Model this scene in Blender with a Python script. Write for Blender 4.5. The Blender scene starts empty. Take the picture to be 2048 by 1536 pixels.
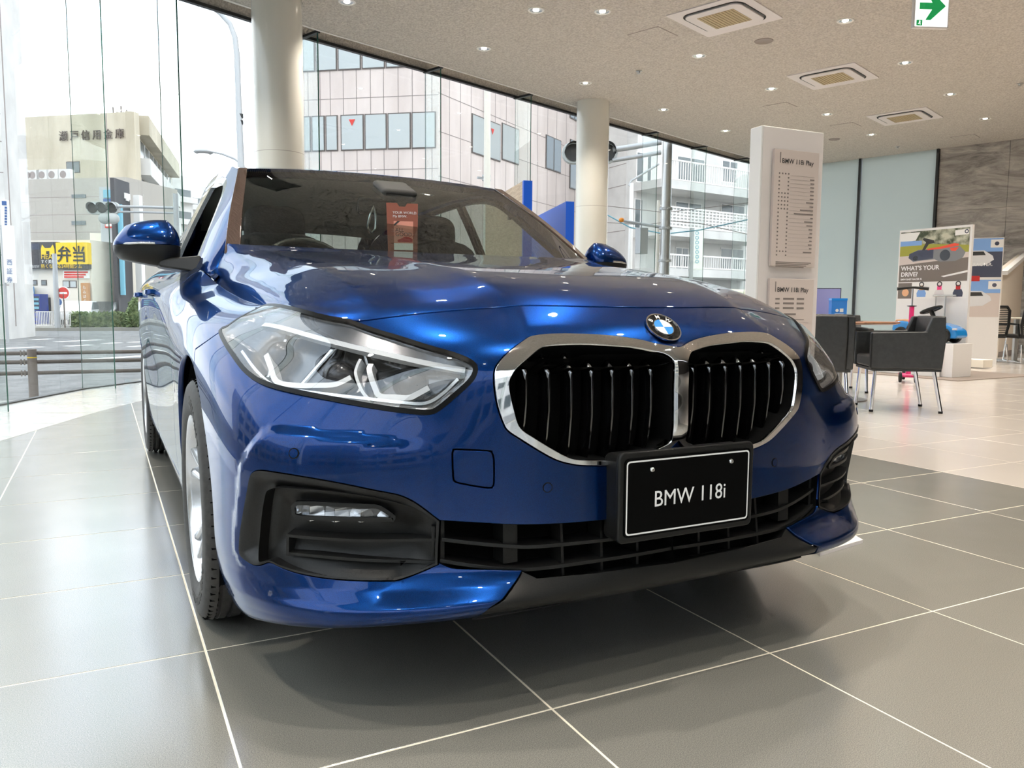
import bpy, bmesh, math, random
import numpy as np
from mathutils import Vector, Matrix, Euler
from mathutils.geometry import delaunay_2d_cdt
scene = bpy.context.scene
COL = scene.collection
random.seed(7)
R = math.radians

# ---------------------------------------------------------------- camera
cam_d = bpy.data.cameras.new('camera')
cam_d.sensor_fit = 'HORIZONTAL'
cam_d.sensor_width = 36.0
cam_d.lens = 36.0 * 1589.64 / 2048.0
cam_d.clip_start = 0.05
cam_d.clip_end = 600.0
cam = bpy.data.objects.new('camera', cam_d)
COL.objects.link(cam)
CAM = Vector((-1.0734, -1.3438, 0.8142))
yaw, pitch, roll = 0.47492, 0.094597, 0.007369
fw = Vector((math.sin(yaw) * math.cos(pitch), math.cos(yaw) * math.cos(pitch), -math.sin(pitch)))
rt = Vector((math.cos(yaw), -math.sin(yaw), 0.0))
up = rt.cross(fw)
rt, up = rt * math.cos(roll) + up * math.sin(roll), up * math.cos(roll) - rt * math.sin(roll)
M = Matrix((rt, up, -fw)).transposed().to_4x4()
M.translation = CAM
cam.matrix_world = M
scene.camera = cam

# ---------------------------------------------------------------- sky: bright hazy overcast with soft clouds
world = bpy.data.worlds.new('world')
scene.world = world
world.use_nodes = True
nt = world.node_tree
nt.nodes.clear()
wo = nt.nodes.new('ShaderNodeOutputWorld')
bg = nt.nodes.new('ShaderNodeBackground')
tc = nt.nodes.new('ShaderNodeTexCoord')
mp = nt.nodes.new('ShaderNodeMapping')
mp.inputs['Scale'].default_value = (1.6, 1.6, 4.2)
nz = nt.nodes.new('ShaderNodeTexNoise')
nz.inputs['Scale'].default_value = 1.7
nz.inputs['Detail'].default_value = 6.0
nz.inputs['Roughness'].default_value = 0.55
cr = nt.nodes.new('ShaderNodeValToRGB')
cr.color_ramp.elements[0].position = 0.40
cr.color_ramp.elements[0].color = (0.66, 0.77, 0.92, 1)
cr.color_ramp.elements[1].position = 0.60
cr.color_ramp.elements[1].color = (1.0, 1.0, 1.0, 1)
nt.links.new(tc.outputs['Generated'], mp.inputs['Vector'])
nt.links.new(mp.outputs['Vector'], nz.inputs['Vector'])
nt.links.new(nz.outputs['Fac'], cr.inputs['Fac'])
nt.links.new(cr.outputs['Color'], bg.inputs['Color'])
nt.links.new(bg.outputs['Background'], wo.inputs['Surface'])
SKY = 3.0
bg.inputs['Strength'].default_value = SKY

vs = scene.view_settings
vs.view_transform = 'Standard'
vs.look = 'None'
vs.exposure = 0.0
vs.gamma = 1.0
vs.use_curve_mapping = False
scene.display_settings.display_device = 'sRGB'
cy = scene.cycles
cy.use_denoising = True
cy.denoiser = 'OPENIMAGEDENOISE'
cy.max_bounces = 6
cy.diffuse_bounces = 3
cy.glossy_bounces = 3
cy.transmission_bounces = 2
cy.transparent_max_bounces = 14
cy.use_adaptive_sampling = True
cy.adaptive_threshold = 0.09
cy.adaptive_min_samples = 12
cy.use_light_tree = False
cy.sample_clamp_indirect = 6.0
cy.caustics_reflective = False
cy.caustics_refractive = False
cy.blur_glossy = 0.4
# ---------------------------------------------------------------- helpers
def tag(o, label=None, cat=None, group=None, kind=None):
    if label: o['label'] = label
    if cat: o['category'] = cat
    if group: o['group'] = group
    if kind: o['kind'] = kind
    return o
def thing(name, loc, label, cat, group=None, rz=0.0, kind=None):
    o = bpy.data.objects.new(name, None)
    o.empty_display_size = 0.1
    COL.objects.link(o)
    o.location = loc
    o.rotation_euler = (0, 0, rz)
    return tag(o, label, cat, group, kind)
def link_mesh(name, me, parent=None):
    o = bpy.data.objects.new(name, me)
    COL.objects.link(o)
    if parent is not None:
        o.parent = parent
    return o
def copy_tree(o, parent=None):
    c = o.copy()
    COL.objects.link(c)
    c.parent = parent
    for ch in [k for k in bpy.data.objects if k.parent == o]:
        copy_tree(ch, c)
    return c
class MB:
    """collects simple shapes into one mesh"""
    def __init__(s):
        s.v, s.f, s.m = [], [], []
        s.xf = None
        s.mi = 0
    def add(s, vs, fs):
        b = len(s.v)
        if s.xf is not None:
            vs = [s.xf @ Vector(p) for p in vs]
        s.v += [tuple(p) for p in vs]
        for f in fs:
            s.f.append(tuple(i + b for i in f))
            s.m.append(s.mi)
        return s
    def box(s, c, d, rot=None):
        hx, hy, hz = d[0] / 2, d[1] / 2, d[2] / 2
        P = [Vector((x, y, z)) for z in (-hz, hz) for y in (-hy, hy) for x in (-hx, hx)]
        if rot is not None:
            Rm = Euler(rot).to_matrix()
            P = [Rm @ p for p in P]
        C = Vector(c)
        return s.add([p + C for p in P], [(0, 2, 3, 1), (4, 5, 7, 6), (0, 1, 5, 4), (2, 6, 7, 3), (0, 4, 6, 2), (1, 3, 7, 5)])
    def box2(s, a, b):
        return s.box([(a[i] + b[i]) / 2 for i in range(3)], [abs(b[i] - a[i]) for i in range(3)])
    def quad(s, *p):
        return s.add(p, [tuple(range(len(p)))])
    def frame(s, p0, p1):
        d = (Vector(p1) - Vector(p0)).normalized()
        a = Vector((0, 0, 1)) if abs(d.z) < 0.9 else Vector((1, 0, 0))
        u = d.cross(a).normalized()
        return d, u, u.cross(d)
    def cyl(s, p0, p1, r0, r1=None, n=16, caps=True):
        r1 = r0 if r1 is None else r1
        d, u, w = s.frame(p0, p1)
        V = []
        for p, r in ((p0, r0), (p1, r1)):
            for k in range(n):
                a = 2 * math.pi * k / n
                V.append(Vector(p) + (u * math.cos(a) + w * math.sin(a)) * r)
        F = [(k, (k + 1) % n, n + (k + 1) % n, n + k) for k in range(n)]
        if caps:
            F += [tuple(range(n - 1, -1, -1)), tuple(range(n, 2 * n))]
        return s.add(V, F)
    def tube(s, pts, r, n=8, caps=True, closed=False):
        pts = [Vector(p) for p in pts]
        m = len(pts)
        rr = r if isinstance(r, (list, tuple)) else [r] * m
        V = []
        pu = None
        for i, p in enumerate(pts):
            a = pts[(i - 1) % m] if (i > 0 or closed) else pts[i]
            b = pts[(i + 1) % m] if (i < m - 1 or closed) else pts[i]
            d = (b - a).normalized()
            if pu is None:
                q = Vector((0, 0, 1)) if abs(d.z) < 0.9 else Vector((1, 0, 0))
                pu = d.cross(q).normalized()
            u = (pu - d * pu.dot(d)).normalized()
            pu = u
            w = d.cross(u)
            for k in range(n):
                t = 2 * math.pi * k / n
                V.append(p + (u * math.cos(t) + w * math.sin(t)) * rr[i])
        F = []
        for i in range(m if closed else m - 1):
            j = (i + 1) % m
            for k in range(n):
                F.append((i * n + k, i * n + (k + 1) % n, j * n + (k + 1) % n, j * n + k))
        if caps and not closed:
            F += [tuple(range(n - 1, -1, -1)), tuple(range((m - 1) * n, m * n))]
        return s.add(V, F)
    def sweep(s, pts, prof, ups, closed=False, caps=True):
        """prof: list of (a,b) in the frame (side, up) at each point; ups: up vectors"""
        pts = [Vector(p) for p in pts]
        m, n = len(pts), len(prof)
        V = []
        for i, p in enumerate(pts):
            a = pts[(i - 1) % m] if (i > 0 or closed) else pts[i]
            b = pts[(i + 1) % m] if (i < m - 1 or closed) else pts[i]
            d = (b - a).normalized()
            u = Vector(ups[i])
            u = (u - d * u.dot(d)).normalized()
            sd = d.cross(u)
            for (x, y) in prof:
                V.append(p + sd * x + u * y)
        F = []
        for i in range(m if closed else m - 1):
            j = (i + 1) % m
            for k in range(n):
                F.append((i * n + k, j * n + k, j * n + (k + 1) % n, i * n + (k + 1) % n))
        if caps and not closed:
            F += [tuple(range(n)), tuple(range((m - 1) * n, m * n))[::-1]]
        return s.add(V, F)
    def lathe(s, prof, c=(0, 0, 0), axis=(0, 0, 1), n=32, closed=False):
        ax = Vector(axis).normalized()
        q = Vector((0, 0, 1)) if abs(ax.z) < 0.9 else Vector((1, 0, 0))
        u = ax.cross(q).normalized()
        w = ax.cross(u)
        V = []
        for (r, h) in prof:
            for k in range(n):
                a = 2 * math.pi * k / n
                V.append(Vector(c) + ax * h + (u * math.cos(a) + w * math.sin(a)) * r)
        m = len(prof)
        F = []
        for i in range(m if closed else m - 1):
            j = (i + 1) % m
            for k in range(n):
                F.append((i * n + k, i * n + (k + 1) % n, j * n + (k + 1) % n, j * n + k))
        return s.add(V, F)
    def prism(s, poly, h0, h1, o=(0, 0, 0), ex=(1, 0, 0), ey=(0, 1, 0), ez=None):
        o, ex, ey = Vector(o), Vector(ex), Vector(ey)
        ez = ex.cross(ey) if ez is None else Vector(ez)
        n = len(poly)
        V = [o + ex * x + ey * y + ez * h0 for x, y in poly] + [o + ex * x + ey * y + ez * h1 for x, y in poly]
        F = [(k, (k + 1) % n, n + (k + 1) % n, n + k) for k in range(n)] + [tuple(range(n - 1, -1, -1)), tuple(range(n, 2 * n))]
        return s.add(V, F)
    def ball(s, c, rx, ry=None, rz=None, n=16, m=10, e=1.0):
        ry = rx if ry is None else ry
        rz = rx if rz is None else rz
        pw = lambda t: math.copysign(abs(t) ** e, t)
        V = []
        for i in range(1, m):
            a = math.pi * i / m - math.pi / 2
            for k in range(n):
                b = 2 * math.pi * k / n
                V.append((c[0] + rx * pw(math.cos(a)) * pw(math.cos(b)), c[1] + ry * pw(math.cos(a)) * pw(math.sin(b)), c[2] + rz * pw(math.sin(a))))
        V += [(c[0], c[1], c[2] - rz), (c[0], c[1], c[2] + rz)]
        F = []
        for i in range(m - 2):
            for k in range(n):
                F.append((i * n + k, i * n + (k + 1) % n, (i + 1) * n + (k + 1) % n, (i + 1) * n + k))
        B = (m - 1) * n
        for k in range(n):
            F.append((B, (k + 1) % n, k))
            F.append((B + 1, (m - 2) * n + k, (m - 2) * n + (k + 1) % n))
        return s.add(V, F)
    def mesh(s, name, mats, smooth=None):
        me = bpy.data.meshes.new(name)
        me.from_pydata(s.v, [], s.f)
        for m in (mats if isinstance(mats, (list, tuple)) else [mats]):
            me.materials.append(m)
        if len(me.materials) > 1:
            me.polygons.foreach_set('material_index', s.m)
        bm = bmesh.new()
        bm.from_mesh(me)
        bmesh.ops.recalc_face_normals(bm, faces=bm.faces)
        if smooth is not None:
            for f in bm.faces:
                f.smooth = True
            lim = R(smooth)
            for e in bm.edges:
                if len(e.link_faces) == 2 and e.calc_face_angle(0) > lim:
                    e.smooth = False
        bm.to_mesh(me)
        bm.free()
        me.update()
        return me
    def build(s, name, mats, parent=None, smooth=None, bevel=0.0, seg=2, label=None, cat=None, group=None, kind=None, world=False):
        if world and parent is not None:
            L = parent.matrix_basis.translation
            s.v = [(p[0] - L.x, p[1] - L.y, p[2] - L.z) for p in s.v]
        me = s.mesh(name, mats, smooth)
        o = link_mesh(name, me, parent)
        if bevel > 0:
            b = o.modifiers.new('bevel', 'BEVEL')
            b.width = bevel
            b.segments = seg
            b.limit_method = 'ANGLE'
            b.angle_limit = R(40)
            if smooth is None:
                for p in me.polygons:
                    p.use_smooth = True
                b.harden_normals = True
        return tag(o, label, cat, group, kind)
def text_mesh(body, size, extrude=0.0005, align='LEFT', spacing=1.0, bold=0.0):
    cu = bpy.data.curves.new('lettering', 'FONT')
    cu.body = body
    cu.size = size
    cu.extrude = extrude
    cu.align_x = align
    cu.space_character = spacing
    cu.offset = bold
    cu.resolution_u = 3
    o = bpy.data.objects.new('lettering', cu)
    COL.objects.link(o)
    dg = bpy.context.evaluated_depsgraph_get()
    me = bpy.data.meshes.new_from_object(o.evaluated_get(dg))
    bpy.data.objects.remove(o)
    bpy.data.curves.remove(cu)
    return me
def text(name, body, size, mat, parent, o, ex=(1, 0, 0), ey=(0, 0, 1), extrude=0.0005, align='LEFT', sx=1.0, spacing=1.0, bold=0.0, world=False):
    """flat lettering at o, reading along ex with ey up (in the parent's own frame)"""
    me = text_mesh(body, size, extrude, align, spacing, bold)
    ex, ey, o = Vector(ex).normalized(), Vector(ey).normalized(), Vector(o)
    ez = ex.cross(ey)
    if world and parent is not None:
        o = o - parent.matrix_basis.translation
    X = Matrix((ex * sx, ey, ez)).transposed().to_4x4()
    X.translation = o
    me.transform(X)
    me.materials.clear()
    me.materials.append(mat)
    return link_mesh(name, me, parent)
# ---------------------------------------------------------------- materials
MAT = {}
def mat(name, col=(0.8, 0.8, 0.8), rough=0.5, metal=0.0, coat=0.0, spec=0.5, emit=None, es=0.0, alpha=None, coat_r=0.03):
    m = bpy.data.materials.new(name)
    m.use_nodes = True
    b = m.node_tree.nodes['Principled BSDF']
    b.inputs['Base Color'].default_value = (*col, 1)
    b.inputs['Roughness'].default_value = rough
    b.inputs['Metallic'].default_value = metal
    b.inputs['Specular IOR Level'].default_value = spec
    b.inputs['Coat Weight'].default_value = coat
    b.inputs['Coat Roughness'].default_value = coat_r
    if emit:
        b.inputs['Emission Color'].default_value = (*emit, 1)
        b.inputs['Emission Strength'].default_value = es
    MAT[name] = m
    return m
def srgb(r, g, b):
    f = lambda c: (c / 255 / 12.92) if c / 255 <= 0.04045 else ((c / 255 + 0.055) / 1.055) ** 2.4
    return (f(r), f(g), f(b))
def nodes(m):
    return m.node_tree.nodes, m.node_tree.links, m.node_tree.nodes['Principled BSDF']
def noise_col(m, c1, c2, scale, detail=4.0, lo=0.35, hi=0.65, coord='Object', stretch=(1, 1, 1), bump=0.0, bscale=None, bdist=0.01, rot=(0, 0, 0)):
    N, L, b = nodes(m)
    t = N.new('ShaderNodeTexCoord')
    mp = N.new('ShaderNodeMapping')
    mp.inputs['Scale'].default_value = stretch
    mp.inputs['Rotation'].default_value = rot
    L.new(t.outputs[coord], mp.inputs['Vector'])
    n = N.new('ShaderNodeTexNoise')
    n.inputs['Scale'].default_value = scale
    n.inputs['Detail'].default_value = detail
    L.new(mp.outputs['Vector'], n.inputs['Vector'])
    c = N.new('ShaderNodeValToRGB')
    c.color_ramp.elements[0].position = lo
    c.color_ramp.elements[0].color = (*c1, 1)
    c.color_ramp.elements[1].position = hi
    c.color_ramp.elements[1].color = (*c2, 1)
    L.new(n.outputs['Fac'], c.inputs['Fac'])
    L.new(c.outputs['Color'], b.inputs['Base Color'])
    if bump:
        n2 = N.new('ShaderNodeTexNoise')
        n2.inputs['Scale'].default_value = bscale or scale
        n2.inputs['Detail'].default_value = 3.0
        L.new(mp.outputs['Vector'], n2.inputs['Vector'])
        bp = N.new('ShaderNodeBump')
        bp.inputs['Strength'].default_value = bump
        bp.inputs['Distance'].default_value = bdist
        L.new(n2.outputs['Fac'], bp.inputs['Height'])
        L.new(bp.outputs['Normal'], b.inputs['Normal'])
    return c
def add_random(m, amount):
    """slight per-piece brightness variation"""
    N, L, b = nodes(m)
    oi = N.new('ShaderNodeObjectInfo')
    mr = N.new('ShaderNodeMapRange')
    mr.inputs['To Min'].default_value = 1 - amount
    mr.inputs['To Max'].default_value = 1 + amount
    L.new(oi.outputs['Random'], mr.inputs['Value'])
    hv = N.new('ShaderNodeHueSaturation')
    L.new(mr.outputs['Result'], hv.inputs['Value'])
    src = b.inputs['Base Color'].links
    if src:
        L.new(src[0].from_socket, hv.inputs['Color'])
    else:
        hv.inputs['Color'].default_value = b.inputs['Base Color'].default_value
    L.new(hv.outputs['Color'], b.inputs['Base Color'])
def glass(name, tint=(0.93, 0.97, 0.95), refl=1.0, ior=1.5, dirt=0.0):
    """thin pane: mostly see-through, mirror-like at grazing angles"""
    m = bpy.data.materials.new(name)
    m.use_nodes = True
    N, L = m.node_tree.nodes, m.node_tree.links
    N.clear()
    o = N.new('ShaderNodeOutputMaterial')
    tr = N.new('ShaderNodeBsdfTransparent')
    tr.inputs['Color'].default_value = (*tint, 1)
    gl = N.new('ShaderNodeBsdfGlossy')
    gl.inputs['Roughness'].default_value = 0.0
    gl.inputs['Color'].default_value = (refl, refl, refl, 1)
    geo = N.new('ShaderNodeNewGeometry')
    dt = N.new('ShaderNodeVectorMath'); dt.operation = 'DOT_PRODUCT'
    L.new(geo.outputs['Normal'], dt.inputs[0]); L.new(geo.outputs['Incoming'], dt.inputs[1])
    ab = N.new('ShaderNodeMath'); ab.operation = 'ABSOLUTE'; L.new(dt.outputs['Value'], ab.inputs[0])
    om = N.new('ShaderNodeMath'); om.operation = 'SUBTRACT'; om.inputs[0].default_value = 1.0; L.new(ab.outputs[0], om.inputs[1])
    pw = N.new('ShaderNodeMath'); pw.operation = 'POWER'; pw.inputs[1].default_value = 5.0; L.new(om.outputs[0], pw.inputs[0])
    f0 = 2.0 * ((ior - 1) / (ior + 1)) ** 2
    fr = N.new('ShaderNodeMath'); fr.operation = 'MULTIPLY_ADD'; fr.inputs[1].default_value = 1 - f0; fr.inputs[2].default_value = f0
    L.new(pw.outputs[0], fr.inputs[0])
    mx = N.new('ShaderNodeMixShader')
    L.new(fr.outputs[0], mx.inputs['Fac'])
    L.new(tr.outputs['BSDF'], mx.inputs[1])
    L.new(gl.outputs['BSDF'], mx.inputs[2])
    out = mx
    if dirt:
        df = N.new('ShaderNodeBsdfDiffuse')
        df.inputs['Color'].default_value = (0.8, 0.85, 0.83, 1)
        m2 = N.new('ShaderNodeMixShader')
        m2.inputs['Fac'].default_value = dirt
        L.new(mx.outputs['Shader'], m2.inputs[1])
        L.new(df.outputs['BSDF'], m2.inputs[2])
        out = m2
    L.new(out.outputs['Shader'], o.inputs['Surface'])
    MAT[name] = m
    return m
# car
mat('paint', (0.010, 0.032, 0.20), 0.29, 0.9, 1.0, 0.5, coat_r=0.012)
N, L, b = nodes(MAT['paint'])
b.inputs['Coat IOR'].default_value = 1.34
b.inputs['Specular Tint'].default_value = (0.40, 0.50, 0.70, 1)
b.inputs['Specular IOR Level'].default_value = 0.1
fl = N.new('ShaderNodeTexNoise'); fl.inputs['Scale'].default_value = 1400.0; fl.inputs['Detail'].default_value = 1.0
tcn = N.new('ShaderNodeTexCoord'); L.new(tcn.outputs['Object'], fl.inputs['Vector'])
fc = N.new('ShaderNodeValToRGB')
fc.color_ramp.elements[0].position = 0.35; fc.color_ramp.elements[0].color = (0.0014, 0.014, 0.080, 1)
fc.color_ramp.elements[1].position = 0.72; fc.color_ramp.elements[1].color = (0.0038, 0.042, 0.19, 1)
L.new(fl.outputs['Fac'], fc.inputs['Fac']); L.new(fc.outputs['Color'], b.inputs['Base Color'])
mat('chrome', (0.86, 0.86, 0.87), 0.04, 1.0)
mat('satin_chrome', (0.72, 0.73, 0.74), 0.18, 1.0)
mat('black_gloss', (0.003, 0.003, 0.0035), 0.06, 0.0, 0.6)
mat('slat', (0.24, 0.24, 0.25), 0.14, 1.0)
mat('fog_silver', (0.80, 0.81, 0.83), 0.22, 0.85)
mat('black_plastic', (0.009, 0.009, 0.009), 0.40, spec=0.35)
noise_col(MAT['black_plastic'], (0.007, 0.007, 0.007), (0.012, 0.012, 0.0115), 600, bump=0.25, bscale=900, bdist=0.0006)
mat('black_matte', (0.008, 0.008, 0.008), 0.8)
mat('void_black', (0.002, 0.002, 0.002), 0.9, spec=0.1)
mat('rubber_seal', (0.002, 0.002, 0.002), 0.3, spec=0.15)
mat('tyre', (0.030, 0.029, 0.028), 0.62)
noise_col(MAT['tyre'], (0.024, 0.023, 0.022), (0.04, 0.038, 0.036), 60, bump=0.15, bscale=300, bdist=0.001)
mat('tyre_mark', (0.055, 0.054, 0.052), 0.5)
mat('alloy', (0.66, 0.67, 0.69), 0.22, 1.0)
mat('white_light', (0.62, 0.64, 0.66), 0.2, 0.0, 0.5)
mat('reflector', (0.80, 0.81, 0.83), 0.12, 1.0)
mat('lamp_dark', (0.05, 0.05, 0.055), 0.2, 0.4)
mat('lamp_grey', (0.16, 0.165, 0.175), 0.25, 0.8)
mat('pillar_trim', (0.055, 0.030, 0.022), 0.12, 0.0, 0.6)  # black trim; the brown of a reflection is put into its colour
mat('cabin_dark', (0.028, 0.027, 0.026), 0.7)
mat('cabin_grey', (0.11, 0.11, 0.10), 0.8)
mat('headliner', (0.30, 0.31, 0.29), 0.9)
mat('seat_cloth', (0.022, 0.022, 0.023), 0.85)
noise_col(MAT['seat_cloth'], (0.018, 0.018, 0.019), (0.03, 0.03, 0.031), 200, bump=0.3, bscale=500, bdist=0.001)
glass('windscreen_glass', (0.60, 0.66, 0.62), 0.9, 1.45)
glass('side_glass', (0.62, 0.68, 0.64), 0.95, 1.5)
glass('lens_glass', (0.94, 0.95, 0.96), 1.0, 1.56)
glass('mirror_clear', (0.9, 0.9, 0.9), 1.0, 2.5)
mat('mirror_face', (0.9, 0.9, 0.9), 0.02, 1.0)
mat('plate_black', (0.002, 0.002, 0.002), 0.5, spec=0.06)
mat('print_white', (0.85, 0.85, 0.85), 0.5)
mat('badge_blue', srgb(40, 140, 230), 0.15, 0.0, 1.0)
mat('badge_white', (0.85, 0.84, 0.80), 0.15, 0.0, 1.0)
mat('tag_orange', srgb(146, 82, 64), 0.6)
mat('tag_pink', srgb(222, 150, 130), 0.6)
# room
mat('ceiling', srgb(205, 198, 188), 0.95)
noise_col(MAT['ceiling'], srgb(176, 170, 161), srgb(206, 200, 191), 42, bump=1.0, bscale=42, bdist=0.02)
mat('column', srgb(226, 224, 214), 0.22, 0.0, 0.4)
mat('tile_dark', srgb(92, 92, 88), 0.34)
def tile_nodes(name, c1, c2, sp, r0, r1, rnd, coatw=1.0):
    m = MAT[name]
    cramp = noise_col(m, c1, c2, 520, detail=2.0, lo=0.3, hi=0.72, coord='Object')
    N, L, b = nodes(m)
    n = N.new('ShaderNodeTexNoise'); n.inputs['Scale'].default_value = 3.0; n.inputs['Detail'].default_value = 5.0
    t = N.new('ShaderNodeTexCoord'); L.new(t.outputs['Object'], n.inputs['Vector'])
    mr = N.new('ShaderNodeMapRange'); mr.inputs['From Min'].default_value = 0.3; mr.inputs['From Max'].default_value = 0.7
    mr.inputs['To Min'].default_value = r0; mr.inputs['To Max'].default_value = r1
    L.new(n.outputs['Fac'], mr.inputs['Value']); L.new(mr.outputs['Result'], b.inputs['Roughness'])
    b.inputs['Specular IOR Level'].default_value = sp
    b.inputs['Coat Weight'].default_value = coatw
    b.inputs['Coat IOR'].default_value = 2.05
    b.inputs['Coat Roughness'].default_value = 0.17
    add_random(m, rnd)
tile_nodes('tile_dark', srgb(92, 93, 88), srgb(160, 156, 147), 0.6, 0.27, 0.36, 0.04)
mat('tile_beige', srgb(200, 186, 170), 0.3)
tile_nodes('tile_beige', srgb(212, 201, 190), srgb(226, 217, 207), 0.5, 0.26, 0.36, 0.03)
mat('tile_light', srgb(225, 226, 224), 0.3)
tile_nodes('tile_light', srgb(218, 220, 218), srgb(232, 232, 230), 0.5, 0.22, 0.3, 0.02)
mat('grout_pale', srgb(238, 228, 208), 0.85)
mat('grout_grey', srgb(150, 138, 124), 0.85)
glass('wall_glass', (0.955, 0.985, 0.97), 0.8, 1.45)
glass('fin_glass', (0.955, 0.985, 0.97), 0.7, 1.45)
mat('glass_edge', (0.02, 0.10, 0.075), 0.2)
mat('steel_dark', (0.05, 0.05, 0.048), 0.4, 0.6)
mat('alu', (0.55, 0.55, 0.54), 0.35, 1.0)
mat('frosted', srgb(178, 188, 182), 0.2, spec=0.5)
N, L, b = nodes(MAT['frosted'])
tl = N.new('ShaderNodeBsdfTranslucent'); tl.inputs['Color'].default_value = (0.46, 0.52, 0.49, 1)
mxs = N.new('ShaderNodeMixShader'); mxs.inputs['Fac'].default_value = 0.3
L.new(b.outputs['BSDF'], mxs.inputs[1]); L.new(tl.outputs['BSDF'], mxs.inputs[2]); L.new(mxs.outputs['Shader'], N['Material Output'].inputs['Surface'])
mat('marble', srgb(150, 145, 140), 0.35)
noise_col(MAT['marble'], srgb(96, 92, 90), srgb(196, 190, 182), 1.6, detail=12, lo=0.32, hi=0.70, stretch=(1.0, 0.55, 2.6), rot=(R(40), 0, 0))
for n_ in MAT['marble'].node_tree.nodes:
    if n_.type == 'TEX_NOISE': n_.inputs['Roughness'].default_value = 0.72; n_.inputs['Distortion'].default_value = 1.4
mat('wall_dark', srgb(62, 58, 55), 0.7)
mat('wall_cream', srgb(222, 210, 196), 0.85)
mat('white_paint', srgb(236, 233, 230), 0.45)
mat('white_panel', srgb(226, 220, 218), 0.5)
mat('lamp_emit', (1, 1, 1), 0.4, emit=(1.0, 0.88, 0.72), es=12.0)
mat('lamp_ring', srgb(238, 236, 230), 0.35)
mat('lamp_cone', (0.75, 0.75, 0.74), 0.12, 0.9)
mat('grille_beige', srgb(160, 146, 116), 0.7)
mat('dark_gap', (0.012, 0.011, 0.010), 0.8)
mat('sign_green', srgb(20, 150, 80), 0.5, emit=srgb(20, 150, 80), es=0.6)
mat('sign_white', (0.9, 0.9, 0.9), 0.5, emit=(1, 1, 1), es=1.1)
mat('leather_black', (0.020, 0.021, 0.021), 0.38)
noise_col(MAT['leather_black'], (0.017, 0.018, 0.018), (0.026, 0.027, 0.027), 30, bump=0.12, bscale=260, bdist=0.001)
mat('wood_brown', srgb(150, 96, 62), 0.3)
noise_col(MAT['wood_brown'], srgb(128, 80, 50), srgb(172, 116, 76), 6, stretch=(1, 8, 1))
mat('wood_light', srgb(205, 180, 150), 0.45)
noise_col(MAT['wood_light'], srgb(190, 164, 134), srgb(216, 194, 166), 8, stretch=(1, 1, 10))
mat('blue_panel', srgb(10, 96, 226), 0.4)
mat('toy_blue', srgb(24, 120, 190), 0.2, 0.0, 0.6)
mat('toy_tan', srgb(196, 140, 92), 0.5)
mat('pink', srgb(226, 50, 120), 0.3)
mat('mesh_black', (0.012, 0.012, 0.012), 0.7)
mat('screen_lilac', srgb(150, 152, 205), 0.35)
mat('ink', (0.03, 0.03, 0.03), 0.7)
mat('ink_grey', srgb(120, 112, 108), 0.7)
mat('paper_grey', srgb(206, 194, 188), 0.6)
mat('paper_white', srgb(240, 238, 234), 0.6)
mat('box_blue', srgb(40, 120, 205), 0.4)
mat('mat_grey', srgb(132, 120, 112), 0.9)
mat('red_orange', srgb(220, 70, 40), 0.4)
mat('grass_print', srgb(150, 150, 60), 0.7)
mat('sky_print', srgb(120, 160, 215), 0.6)
mat('road_print', srgb(112, 104, 98), 0.7)
mat('tree_print', srgb(96, 108, 84), 0.7)
noise_col(MAT['tree_print'], srgb(60, 70, 50), srgb(190, 190, 170), 9, lo=0.4, hi=0.62)
mat('grey_print', srgb(120, 122, 126), 0.6)
mat('skin_print', srgb(222, 170, 130), 0.6)
mat('navy_print', srgb(60, 66, 86), 0.6)
mat('red_print', srgb(178, 34, 34), 0.6)
# street
mat('asphalt', srgb(120, 120, 120), 0.9)
noise_col(MAT['asphalt'], srgb(106, 106, 107), srgb(130, 130, 129), 3)
mat('pavement', srgb(140, 137, 130), 0.9)
mat('road_paint', (0.85, 0.85, 0.83), 0.8)
mat('rail_brown', srgb(96, 84, 76), 0.5)
mat('rail_post', srgb(128, 116, 108), 0.5)
mat('pole_grey', srgb(176, 178, 180), 0.45, 0.3)
mat('pole_cream', srgb(222, 216, 204), 0.5)
mat('stone_pink', srgb(214, 200, 194), 0.8)
noise_col(MAT['stone_pink'], srgb(206, 192, 186), srgb(222, 209, 203), 1.2, stretch=(1, 1, 0.25))
mat('joint_grey', srgb(150, 140, 136), 0.9)
mat('concrete', srgb(196, 186, 166), 0.9)
noise_col(MAT['concrete'], srgb(180, 170, 150), srgb(208, 198, 178), 0.5, stretch=(1, 1, 0.3))
mat('grey_render', srgb(176, 170, 162), 0.9)
mat('white_render', srgb(216, 214, 210), 0.85)
noise_col(MAT['white_render'], srgb(205, 203, 200), srgb(226, 224, 220), 0.7)
mat('cream_render', srgb(228, 220, 206), 0.85)
mat('window_dark', srgb(96, 104, 106), 0.12, 0.0, spec=0.8)
mat('window_pale', srgb(176, 182, 182), 0.15, 0.0, spec=0.8)
mat('window_frame', srgb(92, 84, 80), 0.5)
mat('sign_yellow', srgb(240, 200, 30), 0.6)
mat('sign_red', srgb(214, 60, 50), 0.6)
mat('sign_blue', srgb(60, 130, 190), 0.6)
mat('sign_cyan', srgb(120, 180, 200), 0.6)
mat('sign_dark', srgb(62, 60, 64), 0.6)
mat('sign_pink', srgb(206, 90, 160), 0.6)
mat('awning_blue', srgb(76, 150, 210), 0.7)
mat('leaf', srgb(92, 112, 66), 0.8)
noise_col(MAT['leaf'], srgb(70, 92, 48), srgb(128, 142, 92), 5)
mat('signal_dark', (0.02, 0.02, 0.02), 0.5)
mat('signal_body', srgb(186, 190, 188), 0.5)
mat('bus_cream', srgb(236, 226, 190), 0.4)
mat('bus_blue', srgb(50, 90, 150), 0.4)
mat('car_white', srgb(226, 226, 228), 0.3, 0.0, 0.6)
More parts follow.
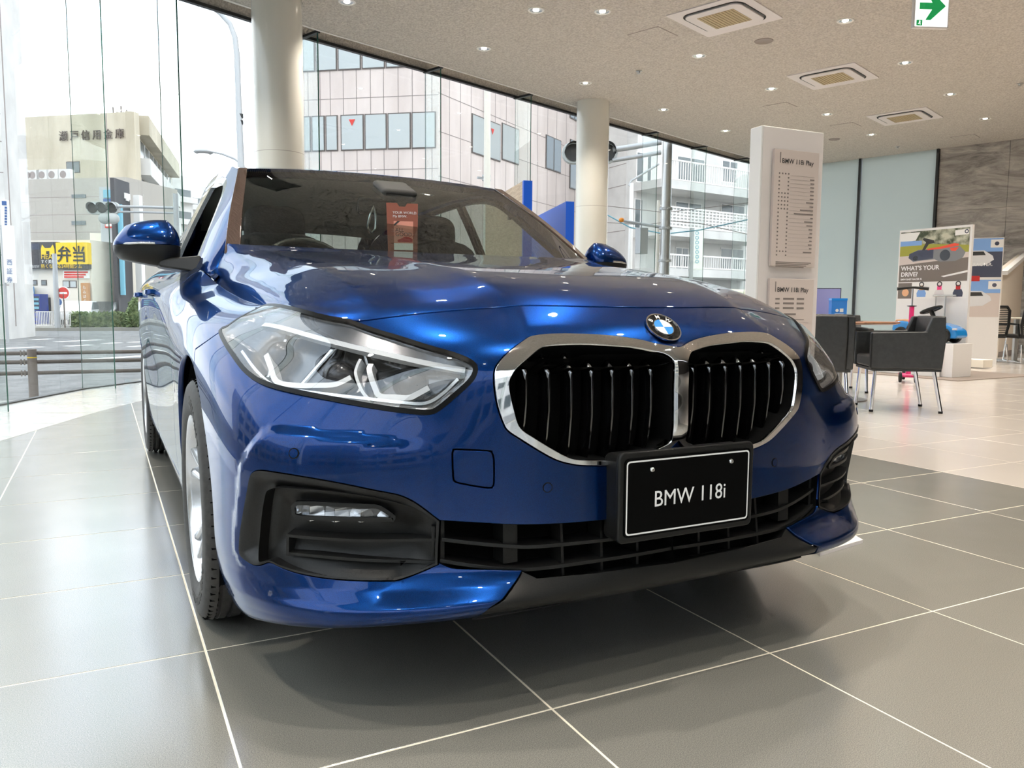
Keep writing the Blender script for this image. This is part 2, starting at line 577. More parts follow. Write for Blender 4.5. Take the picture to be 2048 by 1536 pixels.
mat('car_dark', srgb(60, 62, 66), 0.3, 0.0, 0.6)
mat('vend_blue', srgb(50, 70, 150), 0.5)
mat('orange', srgb(230, 140, 30), 0.5)
# ---------------------------------------------------------------- the showroom shell
CAMP = np.array(CAM)
FWv, RTv, UPv = np.array(fw), np.array(rt), np.array(up)
def site(px, py, d):
    """world point that lies d metres ahead of the viewpoint in the photo direction (px, py)"""
    r = FWv + RTv * ((px - 1024) / 1589.64) - UPv * ((py - 768) / 1589.64)
    return Vector(CAMP + r * d)
def on_z(px, py, z):
    r = FWv + RTv * ((px - 1024) / 1589.64) - UPv * ((py - 768) / 1589.64)
    return Vector(CAMP + r * ((z - CAMP[2]) / r[2]))
def to_px(p):
    d = np.array(p) - CAMP; z = d @ FWv
    return (1024 + 1589.64 * (d @ RTv) / z, 768 - 1589.64 * (d @ UPv) / z, z)
H = 4.2
GP_ = [(3.4, -8.75), (2.4, -8.7), (0.6, -8.45), (-1.0, -7.6), (-2.2, -6.25), (-3.0, -4.65), (-3.45, -2.9), (-3.6, -1.1), (-3.5, 0.70), (-3.2, 2.47), (-2.72, 4.2), (-2.05, 5.85), (-1.27, 7.42), (-0.42, 8.42), (1.30, 9.15), (3.2, 9.78), (5.0, 10.42), (6.75, 11.05), (8.42, 11.62), (10.12, 12.2), (11.82, 12.75), (13.5, 13.2)]
FIN = [i for i in range(1, 21)]
def inward(i):
    a = Vector(GP_[max(i - 1, 0)]); b = Vector(GP_[min(i + 1, len(GP_) - 1)])
    t = (b - a).normalized()
    return Vector((t.y, -t.x))
INN = [inward(i) for i in range(len(GP_))]
def offs(d):
    return [Vector(p) + n * d for p, n in zip(GP_, INN)]
ROOM = [Vector(p) for p in GP_] + [Vector(p) for p in [(14.61, 9.72), (16.6, 3.6), (16.6, -8.7)]]
# floor slab with the grout colour, tiles laid on it one by one
g = MB(); c_ = offs(-0.05)
poly = [(p.x, p.y) for p in c_] + [(14.7, 9.8), (16.8, 3.6), (16.8, -8.8)]
g.prism(poly, -0.12, -0.0008)
floor = g.build('floor', MAT['grout_pale'], kind='structure')
TX, TY, X0 = 0.6, 0.605, -1.485
def tile_mesh(name, m, w=TX - 0.0042, h=TY - 0.0042):
    g = MB(); t = 0.010; b = 0.0012
    V = []
    for (sx, z) in ((0, -t), (0, -b), (b, 0)):
        V += [(-w / 2 + sx, -h / 2 + sx, z), (w / 2 - sx, -h / 2 + sx, z), (w / 2 - sx, h / 2 - sx, z), (-w / 2 + sx, h / 2 - sx, z)]
    F = [(8, 9, 10, 11)] + [(a + k, a + (k + 1) % 4, a + 4 + (k + 1) % 4, a + 4 + k) for a in (0, 4) for k in range(4)]
    g.add(V, F); return g.mesh(name, m)
tm_d = tile_mesh('floor_tile', MAT['tile_dark']); tm_b = tile_mesh('floor_tile', MAT['tile_beige'], TX - 0.003, TY - 0.003)
inroom = lambda x, y: bool(_inp((x, y)))
RP = np.array([(p.x, p.y) for p in ROOM])
def _inp(q):
    x, y = q; c = False; j = len(RP) - 1
    for i in range(len(RP)):
        if (RP[i][1] > y) != (RP[j][1] > y) and x < (RP[j][0] - RP[i][0]) * (y - RP[i][1]) / (RP[j][1] - RP[i][1]) + RP[i][0]: c = not c
        j = i
    return c
vis_d, vis_b, rest_d, rest_b = [], [], [], []
for i in range(-5, 31):
    for j in range(-16, 23):
        x, y = X0 + (i + 0.5) * TX, (j + 0.5) * TY
        if not _inp((x, y)): continue
        px, py, dz = to_px((x, y, 0)); px2, py2, dz2 = to_px((x + 0.3, y + 0.3, 0)); px3, py3, dz3 = to_px((x - 0.3, y + 0.3, 0))
        ok = any(d > 0.2 and -60 < a < 2110 and b < 1600 for a, b, d in ((px, py, dz), (px2, py2, dz2), (px3, py3, dz3)))
        dark = i < 7
        (vis_d if dark else vis_b).append((dz, x, y)) if ok else (rest_d if dark else rest_b).append((x, y))
vis_b.sort(); vis_d.sort()
for k in vis_b[300:]: rest_b.append((k[1], k[2]))
for k in vis_d[300:]: rest_d.append((k[1], k[2]))
for lst, me in ((vis_d[:300], tm_d), (vis_b[:300], tm_b)):
    for dz, x, y in lst:
        o = link_mesh('floor_tile', me, floor); o.location = (x, y, 0)
for lst, m in ((rest_d, 'tile_dark'), (rest_b, 'tile_beige')):
    g = MB()
    for x, y in lst: g.box((x, y, -0.005), (TX - 0.004, TY - 0.004, 0.010))
    g.build('tile_field', MAT[m], floor, kind='stuff')
# pale border course along the glass
for i in range(5, len(GP_) - 1):
    a0, a1, b0, b1 = Vector(GP_[i]), Vector(GP_[i + 1]), offs(0.98)[i], offs(0.98)[i + 1]
    for k in range(3):
        t0, t1 = k / 3 + 0.002, (k + 1) / 3 - 0.002
        q = [a0.lerp(a1, t0), a0.lerp(a1, t1), b0.lerp(b1, t1), b0.lerp(b1, t0)]
        if i > 15 and k: continue
        if i > 15: q = [a0, a1, b1, b0]
        g = MB(); g.add([(p.x, p.y, 0.0015) for p in q] + [(p.x, p.y, -0.01) for p in q], [(0, 1, 2, 3), (0, 1, 5, 4), (1, 2, 6, 5), (2, 3, 7, 6), (3, 0, 4, 7)])
        g.build('border_tile', MAT['tile_light'], floor)
# ceiling with a recessed blind box along the glass
ce = offs(0.42); g = MB()
cpoly = [(p.x, p.y) for p in ce] + [(13.62, 13.2), (14.72, 9.74), (16.75, 3.5), (16.75, -8.75)]
g.prism(cpoly, H, H + 0.35)
ceiling = g.build('ceiling', MAT['ceiling'], kind='structure')
g = MB(); o0, o1 = offs(-0.08), offs(0.42)
for i in range(len(GP_) - 1):
    g.quad((o0[i].x, o0[i].y, H + 0.16), (o0[i + 1].x, o0[i + 1].y, H + 0.16), (o1[i + 1].x, o1[i + 1].y, H + 0.16), (o1[i].x, o1[i].y, H + 0.16))
for i in range(len(GP_) - 1):
    a, b = offs(0.012)[i], offs(0.012)[i + 1]
    g.quad((a.x, a.y, H + 0.03), (b.x, b.y, H + 0.03), (b.x, b.y, H + 0.17), (a.x, a.y, H + 0.17))
g.build('blind_recess', MAT['ceiling'], ceiling)
g = MB()
for i in range(len(GP_) - 1):
    a, b = offs(0.41)[i], offs(0.41)[i + 1]
    g.tube([(a.x, a.y, H - 0.004), (b.x, b.y, H - 0.004)], 0.012, 4)
    a, b = offs(0.20)[i], offs(0.20)[i + 1]
    g.tube([(a.x, a.y, H + 0.12), (b.x, b.y, H + 0.12)], 0.05, 6)
g.build('recess_trim', MAT['white_paint'], ceiling)
# glass wall: one pane per bay, glass fins, dark head and sill
gw = thing('wall_glass', (0, 0, 0), None, None, kind='structure')
for i in range(len(GP_) - 1):
    a, b = Vector(GP_[i]), Vector(GP_[i + 1])
    g = MB(); g.quad((a.x, a.y, 0.0), (b.x, b.y, 0.0), (b.x, b.y, H + 0.02), (a.x, a.y, H + 0.02)); g.build('pane', MAT['wall_glass'], gw)
    n = (INN[i] + INN[i + 1]).normalized()
    g = MB()
    for z0, z1, w in ((H + 0.0, H + 0.035, 0.03), (-0.03, 0.012, 0.03)):
        p = [(a + n * -w), (b + n * -w), (b + n * w), (a + n * w)]
        g.add([(q.x, q.y, z0) for q in p] + [(q.x, q.y, z1) for q in p], [(0, 1, 2, 3), (4, 5, 6, 7), (0, 1, 5, 4), (1, 2, 6, 5), (2, 3, 7, 6), (3, 0, 4, 7)])
    g.build('glazing_rail', MAT['steel_dark'], gw)
for i in FIN:
    a = Vector(GP_[i]); n = INN[i]; b = a + n * 0.34
    if i == 12: b = Vector((-0.985, 7.388))
    if i == 11: b = Vector((-1.739, 5.766))
    if i == 13: b = Vector((-0.245, 8.20))
    t = Vector((-n.y, n.x)) * 0.0095
    g = MB(); g.mi = 0
    g.add([(q.x, q.y, z) for z in (0.0, H + 0.02) for q in (a + t, b + t, b - t, a - t)], [(0, 1, 5, 4), (2, 3, 7, 6)])
    g.mi = 1; g.add([(q.x, q.y, z) for z in (0.0, H + 0.02) for q in (b + t, b - t)], [(0, 1, 3, 2)])
    g.add([(q.x, q.y, z) for z in (0.0, H + 0.02) for q in (a + t * 0.6, a - t * 0.6)], [(0, 1, 3, 2)])
    g.build('glass_fin', [MAT['fin_glass'], MAT['glass_edge']], gw)
    g = MB(); m0 = a.lerp(b, 0.5); d3 = (b - a).normalized()
    g.box((m0.x, m0.y, H + 0.002), ((b - a).length + 0.04, 0.05, 0.03), (0, 0, math.atan2(d3.y, d3.x))); g.build('fin_clamp', MAT['steel_dark'], gw)
# columns
for (x, y), lb in (((0.745, 7.885), 'thick round cream column behind the car windscreen on the left'), ((6.24, 10.03), 'round cream column in the middle, behind the right door mirror')):
    t = thing('column', (x, y, 0), lb, 'column', 'round columns')
    for z0, z1 in ((0, 1.15), (1.154, 2.5), (2.504, H)):
        g = MB(); g.cyl((0, 0, z0), (0, 0, z1), 0.268, n=64, caps=False); g.build('column_drum', MAT['column'], t, smooth=60)
    g = MB(); g.cyl((0, 0, 0), (0, 0, H), 0.2655, n=48, caps=False); g.build('column_core', MAT['joint_grey'], t, smooth=60)
# back wall: obscured glass bays and stone slabs
A_, B_, C_ = Vector((13.5, 13.2)), Vector((14.61, 9.72)), Vector((16.6, 3.6))
bw = thing('wall_back', (0, 0, 0), None, None, kind='structure')
def wall_pt(a, b, s, z, off=0.0):
    d = (b - a).normalized(); n = Vector((-d.y, d.x)) * -1
    p = a + d * s + n * off
    return (p.x, p.y, z)
LAB = (B_ - A_).length
for s0, s1 in ((0.0, 0.88), (0.94, 2.02), (2.08, LAB - 0.02)):
    g = MB(); g.quad(wall_pt(A_, B_, s0, 0.0), wall_pt(A_, B_, s1, 0.0), wall_pt(A_, B_, s1, H), wall_pt(A_, B_, s0, H)); g.build('obscured_pane', MAT['frosted'], bw)
for s0 in (0.91, 2.05, LAB):
    g = MB()
    for z0, z1, w in ((0, H, 0.025),):
        q = [wall_pt(A_, B_, s0 - w, z0, -0.03), wall_pt(A_, B_, s0 + w, z0, -0.03), wall_pt(A_, B_, s0 + w, z0, 0.06), wall_pt(A_, B_, s0 - w, z0, 0.06)]
        g.add(q + [(x, y, z1) for x, y, z in q], [(0, 1, 5, 4), (1, 2, 6, 5), (2, 3, 7, 6), (3, 0, 4, 7)])
    g.build('mullion', MAT['steel_dark'], bw)
LBC = (C_ - B_).length
k = 0
for i in range(5):
    for j in range(4):
        s0, s1, z0, z1 = 0.03 + i * 1.28, 0.03 + (i + 1) * 1.28 - 0.006, j * 1.45, (j + 1) * 1.45 - 0.006
        q = [wall_pt(B_, C_, s0, z0), wall_pt(B_, C_, s1, z0), wall_pt(B_, C_, s1, z1), wall_pt(B_, C_, s0, z1)]
        b2_ = [wall_pt(B_, C_, s0, z0, -0.03), wall_pt(B_, C_, s1, z0, -0.03), wall_pt(B_, C_, s1, z1, -0.03), wall_pt(B_, C_, s0, z1, -0.03)]
        g = MB(); g.add(q + b2_, [(0, 1, 2, 3), (0, 1, 5, 4), (1, 2, 6, 5), (2, 3, 7, 6), (3, 0, 4, 7), (4, 5, 6, 7)]); g.build('stone_slab', MAT['marble'], bw)
g = MB(); g.box2((16.62, -8.7, 0), (16.8, 3.6, H + 1.6)); g.build('wall_right', MAT['wall_dark'], kind='structure')
g = MB(); g.box2((3.4, -8.95, 0), (16.7, -8.75, H)); g.build('wall_front', MAT['wall_dark'], kind='structure')
# outside lining behind the stone so no daylight leaks in
g = MB(); q = [wall_pt(B_, C_, 0, -0.1, -0.08), wall_pt(B_, C_, LBC, -0.1, -0.08), wall_pt(B_, C_, LBC, 6.2, -0.08), wall_pt(B_, C_, 0, 6.2, -0.08)]
g.quad(*q); g.build('wall_lining', MAT['wall_cream'], bw)
# stair with sloping cream parapet in front of the stone wall
st = thing('staircase', (14.1, 7.7, 0.0), 'cream staircase parapet rising to the right in front of the stone wall', 'staircase')
L0 = Vector(st.location)
sa = Vector((13.26, 7.39, 0.0)); sb = Vector((14.95, 8.03, 0.0))
sd_ = (sb - sa); sd_.z = 0; ln = sd_.length; sd_.normalize(); sn = Vector((sd_.y, -sd_.x, 0))
def sp_(s, z, o=0.0): return sa + sd_ * s + sn * o + Vector((0, 0, z)) - L0
zr = lambda s: 1.54 + s * 0.22
for s1 in (ln,):
    g = MB(); P_ = [sp_(0, 0.0), sp_(s1, 0.0), sp_(s1, zr(s1)), sp_(0, zr(0))]; Q_ = [p - sn * 0.12 for p in P_]
    g.add(P_ + Q_, [(0, 1, 2, 3), (4, 5, 6, 7), (0, 3, 7, 4), (3, 2, 6, 7), (1, 2, 6, 5)]); g.build('parapet', MAT['wall_cream'], st)
g = MB(); g.sweep([sp_(-0.05, zr(0) - 0.03, 0.03), sp_(ln, zr(ln), 0.03)], [(-0.05, 0.035), (0.05, 0.035), (0.05, -0.035), (-0.05, -0.035)], [Vector((0, 0, 1))] * 2); g.build('coping', MAT['white_paint'], st)
g = MB(); P_ = [sp_(0.0, 0.0, 0.012), sp_(ln, 0.0, 0.012), sp_(ln, 0.10, 0.012), sp_(0.0, 0.10, 0.012)]; g.quad(*P_); g.build('skirting', MAT['joint_grey'], st)
# ---------------------------------------------------------------- ceiling fittings
def downlight(x, y, lit, label, spot=True):
    t = thing('downlight', (x, y, H), label, 'ceiling light', 'ceiling downlights')
    t.data if False else None
    link_mesh('trim_ring', DL['ring'], t); link_mesh('reflector_cone', DL['cone'], t); link_mesh('bulb', DL['bulb'], t)
    if spot:
        ld = DL['spot']
        o = bpy.data.objects.new('downlight_beam', ld); COL.objects.link(o); o.parent = t; o.location = (0, 0, -0.02)
    return t
DL = {}
g = MB(); g.lathe([(0.072, -0.001), (0.074, -0.008), (0.092, -0.009), (0.097, -0.004), (0.097, 0.004)], n=32); DL['ring'] = g.mesh('trim_ring', MAT['lamp_ring'], 40)
g = MB(); g.lathe([(0.073, -0.006), (0.060, -0.003), (0.034, -0.001)], n=32); DL['cone'] = g.mesh('reflector_cone', MAT['lamp_cone'], 60)
g = MB(); g.lathe([(0.036, -0.003), (0.029, -0.010), (0.015, -0.014), (0.0005, -0.015)], n=24); DL['bulb'] = g.mesh('bulb', MAT['lamp_emit'], 60)
sl = bpy.data.lights.new('downlight_beam', 'SPOT'); sl.energy = 240.0; sl.color = (1.0, 0.93, 0.83); sl.spot_size = R(105); sl.spot_blend = 0.8; sl.shadow_soft_size = 0.05
DL['spot'] = sl
va, vb = Vector((2.02, 0.715)), Vector((0.64, -1.82)); p0 = Vector((4.135, 6.594))
names_d = {}
near_lb = {(-1, 0): 'bright ceiling downlight near the top edge, left of the first ceiling air conditioner',
 (0, -1): 'ceiling downlight just above the second column', (1, 0): 'ceiling downlight left of the middle air conditioner in front row'}
ORD = ['first', 'second', 'third', 'fourth', 'fifth', 'sixth', 'seventh', 'eighth', 'ninth', 'tenth']
ROWN = ['the row nearest the glass wall', 'the second row from the glass wall', 'the third row from the glass wall', 'the fourth row from the glass wall', 'the fifth row from the glass wall']
for n in range(-1, 8):
    row = []
    for m in range(-4, 6):
        q = p0 + va * m + vb * n
        if not _inp((q.x, q.y)) or min((Vector(w) - q).length for w in offs(0.0)) < 0.75 or q.x > 15.5 or q.y < -7.5: continue
        if (q.x > 2.5 and q.y < -1.5) or q.y < -4.5: continue
        if q.x + 0.325 * (q.y - 9.72) > 14.61 - 1.3: continue
        px, py, dz = to_px((q.x, q.y, H))
        row.append((px if dz > 0 and -10 < px < 2058 and -10 < py < 700 else None, q))
    vis = sorted([k for k in row if k[0] is not None], key=lambda k: k[0])
    for px, q in row:
        if px is None: lb = 'recessed round ceiling downlight outside the frame'
        else: lb = 'recessed round ceiling downlight, %s from the left in %s' % (ORD[[k[0] for k in vis].index(px)], ROWN[min(n + 1, 4)])
        downlight(q.x, q.y, True, lb)
downlight(3.445, 6.914, True, 'extra bright adjustable spotlight near the top edge of the ceiling')
def cassette(x, y, label):
    t = thing('air_conditioner', (x, y, H), label, 'air conditioner', 'ceiling cassette air conditioners', rz=math.atan2(0.715, 2.02) + R(0))
    def ring(o, i, z0, z1, name, m):
        g = MB(); n = len(o); g.add([(a, b, z0) for a, b in o] + [(a, b, z1) for a, b in i], [(k, (k + 1) % n, n + (k + 1) % n, n + k) for k in range(n)]); return g.build(name, m, t, smooth=30)
    g = MB(); g.prism(rrect0(0.97, 0.97, 0.02), -0.012, 0.0); g.build('face_frame', MAT['white_panel'], t)
    g = MB(); g.prism(rrect0(0.76, 0.76, 0.14), -0.016, -0.012); g.build('air_slot', MAT['dark_gap'], t)
    g = MB(); g.prism(rrect0(0.70, 0.70, 0.10), -0.032, -0.014); g.build('centre_panel', MAT['white_panel'], t, bevel=0.004)
    g = MB(); g.prism(rrect0(0.46, 0.46, 0.01), -0.034, -0.030); g.build('intake_grille', MAT['grille_beige'], t)
    for k in range(11):
        g = MB(); g.box((0, -0.2 + 0.04 * k, -0.036), (0.44, 0.008, 0.006)); g.build('grille_louvre', MAT['grille_beige'], t)
    for k in range(4):
        a = R(90 * k); g = MB(); g.box((0.365 * math.cos(a), 0.365 * math.sin(a), -0.018), (0.022 if k % 2 == 0 else 0.50, 0.50 if k % 2 == 0 else 0.022, 0.006)); g.build('vane', MAT['steel_dark'], t)
def rrect0(w, h, r, n=6):
    o = []
    for cx, cz, a0 in ((w / 2 - r, h / 2 - r, 0), (-w / 2 + r, h / 2 - r, 90), (-w / 2 + r, -h / 2 + r, 180), (w / 2 - r, -h / 2 + r, 270)):
        for k in range(n + 1):
            a = R(a0 + 90 * k / n); o.append((cx + r * math.cos(a), cz + r * math.sin(a)))
    return o
cassette(8.48, 7.13, 'white ceiling cassette air conditioner above the price totem')
cassette(11.50, 8.21, 'farther white ceiling cassette air conditioner nearer the stone wall')
cassette(5.46, 6.05, 'white ceiling cassette air conditioner cut by the top edge')
for (x, y, s), lb in (((5.12, 6.96, 0.45), 'square ceiling access hatch near the column'), ((9.1, 8.75, 0.42), 'square ceiling access hatch behind the totem top'), ((11.2, 9.2, 0.42), 'square ceiling access hatch beside the far air conditioner'), ((14.0, 8.75, 0.42), 'square ceiling access hatch beside the stairwell opening')):
    t = thing('access_hatch', (x, y, H), lb, 'hatch', 'ceiling access hatches', rz=math.atan2(0.715, 2.02))
    g = MB(); g.prism(rrect0(s, s, 0.005), -0.004, 0.0); g.build('hatch_frame', MAT['joint_grey'], t)
    g = MB(); g.prism(rrect0(s - 0.02, s - 0.02, 0.004), -0.006, -0.003); g.build('hatch_panel', MAT['ceiling'], t)
for (x, y, r), lb in (((6.48, 6.465, 0.11), 'round grey ceiling speaker between the downlights'), ((11.95, 10.1, 0.10), 'round grey ceiling speaker behind the price totem top')):
    t = thing('ceiling_speaker', (x, y, H), lb, 'speaker', 'ceiling speakers')
    g = MB(); g.lathe([(0.0005, -0.004), (r - 0.01, -0.004), (r, -0.008), (r + 0.008, 0.0)], n=32); g.build('speaker_grille', MAT['rail_post'], t, smooth=30)
for (px, py), lb in (((1278, 142), 'small sprinkler head in the ceiling near the downlights'), ((1795, 293), 'small sprinkler head in the ceiling above the poster board'), ((2040, 167), 'small sprinkler head in the ceiling at the right edge')):
    q = on_z(px, py, H); t = thing('sprinkler', q, lb, 'sprinkler', 'ceiling sprinklers')
    g = MB(); g.lathe([(0.045, 0.0), (0.045, -0.006), (0.02, -0.008), (0.012, -0.03), (0.03, -0.032), (0.03, -0.036), (0.0005, -0.036)], n=20); g.build('sprinkler_head', MAT['alu'], t, smooth=40)
# line air grille, seen mirrored in the windscreen
t = thing('air_grille', (0.03, 5.0, H), 'rectangular slotted ceiling air grille reflected in the windscreen', 'vent', rz=R(52))
g = MB(); g.box((0, 0, -0.006), (0.74, 0.36, 0.012)); g.build('grille_frame_plate', MAT['dark_gap'], t)
for k in range(14):
    g = MB(); g.box((-0.345 + k * 0.053, 0, -0.014), (0.012, 0.34, 0.012)); g.build('grille_slat_bar', MAT['rail_post'], t)
# emergency exit sign hanging from the ceiling
q = site(1861, 20, 7.4)
es = thing('exit_sign', (q.x, q.y, H), 'hanging white exit sign with a green arrow pointing right', 'sign', rz=R(-24))
zc = q.z - H
g = MB(); g.box((0, 0, zc), (0.34, 0.04, 0.34)); g.build('sign_case', MAT['white_paint'], es, bevel=0.006)
g = MB(); g.box((0, -0.022, zc), (0.31, 0.004, 0.31)); g.build('sign_face', MAT['sign_white'], es)
g = MB(); g.prism([(-0.12, -0.02), (0.0, -0.02), (-0.06, -0.115), (-0.01, -0.115), (0.13, 0.012), (-0.01, 0.14), (-0.06, 0.14), (0.0, 0.04), (-0.12, 0.04)], 0, 0.002, (0.0, -0.026, zc + 0.015), (1, 0, 0), (0, 0, 1), (0, -1, 0)); g.build('arrow', MAT['sign_green'], es)
g = MB(); g.box((-0.115, -0.026, zc - 0.125), (0.055, 0.002, 0.05)); g.build('exit_pictogram', MAT['sign_green'], es)
g = MB(); g.prism([(-0.004, 0.018), (0.004, 0.02), (0.010, 0.008), (0.006, -0.002), (0.012, -0.016), (0.006, -0.018), (0.0, -0.006), (-0.012, -0.014), (-0.014, -0.009), (-0.004, 0.0)], 0, 0.001, (-0.115, -0.0275, zc - 0.125), (1, 0, 0), (0, 0, 1), (0, -1, 0)); g.build('running_figure', MAT['sign_white'], es)
for sx in (-0.1, 0.1):
    g = MB(); g.cyl((sx, 0, zc + 0.16), (sx, 0, 0), 0.006, n=8); g.build('hanger', MAT['white_paint'], es)
# ---------------------------------------------------------------- car body surface (metres, car coords: x to the viewer's right, y backwards from the nose, z up)

def bspl(t):
    return np.stack([(1-t)**3,3*t**3-6*t**2+4,-3*t**3+3*t**2+3*t+1,t**3],-1)/6.0
def ext(P,mirror):
    a=P[1]*np.array([-1,1,1]) if mirror else 2*P[0]-P[1]
    return np.concatenate([a[None],P,(2*P[-1]-P[-2])[None]],0)
class Net:
    """uniform bicubic spline sheet over a net of points (rows x cols x 3), mirrored about x=0 at column 0"""
    def __init__(s,P,mirror=True,comp=2):
        s.T=np.array(P,float); s.m=mirror; s.P=s.T.copy()
        for _ in range(comp):
            R,C=s.T.shape[:2]
            v,u=np.meshgrid(np.arange(R),np.arange(C),indexing='ij')
            s._pad(); s.P=s.P+0.8*(s.T-s.ev(u.ravel(),v.ravel()).reshape(R,C,3))
        s._pad()
    def _pad(s):
        Q=np.stack([ext(r,s.m) for r in s.P],0)
        s.Q=np.concatenate([(2*Q[0]-Q[1])[None],Q,(2*Q[-1]-Q[-2])[None]],0)
    def ev(s,u,v):
        u=np.asarray(u,float);v=np.asarray(v,float)
        R,C=s.T.shape[:2]
        i=np.clip(np.floor(u).astype(int),0,C-2);j=np.clip(np.floor(v).astype(int),0,R-2)
        bu=bspl(u-i);bv=bspl(v-j)
        out=np.zeros(u.shape+(3,))
        for a in range(4):
            for b in range(4):
                out+=(bv[...,a]*bu[...,b])[...,None]*s.Q[j+a,i+b]
        return out
Y0x=[0,.2,.4,.52,.62,.71,.785,.832,.872]
def rowf(zs,offs,xs=None,ys=None):
    y0=[-.004,.004,.030,.068,.100,.143,.203,.275,.44]
    xs=xs or Y0x
    return [[x,y+o,z] for x,y,z,o in zip(xs,ys or y0,zs,offs)]
def side(rows):  # cols 9..18
    return rows
S_=[]
# r0 under edge
S_.append([[0,.06,.195],[.2,.06,.197],[.4,.05,.20],[.52,.07,.20],[.62,.11,.20],[.70,.17,.195],[.755,.24,.185],[.79,.34,.165],[.81,.49,.145],
 [.80,.85,.16],[.80,1.22,.17],[.80,1.45,.17],[.80,2,.17],[.80,2.6,.17],[.80,3.52,.18],[.78,3.95,.2],[.70,4.15,.22],[.45,4.22,.23],[0,4.23,.23]])
# r1 bottom edge
S_.append([[0,.0,.212],[.2,-.005,.216],[.4,-.01,.226],[.52,.01,.224],[.62,.05,.217],[.71,.105,.208],[.775,.185,.196],[.815,.29,.178],[.838,.47,.155],
 [.845,.85,.18],[.85,1.22,.19],[.85,1.45,.19],[.85,2,.19],[.85,2.6,.19],[.855,3.52,.2],[.83,3.95,.24],[.74,4.2,.27],[.47,4.29,.28],[0,4.30,.28]])
# r2 blade ridge
S_.append([[0,-.03,.245],[.2,-.034,.25],[.4,-.03,.256],[.52,-.004,.254],[.62,.034,.249],[.71,.09,.245],[.785,.165,.245],[.83,.26,.245],[.862,.455,.235],
 [.862,.85,.25],[.866,1.22,.25],[.866,1.45,.25],[.866,2,.25],[.866,2.6,.25],[.872,3.52,.26],[.845,3.95,.3],[.755,4.22,.32],[.48,4.31,.33],[0,4.32,.33]])
S_.append(rowf([.305]*9,[-.02,-.02,-.02,-.016,-.01,-.006,-.002,0,.005])+[[.87,.85,.305],[.872,1.22,.305],[.872,1.45,.305],[.870,2,.305],[.870,2.6,.305],[.878,3.52,.31],[.85,3.95,.36],[.76,4.23,.38],[.485,4.32,.38],[0,4.33,.38]])
S_.append(rowf([.38]*9,[-.02,-.02,-.018,-.016,-.012,-.01,-.008,-.005,.005])+[[.877,.85,.38],[.878,1.22,.38],[.876,1.45,.38],[.872,2,.38],[.873,2.6,.38],[.885,3.52,.38],[.852,3.95,.42],[.762,4.23,.45],[.487,4.33,.45],[0,4.34,.45]])
S_.append(rowf([.46]*9,[-.018]*7+[-.012,.0])+[[.882,.85,.46],[.882,1.22,.46],[.878,1.45,.46],[.872,2,.46],[.875,2.6,.46],[.891,3.52,.46],[.853,3.95,.49],[.763,4.23,.52],[.488,4.33,.52],[0,4.34,.52]])
S_.append(rowf([.535]*9,[-.016]*7+[-.008,.005])+[[.886,.85,.535],[.885,1.22,.535],[.878,1.45,.535],[.871,2,.535],[.875,2.6,.535],[.896,3.52,.54],[.852,3.95,.56],[.762,4.22,.58],[.487,4.32,.58],[0,4.33,.58]])
S_.append(rowf([.60]*9,[-.015,-.015,-.015,-.004,.004,.012,.022,.034,.05])+[[.888,.85,.60],[.887,1.22,.60],[.880,1.45,.60],[.875,2,.60],[.878,2.6,.60],[.899,3.52,.61],[.85,3.95,.63],[.76,4.21,.65],[.485,4.3,.65],[0,4.31,.65]])
S_.append([[0,-.016,.66],[.2,-.010,.66],[.4,.020,.66],[.52,.075,.66],[.62,.125,.66],[.71,.198,.66],[.782,.295,.66],[.827,.39,.663],[.866,.55,.668],
 [.886,.85,.68],[.888,1.22,.68],[.885,1.45,.68],[.884,2,.68],[.887,2.6,.69],[.9,3.52,.70],[.848,3.95,.72],[.755,4.2,.74],[.48,4.28,.74],[0,4.29,.74]])
S_.append([[0,-.012,.715],[.2,-.006,.715],[.395,.033,.715],[.512,.090,.715],[.608,.158,.715],[.69,.245,.717],[.757,.36,.722],[.806,.48,.728],[.848,.65,.735],
 [.87,.9,.75],[.879,1.22,.765],[.885,1.45,.775],[.888,2,.785],[.891,2.6,.795],[.899,3.52,.80],[.843,3.95,.82],[.745,4.19,.83],[.475,4.27,.83],[0,4.28,.83]])
S_.append([[0,.035,.768],[.195,.042,.768],[.38,.078,.766],[.495,.13,.763],[.590,.190,.757],[.667,.258,.755],[.730,.385,.767],[.772,.545,.782],[.806,.75,.799],
 [.830,.98,.818],[.845,1.24,.842],[.868,1.46,.866],[.880,2,.888],[.886,2.6,.90],[.884,3.52,.92],[.815,3.95,.925],[.715,4.2,.92],[.465,4.27,.91],[0,4.28,.91]])
S_.append([[0,.10,.815],[.185,.116,.8165],[.345,.155,.816],[.475,.187,.8045],[.57,.225,.793],[.640,.275,.786],[.700,.41,.808],[.725,.60,.818],[.738,.80,.829],
 [.749,1.05,.857],[.757,1.28,.889],[.790,1.47,.942],[.793,2,.965],[.793,2.6,.985],[.775,3.48,1.02],[.735,3.95,1.03],[.65,4.2,1.0],[.44,4.26,.985],[0,4.27,.98]])
NET=Net(S_)
def S(u,v): 
    return NET.ev(np.abs(u),v)*np.stack([np.where(np.asarray(u)<0,-1.,1.),np.ones(np.shape(u)),np.ones(np.shape(u))],-1)
